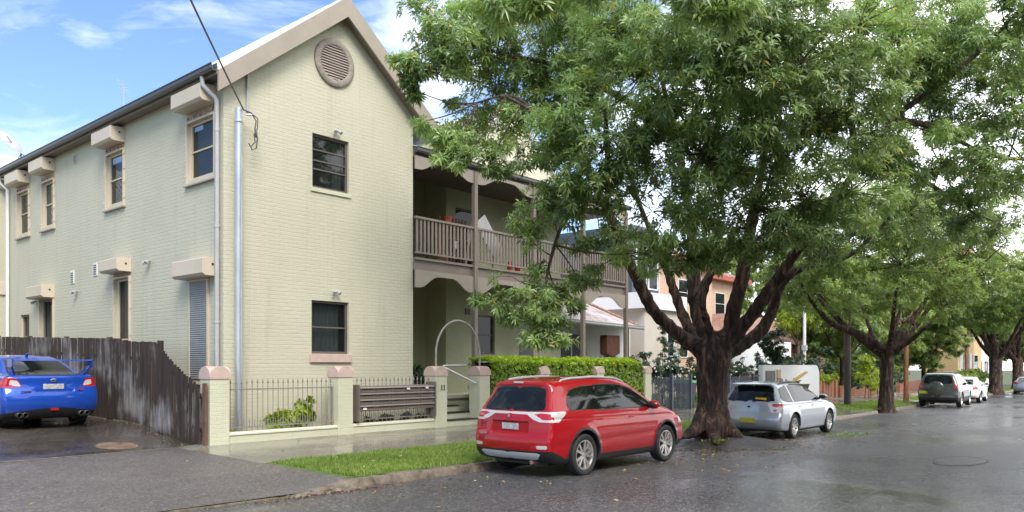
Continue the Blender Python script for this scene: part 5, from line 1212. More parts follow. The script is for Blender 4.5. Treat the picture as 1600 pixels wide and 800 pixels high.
x = 68.5; car, _ = make_car('parked_suv', 'white wagon in a driveway seen over the roof of the small round hatchback', 'car', (x, 14.6, surf(x, 13)+.03), ang+.1, S5, whitep)
S6 = dict(WRX); S6['h'] = .05; S6['regions'] = [r for r in WRX['regions'] if r[0] not in ('boot_gap', 'door_gap', 'diffuser')]; S6['cut'] = []
x = 75.5; car, _ = make_car('parked_sedan', 'silver sedan seen from behind at the far right end of the street', 'car', (x, 10.15, zr(x)+.02), ang, S6, silver)
plate(car, -.02, .72, 'plate', .37, .1)
TREE_LIMBS = [
    [(17.05, 8.5, 0.09, 0.42), (17.04, 8.51, 0.43, 0.343), (17.04, 8.51, 0.89, 0.322), (17.04, 8.51, 1.41, 0.329), (17.06, 8.49, 1.87, 0.378), (17.09, 8.45, 2.17, 0.35)] ,
    [(16.96, 8.52, 0.66, 0.245), (16.35, 8.61, 0.22, 0.14), (15.89, 8.69, 0.07, 0.049)] ,
    [(17.04, 8.43, 0.66, 0.245), (17.07, 8.09, 0.2, 0.14), (17.07, 7.78, 0.07, 0.049)] ,
    [(16.91, 8.43, 0.67, 0.21), (16.55, 8.23, 0.08, 0.14), (16.04, 7.9, -0.04, 0.049)] ,
    [(17.0, 8.62, 1.94, 0.179), (16.47, 9.09, 2.44, 0.151), (15.9, 9.44, 3.01, 0.134), (15.44, 9.67, 3.85, 0.123), (14.94, 9.78, 4.6, 0.112), (14.55, 9.77, 5.12, 0.095), (13.83, 9.7, 5.69, 0.073), (12.87, 9.58, 6.15, 0.056), (12.05, 9.76, 6.65, 0.039), (11.56, 10.17, 6.99, 0.028)] ,
    [(16.9, 8.9, 2.25, 0.146), (16.9, 9.36, 3.26, 0.101), (16.66, 9.48, 3.94, 0.084), (16.3, 9.59, 4.6, 0.067), (15.53, 9.56, 5.39, 0.056), (14.4, 9.34, 6.43, 0.039)] ,
    [(17.21, 8.84, 2.25, 0.168), (17.36, 9.13, 3.35, 0.157), (17.33, 9.16, 4.21, 0.14), (17.21, 9.15, 4.97, 0.112), (16.75, 9.07, 5.97, 0.09), (16.02, 9.0, 7.15, 0.067), (14.94, 8.71, 8.24, 0.045), (14.33, 8.66, 9.39, 0.028)] ,
    [(16.92, 8.42, 2.31, 0.095), (16.48, 8.47, 3.07, 0.073), (16.55, 8.38, 3.62, 0.073), (16.58, 8.04, 4.18, 0.056), (16.51, 7.67, 4.79, 0.039)] ,
    [(16.88, 8.92, 3.31, 0.056), (16.94, 8.54, 3.89, 0.039), (16.97, 8.2, 4.31, 0.028)] ,
    [(17.21, 8.23, 2.17, 0.168), (17.24, 8.04, 3.06, 0.162), (17.26, 7.86, 3.79, 0.146), (17.15, 7.69, 4.51, 0.123), (16.88, 7.39, 5.31, 0.101), (16.44, 6.98, 6.29, 0.073), (15.6, 6.42, 7.2, 0.05), (14.67, 5.97, 7.96, 0.034)] ,
    [(17.07, 8.09, 2.23, 0.157), (17.07, 7.47, 2.95, 0.14), (17.18, 7.04, 3.58, 0.123), (17.25, 6.66, 4.13, 0.106), (17.21, 6.09, 4.77, 0.084), (17.24, 5.3, 5.86, 0.073), (17.18, 4.59, 6.72, 0.067), (17.43, 4.0, 7.19, 0.056), (17.6, 3.35, 7.68, 0.045), (17.91, 2.53, 8.54, 0.034), (18.47, 1.57, 9.79, 0.028)] ,
    [(17.44, 8.27, 2.02, 0.168), (18.03, 7.89, 2.41, 0.134), (18.27, 7.61, 2.9, 0.123), (18.21, 7.38, 3.54, 0.106), (18.39, 7.02, 3.95, 0.084), (18.63, 6.44, 4.08, 0.056), (18.76, 5.83, 4.29, 0.045), (18.75, 5.08, 5.0, 0.034)] ,
]
TREE_TWIGS = [
    [(16.03, 8.98, 7.15, 0.09), (14.04, 9.76, 7.82, 0.07), (12.93, 10.12, 8.01, 0.05), (12.01, 10.57, 8.05, 0.035), (11.1, 11.31, 8.29, 0.02)] ,
    [(13.83, 9.7, 5.69, 0.1), (12.94, 9.8, 6.74, 0.06), (12.53, 9.98, 6.74, 0.05), (12.1, 10.47, 7.2, 0.03), (11.56, 10.94, 7.03, 0.02)] ,
    [(14.57, 9.75, 5.05, 0.07), (13.81, 10.02, 5.04, 0.055), (13.18, 9.98, 4.68, 0.045), (12.71, 9.92, 3.95, 0.035), (12.37, 9.85, 3.13, 0.025), (12.17, 9.77, 2.35, 0.012)] ,
    [(16.75, 9.07, 5.97, 0.1), (14.83, 7.31, 6.55, 0.07), (13.68, 6.36, 7.28, 0.05), (12.73, 5.92, 7.66, 0.04)] ,
    [(17.18, 4.59, 6.72, 0.08), (18.29, 4.07, 6.7, 0.05), (19.58, 3.36, 6.29, 0.04), (20.71, 2.81, 6.29, 0.03)] ,
    [(14.55, 9.77, 5.12, 0.08), (12.96, 8.71, 5.89, 0.06), (12.34, 8.36, 6.54, 0.04)] ,
    [(17.24, 5.3, 5.86, 0.08), (15.59, 4.91, 6.49, 0.06), (14.86, 4.68, 7.43, 0.04)] ,
    [(17.24, 5.3, 5.86, 0.08), (19.03, 4.75, 6.0, 0.06), (20.91, 4.11, 5.49, 0.04)] ,
    [(14.33, 8.66, 9.39, 0.06), (11.22, 6.9, 9.35, 0.05), (8.95, 5.7, 7.54, 0.04), (7.61, 5.57, 6.39, 0.03), (6.96, 6.02, 6.14, 0.015)] ,
    [(14.63, 8.76, 8.71, 0.06), (13.47, 8.89, 8.9, 0.05), (12.62, 9.56, 9.06, 0.04)] ,
]
TREE_BLOBS = [ (6.98, 6.14, 6.0, 0.33),(7.26, 5.83, 5.92, 0.33),(7.53, 5.51, 6.15, 0.35),(9.14, 4.42, 6.27, 0.45),(8.8, 4.81, 6.39, 0.4),(11.16, 11.56, 8.7, 0.8),(11.63, 11.01, 8.31, 1.1),(11.24, 11.46, 7.79, 0.62),(10.59, 11.6, 7.55, 0.38),(10.26, 11.67, 7.65, 0.26),(10.4, 11.52, 7.12, 0.22),(11.97, 10.62, 8.9, 1.2),(12.63, 11.39, 7.75, 0.95),(11.9, 11.46, 7.17, 0.5),(11.63, 11.01, 6.48, 0.6),(10.79, 10.91, 6.08, 0.42),(9.99, 10.92, 6.27, 0.2),(10.72, 10.54, 5.72, 0.35),(10.46, 10.83, 5.78, 0.22),(12.9, 11.07, 6.85, 0.8),(13.31, 10.6, 8.03, 1.1),(12.61, 9.88, 8.7, 1.2),(13.21, 9.19, 8.37, 1.1),(13.4, 9.73, 7.44, 0.9),(11.64, 10.54, 5.84, 0.45),(11.9, 8.71, 6.27, 0.85),(12.09, 8.34, 5.64, 1),(11.94, 8.97, 5.3, 0.75),(12.13, 9.82, 5.98, 0.65),(12.34, 9.58, 4.83, 0.65),(12.04, 10.08, 4.34, 0.45),(12.18, 8.84, 4.9, 0.6),(12.33, 8.21, 5.01, 0.8),(12.08, 7.43, 6.85, 1.2),(11.82, 6.52, 7.21, 1.2),(11.77, 5.8, 7.31, 1.2),(12.46, 6.38, 6.48, 1.3),(12.67, 7.52, 5.85, 1.2),(13.29, 6.8, 5.62, 1.3),(12.66, 5.54, 6.56, 1.2),(13.45, 5.08, 6.89, 1.3),(13.5, 5.79, 5.83, 1.2),(14.18, 5.01, 6.05, 1.2),(13.11, 7.78, 4.65, 0.85),(13.38, 8.23, 3.93, 0.55),(13.97, 7.85, 3.83, 0.42),(14.2, 7.27, 4.62, 0.95),(14.87, 6.51, 4.75, 1.1),(15.11, 6.68, 4.1, 0.5),(14.56, 7.32, 3.97, 0.4),(15.53, 5.74, 5.0, 1.1),(15.95, 6.02, 4.26, 0.65),(16.11, 5.07, 5.13, 1),(14.48, 4.67, 6.85, 1.1),(14.62, 4.49, 7.77, 1.2),(12.41, 5.22, 7.46, 1),(12.36, 7.88, 7.99, 1.2),(17.85, 5.35, 4.56, 0.8),(17.4, 5.88, 4.14, 0.45),(17.23, 4.54, 8.37, 1.3),(18.76, 4.3, 7.54, 1.0),(19.03, 3.99, 8.79, 1.2),(19.71, 3.2, 8.79, 1.1),(18.3, 4.83, 6.15, 0.95),(20.05, 4.33, 6.34, 1.0),(19.62, 3.31, 7.06, 1.0),(20.12, 2.73, 8.1, 1.0),(21.01, 3.22, 5.83, 1),(19.57, 4.89, 5.24, 1),(21.47, 4.22, 5.21, 0.9),(20.3, 2.52, 6.57, 1),(17.02, 4.02, 7.47, 0.55),(17.18, 3.38, 8.1, 0.65),(17.47, 2.73, 8.57, 0.7),(17.48, 3.95, 6.42, 0.5),(18.91, 3.36, 5.86, 0.55),(18.26, 2.58, 8.17, 0.6),(16.97, 4.84, 6.15, 0.6),(11.56, 10.33, 2.98, 0.33),(12.05, 9.92, 3.09, 0.5),(11.8, 10.21, 3.47, 0.33),(12.21, 9.73, 2.57, 0.42),(12.56, 9.64, 3.13, 0.36),(12.17, 9.77, 2.2, 0.28),(12.43, 9.48, 2.25, 0.2),(11.82, 10.03, 2.7, 0.28),(11.25, 10.53, 3.01, 0.15),(12.37, 9.85, 3.84, 0.42),(13.81, 10.02, 4.21, 0.42),(14.13, 9.65, 4.46, 0.45),(13.81, 10.02, 3.52, 0.33),(14.05, 9.74, 3.86, 0.33),(13.81, 10.02, 2.99, 0.15),(14.56, 9.61, 4.11, 0.3) ]
TREE_BACK = [ (16.5, 8.44, 12.59, 2.6),(14.86, 10.33, 12.0, 2.3),(18.42, 6.22, 12.15, 2.6),(21.17, 4.57, 11.8, 2.2),(13.23, 11.45, 10.86, 1.6),(17.8, 10.76, 8.75, 1.7),(19.81, 9.2, 9.26, 2.2),(21.38, 7.39, 8.06, 1.9),(15.27, 12.16, 9.83, 1.4),(22.61, 5.96, 9.26, 1.8),(18.33, 9.38, 6.45, 1.1),(23.96, 4.41, 8.92, 1.7),(21.78, 2.33, 9.21, 1.8),(23.67, 3.21, 5.63, 1.2) ]

# ------------------------------------------------------------------ foliage
def unit(a): return a/np.maximum(np.linalg.norm(a, axis=-1, keepdims=True), 1e-9)
def rosettes(C, A, n, L, Wd, up=(.15, .75), rng=None, jit=.2, simple=False, droop=.25, tone=None):
    """C (m,3) twig tips, A (m,3) their axes, n leaves each -> vertices, faces, tint"""
    rng = rng or RNG; m = len(C); A = unit(A); ref = np.where(np.abs(A[:, 2:3]) < .9, np.array([[0, 0, 1.]]), np.array([[1., 0, 0]]))
    U = unit(np.cross(A, ref)); Wv = np.cross(A, U)
    az = rng.random((m, 1))*2*PI + np.arange(n)[None]*2.39996 + rng.normal(0, .25, (m, n)); el = rng.uniform(up[0], up[1], (m, n))
    d = (np.cos(az)[..., None]*U[:, None] + np.sin(az)[..., None]*Wv[:, None])*np.cos(el)[..., None] + A[:, None]*np.sin(el)[..., None]
    d[..., 2] -= droop*rng.random((m, n)); d = unit(d).reshape(-1, 3)
    ax = np.repeat(A, n, 0); base = np.repeat(C, n, 0) - ax*(rng.random((m*n, 1))*L*.7) + d*.01
    side = unit(np.cross(d, ax + rng.normal(0, .25, (m*n, 3)))); nrm = np.cross(side, d)
    l = L*rng.uniform(.65, 1.2, (m*n, 1)); w = Wd*rng.uniform(.8, 1.2, (m*n, 1))*.5
    tip = base + d*l; tip[:, 2:3] -= l*droop*.8
    if simple:
        mid = base + d*l*.5; V = np.stack([base, mid+side*w, tip, mid-side*w], 1); F = np.array([[0, 1, 2], [0, 2, 3]]); k = 4
    else:
        mid = base + d*l*.48 + nrm*l*.03; V = np.stack([base, mid+side*w+nrm*w*.35, mid, mid-side*w+nrm*w*.35, tip], 1); F = np.array([[0, 1, 2], [0, 2, 3], [1, 4, 2], [2, 4, 3]]); k = 5
    F = (F[None] + (np.arange(m*n)*k)[:, None, None]).reshape(-1, 3)
    t = np.repeat(rng.normal(.42, .16, (m, 1)) if tone is None else tone[:, None] + rng.normal(0, .08, (m, 1)), n, 0) + rng.normal(0, .10, (m*n, 1))
    hot = rng.random((m*n, 1)) < .012; t = np.where(hot, .97+.03*rng.random((m*n, 1)), np.clip(t, 0, .9))
    col = np.repeat(np.concatenate([t, t, t], 1), k, 0)
    return V.reshape(-1, 3), F, col

def blob_twigs(blobs, per_area=1.0, sub_r=.30, n_sub=8, fill=.35, rng=None, crown=None, flat=.75):
    """rosette centres and axes gathered in sub-clumps over the surface of every blob; also the sub-clump centres"""
    rng = rng or RNG; Cs = []; As = []; subs = []; tone = []
    for x, y, z, r in blobs:
        m = max(3, int(per_area*4*PI*r*r/.5*(1+max(0, .75-r)*2.2))); dv = unit(rng.normal(0, 1, (m, 3))); rad = r*np.where(rng.random((m, 1)) < fill, rng.uniform(.2, .8, (m, 1)), rng.uniform(.8, 1.08, (m, 1)))
        dv[:, 2] *= flat; c = np.array([[x, y, z]]) + dv*rad
        # thin out patches so the blob has holes and an uneven edge
        keep = np.array([mnoise.noise(Vector(p*1.15)) > -.22 for p in c]); c, dv = c[keep], dv[keep]
        if not len(c): continue
        tb = rng.normal(.46, .13)
        k = rng.poisson(n_sub, len(c)) + 2; idx = np.repeat(np.arange(len(c)), k); o = rng.normal(0, 1, (len(idx), 3)); o = unit(o)*sub_r*min(1, .5+r*.6)*rng.random((len(idx), 1))**.4; o[:, 2] *= .6
        p = c[idx] + o; a = dv[idx]*.6 + unit(o)*.7 + np.array([[0, 0, .55]])
        Cs.append(p); As.append(a); tone.append(np.clip(tb + rng.normal(0, .14, len(c))[idx], .05, .8)); subs.append((c, np.array([x, y, z])))
    return np.concatenate(Cs), np.concatenate(As), np.concatenate(tone), subs

def np_tubes(paths, radii, n=4):
    """many little tubes in one go: paths list of (k,3) arrays, all with the same k"""
    P = np.stack(paths); Rr = np.stack(radii); m, k, _ = P.shape; T = unit(np.gradient(P, axis=1)); ref = np.where(np.abs(T[..., 2:3]) < .9, np.array([0, 0, 1.]), np.array([1., 0, 0]))
    U = unit(np.cross(T, ref)); Wv = np.cross(T, U); a = np.arange(n)*2*PI/n
    V = P[:, :, None] + (U[:, :, None]*np.cos(a)[None, None, :, None] + Wv[:, :, None]*np.sin(a)[None, None, :, None])*Rr[:, :, None, None]
    i = np.arange(k-1)[:, None]*n; j = np.arange(n)[None]; j2 = (j+1) % n
    F = np.stack([i+j, i+j2, i+n+j2, i+n+j], -1).reshape(-1, 4); F = (F[None] + (np.arange(m)*k*n)[:, None, None]).reshape(-1, 4)
    return V.reshape(-1, 3), F

def twig_mesh(name, subs, limbpts, mat, parent, r0=.016, rng=None, kk=6, blob_links=True):
    rng = rng or RNG; paths = []; rad = []; L = np.array([p[:3] for p in limbpts]); LR = np.array([p[3] for p in limbpts]); t = np.linspace(0, 1, kk)[:, None]
    for c, b in subs:
        if blob_links:
            d = np.linalg.norm(L-b, axis=1) - LR*2; q = L[d.argmin()]; sag = np.array([0, 0, .12])*np.linalg.norm(b-q); mid = (q+b)/2 - sag + rng.normal(0, .06, 3)*np.linalg.norm(b-q)
            paths.append(q*(1-t)**2 + 2*mid*t*(1-t) + b*t**2); ln = np.linalg.norm(b-q); rad.append(np.linspace(min(.024, r0*.8+ln*.004), r0*.5, kk))
        for p in c:
            o = b + (p-b)*rng.uniform(0, .25); mid = (o+p)/2 + rng.normal(0, .10, 3)*np.linalg.norm(p-b); paths.append(o*(1-t)**2 + 2*mid*t*(1-t) + p*t**2); rad.append(np.linspace(r0*.55, r0*.16, kk))
    V, F = np_tubes(paths, rad, 5); return np_mesh(name, V, F, mat, parent, smooth=True, local=False)

def dense_polyline(l, step=.25):
    out = []
    for a, b in zip(l[:-1], l[1:]):
        n = max(1, int(math.dist(a[:3], b[:3])/step))
        for i in range(n): t = i/n; out.append(tuple(a[k]+(b[k]-a[k])*t for k in range(4)))
    return out + [l[-1]]
def catmull(l, sub=4):
    P = [l[0]] + list(l) + [l[-1]]; out = []
    for i in range(1, len(P)-2):
        p0, p1, p2, p3 = (np.array(P[j], float) for j in (i-1, i, i+1, i+2))
        for s in range(sub):
            t = s/sub; out.append(tuple(.5*((2*p1)+(-p0+p2)*t+(2*p0-5*p1+4*p2-p3)*t*t+(-p0+3*p1-3*p2+p3)*t**3)))
    return out + [tuple(l[-1])]

def sdf_trunk(name, limbs, mat, parent, h=.05, k=.16, ztop=1e9, bark=.035):
    """fused trunk and limbs: smooth union of tapered segments with furrowed bark"""
    segs = []
    for l in limbs:
        l = catmull(l, 3)
        for a, b in zip(l[:-1], l[1:]): segs.append((np.array(a), np.array(b)))
    segs = [s for s in segs if min(s[0][2], s[1][2]) < ztop and max(s[0][3], s[1][3]) > h*1.1]
    allp = np.array([p for s in segs for p in s]); lo = allp[:, :3].min(0)-.5; hi = allp[:, :3].max(0)+.5
    nx, ny, nz = (np.ceil((hi-lo)/h)).astype(int)+1; F = np.full((nx, ny, nz), 1.0, np.float32)
    ax = [lo[i]+np.arange(n)*h for i, n in enumerate((nx, ny, nz))]
    def seg_d(X, Y, Z, a, b):
        d = b[:3]-a[:3]; L2 = max(d@d, 1e-9); t = np.clip(((X-a[0])*d[0]+(Y-a[1])*d[1]+(Z-a[2])*d[2])/L2, 0, 1)
        return np.sqrt((X-a[0]-d[0]*t)**2+(Y-a[1]-d[1]*t)**2+(Z-a[2]-d[2]*t)**2) - (a[3]+(b[3]-a[3])*t)
    for a, b in segs:
        m = max(a[3], b[3])+.35; l = np.minimum(a[:3], b[:3])-m; u = np.maximum(a[:3], b[:3])+m
        i0 = np.maximum(((l-lo)/h).astype(int), 0); i1 = np.minimum(((u-lo)/h).astype(int)+2, [nx, ny, nz]); s = tuple(slice(p, q) for p, q in zip(i0, i1))
        X, Y, Z = np.meshgrid(ax[0][s[0]], ax[1][s[1]], ax[2][s[2]], indexing='ij'); F[s] = smin(F[s], seg_d(X, Y, Z, a, b), min(k, max(a[3], b[3])*.8))
    V, Q = surface_nets(F, lo, h)
    g = np.stack(np.gradient(F, h), -1); I = np.clip(np.round((V-lo)/h).astype(int), 0, np.array(F.shape)-1); Nn = unit(g[I[:, 0], I[:, 1], I[:, 2]])
    dsp = np.array([mnoise.fractal(Vector((p[0]*5, p[1]*5, p[2]*1.5)), 1, 2.2, 4) + .6*abs(mnoise.noise(Vector((p[0]*13, p[1]*13, p[2]*2.2)))) for p in V])
    V = V + Nn*((dsp-.25)*bark)[:, None]
    return np_mesh(name, V, Q, mat, parent, smooth=True, local=False)

def bark_mat(name, c1, c2, c3, sc=1.0):
    m, nt, b = new_mat(name); co = coords(nt)
    mp = N(nt, 'ShaderNodeMapping'); mp.inputs['Scale'].default_value = (9*sc, 9*sc, 1.6*sc); nt.links.new(co, mp.inputs[0])
    n = N(nt, 'ShaderNodeTexNoise', Scale=1.0, Detail=9, Roughness=.7, Distortion=.6); nt.links.new(mp.outputs[0], n.inputs['Vector'])
    r = ramp(nt, n.outputs['Fac'], [(.38, c1), (.52, c2), (.66, c3)]); nt.links.new(r.outputs[0], b.inputs['Base Color']); b.inputs['Roughness'].default_value = .72; b.inputs['Specular IOR Level'].default_value = .35
    w = N(nt, 'ShaderNodeTexNoise', Scale=2.4, Detail=8, Roughness=.75); nt.links.new(mp.outputs[0], w.inputs['Vector'])
    bp = N(nt, 'ShaderNodeBump', Strength=1.0, Distance=.06); nt.links.new(w.outputs['Fac'], bp.inputs['Height']); nt.links.new(bp.outputs[0], b.inputs['Normal']); return m
M['bark'] = bark_mat('wet_bark', (.012, .009, .007), (.058, .034, .025), (.24, .14, .10))
M['mud'] = noisy('mud', (.012, .009, .007), (.035, .026, .019), scale=3, rough=.55, bump=1, bscale=30, bdist=.03, rr=(.25, .7))
M['bark_thin'] = bark_mat('branch_bark', (.05, .035, .028), (.13, .088, .068), (.26, .19, .15), 2)
M['bark_orange'] = bark_mat('orange_bark', (.12, .05, .025), (.26, .11, .055), (.36, .18, .10), 1.5)
M['leaf'] = leaf_mat('brush_box_leaf', (.065, .12, .03), (.27, .385, .13), rough=.27, trans=.42, spec=.75)
M['leaf_far'] = leaf_mat('street_tree_leaf', (.06, .11, .026), (.25, .35, .10), rough=.34, trans=.44, spec=.6)
M['leaf_hedge'] = leaf_mat('hedge_leaf', (.09, .18, .018), (.34, .48, .05), rough=.4, trans=.3)
M['leaf_dark'] = leaf_mat('dark_leaf', (.012, .035, .012), (.045, .085, .03), rough=.4, trans=.2)
M['leaf_lime'] = leaf_mat('lime_leaf', (.13, .20, .015), (.30, .40, .04), rough=.45, trans=.35)
M['grass_blade'] = leaf_mat('grass_blade', (.10, .165, .022), (.24, .34, .07), rough=.5, trans=.35)

tr = empty('street_tree', (17.1, 8.5, -.1), 0, 'huge spreading street tree with a thick dark wet trunk between the red and silver cars', 'tree', 'street trees along the kerb')
sdf_trunk('trunk', TREE_LIMBS, M['bark'], tr, h=.05, ztop=5.2, k=.09)
mb = MB()
for l in TREE_LIMBS[4:]:
    l = [p for p in catmull(l, 4)]; st = next((i for i, p in enumerate(l) if p[3] < .125 or p[2] > 4.6), None)
    if st is not None and st < len(l)-1: q = l[max(0, st-2):]; mb.tube([p[:3] for p in q], [max(.012, p[3]*.97) for p in q], 9)
for l in TREE_TWIGS: l = catmull(l, 5); mb.tube([p[:3] for p in l], [max(.01, p[3]) for p in l], 7)
mb.build('limb', M['bark_thin'], tr, smooth='all')
LP = [p for l in TREE_LIMBS[4:]+TREE_TWIGS for p in dense_polyline(l) if p[2] > 3.0 and p[3] < .16] + [p for l in TREE_TWIGS for p in dense_polyline(l, .15)]
rng = np.random.default_rng(11)
C1, A1_, t1, s1 = blob_twigs(TREE_BLOBS, per_area=1.75, n_sub=8, rng=rng)
C2, A2_, t2, s2 = blob_twigs(TREE_BACK, per_area=.42, n_sub=7, rng=rng, fill=.2)
V1, F1, c1 = rosettes(C1, A1_, 9, .15, .036, rng=rng, tone=t1); V2, F2, c2 = rosettes(C2, A2_, 8, .16, .040, rng=rng, tone=t2)
np_mesh('crown', np.concatenate([V1, V2]), np.concatenate([F1, F2+len(V1)]), M['leaf'], tr, colors=np.concatenate([c1, c2]), local=False)
print('main crown leaves', len(F1)//4 + len(F2)//4)
twig_mesh('twigs', s1+s2, LP, M['bark_thin'], tr, rng=rng)

def grow_tree(name, label, base, h_fork, crown_c, crown_r, seed, trunk_r=.4, nlimb=6, nblob=26, blob_r=(.7, 1.2), leaf=(.15, .05), mat='leaf_far', bark='bark', dens=.6, nper=8, lean=(0, 0), group=None, limbs=None, cat='tree', sub_r=.35, lowcut=None, blobs=None):
    rg = np.random.default_rng(seed); rnd = random.Random(seed); bx, by = base; bz = surf(bx, min(by, 30)) - .05 if by < 31 else 0
    t = empty(name, (bx, by, bz), 0, label, cat, group)
    fork = (bx+lean[0], by+lean[1], bz+h_fork); cx, cy, cz = crown_c; rx, ry, rz = crown_r
    if blobs is None:
        blobs = []
        while len(blobs) < nblob:
            d = unit(rg.normal(0, 1, 3)); q = rg.uniform(.45, 1)**.6; r = rnd.uniform(*blob_r); p = (cx+d[0]*(rx-r*.7)*q, cy+d[1]*(ry-r*.7)*q, cz+d[2]*(rz-r*.7)*q)
            if lowcut and p[2]-r*.7 < lowcut: continue
            blobs.append((*p, r))
    ls = [[(bx, by, bz-.1, trunk_r*1.5), (bx, by, bz+.25, trunk_r*1.08), ((bx+fork[0])/2, (by+fork[1])/2, bz+h_fork*.5, trunk_r*.92), (*fork, trunk_r*.95)]]
    if limbs: ls += limbs
    for k in range(nlimb):
        a = 2*PI*(k+rnd.uniform(-.3, .3))/nlimb; e = rnd.uniform(.5, .85); end = (cx+rx*e*math.cos(a), cy+ry*e*math.sin(a), cz+rz*rnd.uniform(-.3, .5)); r = trunk_r*rnd.uniform(.24, .36)
        m1 = [fork[i]+(end[i]-fork[i])*.35 for i in range(3)]; m2 = [fork[i]+(end[i]-fork[i])*.7 for i in range(3)]; m1[2] -= .1*rz; m2[0] += rnd.uniform(-.3, .3)
        ls.append([(fork[0], fork[1], fork[2]-.15, r*1.15), (*m1, r), (*m2, r*.55), (*end, r*.2)])
    if trunk_r > .25: sdf_trunk('trunk', ls, M[bark], t, h=.06, k=.08, bark=.03)
    else:
        mb = MB()
        for l in ls: l = catmull(l, 3); mb.tube([p[:3] for p in l], [p[3] for p in l], 8)
        mb.build('trunk', M[bark], t, smooth='all')
    if trunk_r > .25:
        mb = MB()
        for l in ls[1:]: l = catmull(l, 3); mb.tube([p[:3] for p in l], [max(.015, p[3]*.9) for p in l], 6)
        mb.build('limb', M[bark], t, smooth='all')
    C, A, tn, s = blob_twigs(blobs, per_area=dens, n_sub=nper, rng=rg, sub_r=sub_r)
    V, F, c = rosettes(C, A, 7, leaf[0], leaf[1], rng=rg, simple=True, tone=tn); np_mesh('crown', V, F, M[mat], t, colors=c, local=False)
    twig_mesh('twigs', [(cc[::3], b) for cc, b in s], [p for l in ls for p in dense_polyline(l) if p[2] > fork[2]-.3], M['bark_thin' if bark == 'bark' else bark], t, rng=rg, r0=.03, kk=5)
    return t
G_ = 'street trees along the kerb'
grow_tree('street_tree', 'second street tree, dark forked trunk and wide low crown, before the dark grey off-roader', (36.3, 9.95), 2.5, (36.0, 10.0, 6.6), (6.4, 5.6, 3.7), 3, trunk_r=.30, nlimb=7, nblob=70, blob_r=(.8, 1.3), dens=1.1, lowcut=3.3, group=G_,
    limbs=[[(36.2, 9.95, 2.3, .22), (35.0, 10.75, 3.05, .17), (33.77, 11.41, 3.45, .12), (32.1, 11.8, 4.5, .07), (31.3, 12, 5.5, .04)], [(36.2, 9.9, 2.3, .2), (36.9, 9.4, 3.3, .16), (37.4, 8.8, 4.3, .10), (38, 8.2, 5.8, .05)]])
grow_tree('street_tree', 'third street tree with a thick short trunk between the white hatchback and silver sedan', (73.5, 11.9), 2.9, (73.5, 11.7, 7.6), (6.2, 5.4, 3.8), 8, trunk_r=.5, nlimb=8, nblob=52, blob_r=(.9, 1.5), leaf=(.2, .08), dens=.8, lowcut=3.8, group=G_)
grow_tree('street_tree', 'farthest street tree at the right, behind the silver sedan', (92, 13.0), 3.0, (92, 13, 8), (6.5, 6, 4.2), 9, trunk_r=.5, nlimb=7, nblob=46, blob_r=(1, 1.6), leaf=(.25, .1), dens=.7, lowcut=4.2, group=G_)
# garden trees beyond the footpath
GG = 'garden trees along the footpath'
grow_tree('garden_tree', 'slender tree with an orange trunk standing on the verge left of the dark grey off-roader', (45.7, 11.55), 3.6, (46.3, 12.6, 5.8), (3.0, 2.6, 2.2), 21, trunk_r=.13, nlimb=5, nblob=18, blob_r=(.6, 1.0), bark='bark_orange', dens=.7, group=GG)
grow_tree('garden_tree', 'leafy dark green tree over the long low brick wall', (56, 18.2), 2.4, (56, 18.2, 5.6), (5, 4, 3.8), 22, trunk_r=.2, nlimb=5, nblob=44, blob_r=(.9, 1.4), leaf=(.2, .08), mat='leaf_far', dens=.95, group=GG)
grow_tree('garden_tree', 'mid green tree filling the gap left of the yellow apartments', (67, 18.5), 2.6, (67, 18, 6.8), (5.5, 4.4, 4.6), 23, trunk_r=.22, nlimb=5, nblob=48, blob_r=(1, 1.5), leaf=(.22, .1), dens=.85, group=GG)
grow_tree('garden_tree', 'broad pale green tree behind the brick bungalow', (64, 32), 4, (64, 32, 9), (8, 6, 5.5), 24, trunk_r=.24, nlimb=5, nblob=34, blob_r=(1.3, 2), leaf=(.3, .13), dens=.4, group=GG)
grow_tree('garden_tree', 'small dark glossy tree beside the peach brick pier left of the curved white wall', (39.3, 16.3), 1.2, (39.3, 16.3, 2.4), (1.0, .9, 1.5), 25, trunk_r=.07, nlimb=4, nblob=12, blob_r=(.35, .55), leaf=(.14, .06), mat='leaf_dark', dens=1.6, group=GG, sub_r=.2)
grow_tree('garden_tree', 'leafy tree just left of the yellow apartments, behind the dark grey off-roader', (79, 18.5), 2.4, (79, 18.5, 5.4), (5.5, 4, 4.6), 29, trunk_r=.2, nlimb=5, nblob=44, blob_r=(1, 1.6), leaf=(.24, .11), dens=.8, group=GG)
grow_tree('garden_tree', 'tall tree rising behind the far yellow apartments', (98, 36), 5, (98, 36, 11), (9, 7, 6), 26, trunk_r=.24, nlimb=5, nblob=28, blob_r=(1.6, 2.4), leaf=(.4, .17), dens=.35, group=GG)
grow_tree('garden_tree', 'tree at the very end of the street closing the view', (122, 16), 3, (122, 15, 7.5), (8, 9, 6), 27, trunk_r=.24, nlimb=5, nblob=34, blob_r=(1.6, 2.4), leaf=(.45, .2), dens=.4, group=GG)
grow_tree('garden_tree', 'loose yellow green tree with ribbed fronds behind the white steel post', (50.5, 19.2), 3.2, (50.5, 19.2, 5.0), (1.9, 1.7, 1.6), 28, trunk_r=.13, nlimb=5, nblob=12, blob_r=(.5, .8), leaf=(.4, .06), mat='leaf_lime', bark='bark_thin', dens=.5, group=GG)

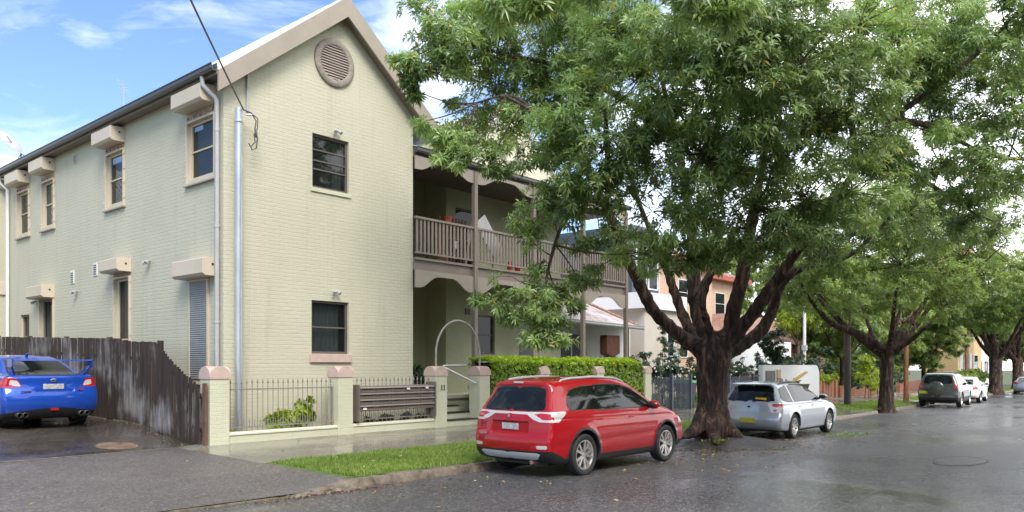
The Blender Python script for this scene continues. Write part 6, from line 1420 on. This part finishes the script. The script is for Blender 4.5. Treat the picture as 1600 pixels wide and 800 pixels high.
def shrub(name, label, blobs, mat, leaf=(.10, .045), n=7, dens=1.2, n_sub=7, sub_r=.18, seed=1, cat='shrub', group=None, stem=True, simple=True, fill=.25, up=(.15, .75)):
    rg = np.random.default_rng(seed); c = np.array(blobs); b0 = (float(c[:, 0].mean()), float(c[:, 1].mean())); z0 = surf(*b0)
    t = empty(name, (*b0, z0), 0, label, cat, group); C, A, tn, s = blob_twigs(blobs, per_area=dens, n_sub=n_sub, rng=rg, sub_r=sub_r, fill=fill)
    ok = C[:, 2] > z0+.02; V, F, col = rosettes(C[ok], A[ok], n, leaf[0], leaf[1], rng=rg, simple=simple, tone=tn[ok], up=up); np_mesh('foliage', V, F, M[mat], t, colors=col, local=False)
    if stem: twig_mesh('stems', [(cc[::2], b) for cc, b in s], [(x+random.uniform(-.1, .1), y, z0, .02) for x, y, z, r in blobs], M['bark_thin'], t, rng=rg, r0=.014, kk=5)
    return t
shrub('garden_shrub', 'fresh bright green leafy shrub poking through the first panel of spear railings', [(9.35, 14.62, .52, .22), (9.7, 14.66, .62, .30), (9.95, 14.62, .85, .22), (9.15, 14.55, .42, .16), (10.1, 14.7, .55, .2), (8.2, 14.6, .34, .09)], 'leaf_lime', leaf=(.13, .065), n=6, dens=2.2, seed=31, sub_r=.14, simple=False)
shrub('garden_shrub', 'low dark plants under the letterbox bank', [(11.3+.35*k, 14.6, .42, .16) for k in range(7)], 'leaf_dark', dens=2, seed=32, sub_r=.1)
shrub('pot_plant', 'spiky dark potted plant on the stone ledge at the top of the front steps', [(14.2, 15.75, 1.3, .22), (14.25, 15.8, 1.5, .16)], 'leaf_dark', leaf=(.3, .03), dens=2, seed=33, cat='plant')
shrub('garden_shrub', 'grey green rounded shrub before the tall plain white wall', [(35.0, 16.0, 1.3, .5), (35.6, 16.2, 1.7, .5), (36.4, 16.1, 1.2, .4)], 'leaf_dark', dens=1.4, seed=34)
shrub('garden_shrub', 'vivid lime green bush glowing behind the second street tree', [(47.3, 13.9, 1.0, .8), (48.4, 14.2, 1.5, .8), (49.6, 14.1, .9, .7), (48.8, 14.6, 2.0, .5)], 'leaf_lime', leaf=(.14, .08), dens=1.2, seed=35, sub_r=.25)
shrub('garden_shrub', 'dark dense shrubs along the low brick wall', [(51.3, 15.3, 1.0, 1.0), (53.0, 15.6, 1.2, 1.1), (54.8, 15.6, 1.0, 1.0), (57, 15.8, 1.0, 1.0), (59.5, 16, 1.1, 1.1)], 'leaf_dark', leaf=(.16, .09), dens=.9, seed=36, sub_r=.3)
shrub('garden_shrub', 'dark shrubs massed under the trees behind the brick wall with piers', [(43.5, 17, 1.3, 1.1), (45, 17.5, 1.7, 1.2), (52, 18.5, 2.2, 1.4), (48.6, 18, 1.5, 1.2)], 'leaf_dark', leaf=(.16, .09), dens=.8, seed=37, sub_r=.3)
shrub('garden_shrub', 'pale green clipped hedge topping the brick wall with piers', [(42.9+.5*k, 15.9, .98, .36) for k in range(9)], 'leaf_lime', leaf=(.12, .06), dens=1.2, seed=38)
shrub('garden_shrub', 'round bright bush beyond the small white hatchback', [(71.0, 14.2, .5, .9), (72.5, 14.4, .4, .8)], 'leaf_lime', leaf=(.2, .1), dens=1, seed=39, sub_r=.3)
shrub('hedge', 'far clipped hedge near the silver sedan', [(84+1.1*k, 16.6, .6, .9) for k in range(9)], 'leaf_far', leaf=(.25, .12), dens=.8, seed=40, cat='hedge', sub_r=.3)
shrub('hedge', 'tall rough hedge closing the gardens behind the bungalow', [(62+1.5*k, 25, 1.6+1.2*math.sin(k*1.3), 2.0) for k in range(22)], 'leaf_far', leaf=(.3, .14), dens=.5, seed=45, cat='hedge', sub_r=.4)
shrub('hedge', 'dark hedge dotted with small white flowers above the grey metal fence', [(24.6+.62*k, 15.25 + .1*math.sin(k), 1.55+.15*math.sin(k*1.7), .55) for k in range(15)], 'leaf_dark', leaf=(.12, .06), dens=1.5, seed=41, cat='hedge')
shrub('hedge', 'low clipped hedge inside the grey metal fence', [(24.2+.4*k, 14.75, .35, .36) for k in range(11)], 'leaf_far', leaf=(.08, .04), dens=1.6, seed=42, cat='hedge', stem=False)
for k, (x, y, lab) in enumerate(((30.5, 17.6, 'narrow column conifer beside the beige house window, the left of two'), (32.3, 17.8, 'narrow column conifer closest to the big trunk, the right of two'))):
    shrub('conifer', lab, [(x, y, .6+.45*j, .42-.03*j) for j in range(7)], 'leaf_dark', leaf=(.09, .03), dens=2.2, seed=43+k, cat='conifer', sub_r=.15)
# white flowers in the hedge
mb = MB()
for k in range(70): x = random.uniform(24.5, 33); mb.sphere((x, 14.72+random.uniform(-.1, .1), random.uniform(1.2, 2.1)), .035, 5)
hd = [o for o in bpy.data.objects if o.name.startswith('hedge') and 'white flowers' in o.get('label', '')][0]
fl = mb.build('flowers', M['white'], hd); fl['kind'] = 'stuff'

# the clipped hedge behind the wall pillars
hg = empty('clipped_hedge', (19.4, 14.9, .15), 0, 'long dense bright green clipped hedge behind the wall pillars and the red car', 'hedge')
rg = np.random.default_rng(55); n = 9000; X = rg.uniform(15.62, 23.5, n); side = rg.random(n)
y0_, y1_, zt = 14.22, 15.12, 1.93
Yh = np.where(side < .42, y0_+rg.random(n)*.10, np.where(side < .88, rg.uniform(y0_, y1_, n), y1_)); Zh = np.where(side < .42, rg.uniform(.35, zt, n), np.where(side < .88, zt-rg.random(n)*.08, rg.uniform(.35, zt, n)))
Zh = Zh + np.array([.07*mnoise.noise(Vector((x*1.3, y*2, 0))) + .03*mnoise.noise(Vector((x*5, y*5, 2))) for x, y in zip(X, Yh)]); Yh = Yh + np.array([.08*mnoise.noise(Vector((x*1.1, z*1.6, 5))) for x, z in zip(X, Zh)])
e = np.clip((X-23.1)/.4, 0, 1); Zh -= e**2*.35*(Zh > 1.2); rnd_ = (Zh > zt-.15) & (Yh < y0_+.15); Zh -= rnd_*.05
for px_ in (17.62, 20.45): 
    inn = (X > px_-.04) & (X < px_+.46) & (Yh < 14.60) & (Zh < 1.72); Yh = np.where(inn, 14.62, Yh)
Ah = np.stack([rg.normal(0, .3, n), np.where(side < .42, -1., .0)+rg.normal(0, .2, n), np.where(side < .42, .45, 1.0)+rg.normal(0, .2, n)], 1)
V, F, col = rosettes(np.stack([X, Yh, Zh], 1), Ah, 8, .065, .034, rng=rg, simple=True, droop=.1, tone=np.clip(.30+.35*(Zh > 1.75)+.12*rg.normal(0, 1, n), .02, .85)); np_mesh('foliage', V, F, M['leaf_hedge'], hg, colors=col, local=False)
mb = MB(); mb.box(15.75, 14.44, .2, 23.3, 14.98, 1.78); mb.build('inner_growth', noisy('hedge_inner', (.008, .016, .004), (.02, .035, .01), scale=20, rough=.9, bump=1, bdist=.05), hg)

# ------------------------------------------------------------------ grass, soil, litter
def blades(name, boxes, count, hgt=(.03, .075), label='grass', seed=5, clover=False):
    rg = np.random.default_rng(seed); P = []
    tot = sum((b[1]-b[0])*(b[3]-b[2]) for b in boxes)
    for x0, x1, a, b in boxes:
        n = int(count*(x1-x0)*(b-a)/tot); x = rg.uniform(x0, x1, n); t = rg.uniform(a, b, n); P.append(np.stack([x, np.array([yk(v) for v in x])+t], 1))
    P = np.concatenate(P); P = P[np.array([mnoise.noise(Vector((x*2.1, y*2.1, 9))) + .5*mnoise.noise(Vector((x*6, y*6, 3))) > -.42 + rg_ for (x, y), rg_ in zip(P, rg.normal(0, .12, len(P)))])]; n = len(P); z = np.array([surf(x, y) for x, y in P]); a = rg.random(n)*2*PI; h = rg.uniform(*hgt, n)*(1+.4*np.array([mnoise.noise(Vector((x*1.7, y*1.7, 0))) for x, y in P])); w = .0035+.003*rg.random(n); w *= (h/.05)
    dx, dy = np.cos(a), np.sin(a); ln = rg.uniform(.1, .9, n)*h; B = np.stack([P[:, 0], P[:, 1], z-.004], 1); s = np.stack([-dy*w, dx*w, 0*w], 1); T = B + np.stack([dx*ln, dy*ln, h], 1)
    V = np.stack([B-s, B+s, T], 1).reshape(-1, 3); F = np.arange(3*n).reshape(-1, 3)
    t = np.clip(.45 + .25*np.array([mnoise.noise(Vector((x*.8, y*.8, 4))) for x, y in P]) + rg.normal(0, .12, n), 0, .9)
    c = np.repeat(np.stack([t, t, t], 1), 3, 0); o = np_mesh(name, V, F, M['grass_blade'], None, colors=c); tag(o, label, 'grass', kind='stuff'); return o
blades('grass', [(7.15, 16.0, .17, 2.32)], 90000, label='short bright green lawn between the footpath and the kerb')
V_ = blades('grass', [(18.6, 30.3, .17, 2.3), (34.1, 45.4, .17, 2.3), (49.6, 95, .17, 2.3)], 60000, hgt=(.06, .12), label='green verge grass further along the street', seed=6)
# lawn edge spilling over the concrete: the strip where the driveway meets the lawn
rg = np.random.default_rng(77)
def crossing_edge(n, label):
    t = rg.random(n); x = 7.18-.42*t + rg.normal(0, .04, n); y = 9.25+2.1*(1-t)+rg.normal(0, .02, n); return x, y

# soil mound around the big trunk
n = 60; V = []; F = []; cx_, cy_ = 17.2, 8.15
for j in range(9):
    for k in range(n):
        a = 2*PI*k/n; q = j/8; rx = (2.0 + .8*mnoise.noise(Vector((math.cos(a)*2, math.sin(a)*2, 1)))); ry = 1.5+.7*mnoise.noise(Vector((math.cos(a)*2, math.sin(a)*2, 8)))
        x = cx_+rx*q*math.cos(a)*(1.0 if math.cos(a) > 0 else 1.15); y = cy_+ry*q*math.sin(a); z = max(surf(x, y), zr(x)+.01) if q > .85 else zr(x)+.02; z += .20*(1-sm(q*1.02)) + .03*mnoise.noise(Vector((x*3, y*3, 0)))*(1-q) + (.012 if q < 1 else -.03)
        V.append((x, y, z))
for j in range(8):
    for k in range(n): p = j*n+k; p2 = j*n+(k+1) % n; F.append((p, p2, p2+n, p+n))
me = bpy.data.meshes.new('soil_mound'); me.from_pydata(V, [], F); me.polygons.foreach_set('use_smooth', [True]*len(F)); tag(link_mesh('soil_mound', me, None, M['mud']), kind='structure')

def litter(name, label, n, fn, size=(.03, .07), cols=None, seed=1, lift=.004):
    rg = random.Random(seed); V = []; F = []; C = []
    for _ in range(n):
        x, y = fn(rg); z = surf(x, y)+lift; a = rg.random()*6.28; L = rg.uniform(*size); w = L*rg.uniform(.3, .5); c, s = math.cos(a), math.sin(a); tz = [rg.uniform(0, .018) for _ in range(4)]
        for (u, v), q in zip(((-L/2, 0), (0, w/2), (L/2, 0), (0, -w/2)), tz): V.append((x+u*c-v*s, y+u*s+v*c, z+q))
        b = len(V)-4; F.append((b, b+1, b+2, b+3)); t = rg.choice(cols or LCOL); C += [tuple(max(0, q*rg.uniform(.7, 1.2)) for q in t)]*4
    o = np_mesh(name, V, F, M['litter'], None, colors=np.array(C)); tag(o, label, 'fallen leaves', kind='stuff'); return o
LCOL = [(.22, .10, .04), (.30, .15, .05), (.42, .30, .05), (.14, .08, .045), (.34, .10, .04), (.25, .2, .08), (.10, .06, .04), (.45, .38, .28)]
m, nt, b = new_mat('fallen_leaf'); at = N(nt, 'ShaderNodeAttribute', attribute_name='tint'); nt.links.new(at.outputs['Color'], b.inputs['Base Color']); b.inputs['Roughness'].default_value = .45; M['litter'] = m
def f_gutter(r):
    while True:
        x = r.gauss(6.55, .55); y = 8.98 - abs(r.gauss(0, .07))
        if x > 4.5: return x, y
litter('leaf_litter', 'reddish wet leaves washed into the gutter where the kerb is broken', 420, f_gutter, (.02, .06), [(.22, .07, .045), (.30, .12, .07), (.16, .06, .04), (.36, .2, .13), (.1, .05, .035)], 3)
litter('leaf_litter', 'yellow and brown leaves scattered on the road around the red car and the big tree', 900, lambda r: (min(27, max(5, r.gauss(14.8, 3.2))), 8.9-abs(r.gauss(0, 1.5))), (.035, .10), [(.5, .22, .05), (.55, .42, .06), (.35, .2, .1), (.2, .1, .05), (.5, .4, .28), (.3, .12, .05), (.12, .07, .04)], 4)
litter('leaf_litter', 'few pale leaves lying on the short lawn', 110, lambda r: (r.uniform(7.3, 16), r.uniform(9.35, 11.2)), (.04, .09), [(.45, .32, .2), (.5, .4, .3), (.4, .2, .08)], 5, lift=.045)
litter('leaf_litter', 'scattered leaves on the driveway apron and footpath', 150, lambda r: (r.uniform(-1, 15), r.uniform(9.3, 14.1)) , (.03, .07), None, 6, lift=.008)
litter('leaf_litter', 'leaves and mud gathered over the roots of the big tree', 1500, lambda r: (17.1+r.gauss(0, 1.6), 8.3-abs(r.gauss(0, 1.1))), (.03, .08), [(.12, .07, .04), (.2, .1, .05), (.3, .2, .06), (.07, .05, .03)], 7, lift=.02)
litter('leaf_litter', 'brown leaves along the foot of the paling fence', 260, lambda r: (7.28-abs(r.gauss(0, .10)), r.uniform(14.4, 26)), (.03, .07), None, 8, lift=.01)
litter('leaf_litter', 'leaves along the far gutter', 500, lambda r: (lambda x: (x, yk(x)-abs(r.gauss(0, .5))))(r.uniform(20, 70)), (.05, .1), None, 9)
# green weeds in the gutter and by the tree foot
rg = np.random.default_rng(9)
def weeds(name, label, P, L, seed):
    C = np.array(P); V, F, c = rosettes(C, np.tile([[0, 0, 1.]], (len(C), 1)), 7, L, L*.45, rng=np.random.default_rng(seed), simple=True, up=(.2, .9), droop=.05); tag(np_mesh(name, V, F, M['leaf_far'], None, colors=c), label, 'weeds', kind='stuff')
weeds('weeds', 'small green weeds sprouting in the gutter below the driveway apron', [(x, 9.04+rg.normal(0, .03), surf(x, 8.9)+.01) for x in rg.uniform(5.2, 6.6, 26)], .035, 1)
weeds('weeds', 'tuft of green leaves at the foot of the big trunk', [(16.35+rg.normal(0, .25), 7.95+rg.normal(0, .10), .02) for _ in range(22)], .08, 2)
weeds('weeds', 'fallen green sprigs on the road beside the silver wagon', [(21.6+rg.normal(0, .6), 6.9+rg.normal(0, .12), zr(21)+.05) for _ in range(24)], .09, 3)

# ------------------------------------------------------------------ across the road, unseen: trees and terrace added to darken reflections in paint and glass
for k, (x, y, lab) in enumerate(((11, -6.5, 'unseen street tree added for reflections on the opposite kerb facing the red car'), (27, -7.0, 'unseen street tree added for reflections on the opposite kerb facing the silver wagon'), (-9, -7.5, 'unseen street tree added for reflections on the opposite kerb nearest the camera'))):
    t = grow_tree('unseen_tree', lab, (x, y), 2.8, (x, y, 8.0), (6.5, 5.2, 4.8), 60+k, trunk_r=.24, nlimb=5, nblob=46, blob_r=(1.2, 1.9), leaf=(.3, .14), dens=.7, lowcut=3.6, group='unseen trees added across the road for reflections')
op = empty('unseen_terrace', (12, -17, 0), 0, 'unseen red brick terrace added for reflections across the road behind the camera', 'house')
mb = MB(); mb.box(-14, -26, -.3, 44, -17, 6.6); mb.build('wall', M['redbrick'], op)
mb = MB(); mb.add([(-15, -16.4, 6.5), (45, -16.4, 6.5), (45, -21.5, 9.4), (-15, -21.5, 9.4)], [(0,3,2,1)]); mb.add([(-15, -27, 6.5), (45, -27, 6.5), (45, -21.5, 9.4), (-15, -21.5, 9.4)], [(0,1,2,3)]); mb.build('roof', M['tile_red'], op)
for k in range(9): window('y', -17, -12+k*6, -10.4+k*6, 3.9, 5.7, M['white'], op, inset=-.04, inward=-1, glass='glass_dark'); window('y', -17, -12+k*6, -10.4+k*6, .9, 2.7, M['white'], op, inset=-.04, inward=-1, glass='glass_dark')

# ------------------------------------------------------------------ camera, world, light
YAW = 40.87
cam = bpy.data.cameras.new('camera'); co_ = bpy.data.objects.new('camera', cam); COL.objects.link(co_)
co_.location = (0, 0, CAM_H); co_.rotation_euler = (R_(90), 0, R_(YAW-90))
cam.sensor_width = 36; cam.lens = 36*1225/1600; cam.shift_y = 171/1600; cam.clip_end = 3000; cam.clip_start = .05
scene.camera = co_
SUN_AZ, SUN_EL = 238.0, 44.0      # direction the light comes from, degrees from +X counter-clockwise
w = bpy.data.worlds.new('World'); scene.world = w; w.use_nodes = True; nt = w.node_tree
bg = nt.nodes['Background']; bg.inputs[1].default_value = .15
sky = nt.nodes.new('ShaderNodeTexSky'); sky.sky_type = 'NISHITA'; sky.sun_disc = False
sky.sun_elevation = R_(SUN_EL); sky.sun_rotation = R_(90 - SUN_AZ); sky.air_density = 1.0; sky.dust_density = .6; sky.ozone_density = 3.5
tc = nt.nodes.new('ShaderNodeTexCoord')
mp = nt.nodes.new('ShaderNodeMapping'); mp.inputs['Scale'].default_value = (1, 1, 2.6); nt.links.new(tc.outputs['Generated'], mp.inputs[0])
n1 = nt.nodes.new('ShaderNodeTexNoise'); n1.inputs['Scale'].default_value = 2.1; n1.inputs['Detail'].default_value = 9; n1.inputs['Roughness'].default_value = .56; n1.inputs['Distortion'].default_value = .35
nt.links.new(mp.outputs[0], n1.inputs['Vector'])
sp = nt.nodes.new('ShaderNodeVectorMath'); sp.operation = 'DOT_PRODUCT'; nt.links.new(tc.outputs['Generated'], sp.inputs[0]); sp.inputs[1].default_value = (.8, -.8, .45)
ad = nt.nodes.new('ShaderNodeMath'); ad.operation = 'MULTIPLY_ADD'; ad.inputs[1].default_value = .26; nt.links.new(sp.outputs['Value'], ad.inputs[0]); nt.links.new(n1.outputs['Fac'], ad.inputs[2])
cr = nt.nodes.new('ShaderNodeValToRGB'); cr.color_ramp.elements[0].position = .50; cr.color_ramp.elements[1].position = .72
cr.color_ramp.elements[0].color = (0, 0, 0, 1); cr.color_ramp.elements[1].color = (.92, .92, .92, 1); nt.links.new(ad.outputs[0], cr.inputs[0])
mx = nt.nodes.new('ShaderNodeMixRGB'); mx.inputs[2].default_value = (9.0, 9.1, 9.3, 1); nt.links.new(cr.outputs[0], mx.inputs[0]); tint = nt.nodes.new('ShaderNodeMixRGB'); tint.blend_type = 'MULTIPLY'; tint.inputs[0].default_value = 1; tint.inputs[2].default_value = (.78, .79, .83, 1); nt.links.new(sky.outputs[0], tint.inputs[1]); nt.links.new(tint.outputs[0], mx.inputs[1])
mp2 = nt.nodes.new('ShaderNodeMapping'); mp2.inputs['Scale'].default_value = (2.2, 1.2, 6); mp2.inputs['Rotation'].default_value = (0, .5, .3); nt.links.new(tc.outputs['Generated'], mp2.inputs[0])
n2 = nt.nodes.new('ShaderNodeTexNoise'); n2.inputs['Scale'].default_value = 1.9; n2.inputs['Detail'].default_value = 10; n2.inputs['Roughness'].default_value = .62; n2.inputs['Distortion'].default_value = .6; nt.links.new(mp2.outputs[0], n2.inputs['Vector'])
c2 = nt.nodes.new('ShaderNodeValToRGB'); c2.color_ramp.elements[0].position = .50; c2.color_ramp.elements[1].position = .74; c2.color_ramp.elements[0].color = (0, 0, 0, 1); c2.color_ramp.elements[1].color = (.34, .34, .34, 1); nt.links.new(n2.outputs['Fac'], c2.inputs[0])
m2 = nt.nodes.new('ShaderNodeMixRGB'); m2.inputs[2].default_value = (8.0, 8.1, 8.3, 1); nt.links.new(c2.outputs[0], m2.inputs[0]); nt.links.new(mx.outputs[0], m2.inputs[1])
nt.links.new(m2.outputs[0], bg.inputs[0])
sun = bpy.data.lights.new('sun', 'SUN'); sun.energy = 1.7; sun.angle = R_(25); sun.color = (1, .95, .87)
so = bpy.data.objects.new('sun', sun); COL.objects.link(so); az, el = R_(SUN_AZ), R_(SUN_EL)
so.rotation_euler = Vector((math.cos(az)*math.cos(el), math.sin(az)*math.cos(el), math.sin(el))).to_track_quat('Z', 'Y').to_euler()
so.location = (-10, -10, 20)
vs = scene.view_settings; vs.view_transform = 'Standard'; vs.look = 'None'; vs.gamma = 1; vs.use_curve_mapping = False; vs.exposure = .98
scene.cycles.max_bounces = 8; scene.cycles.transparent_max_bounces = 12; scene.cycles.use_denoising = True
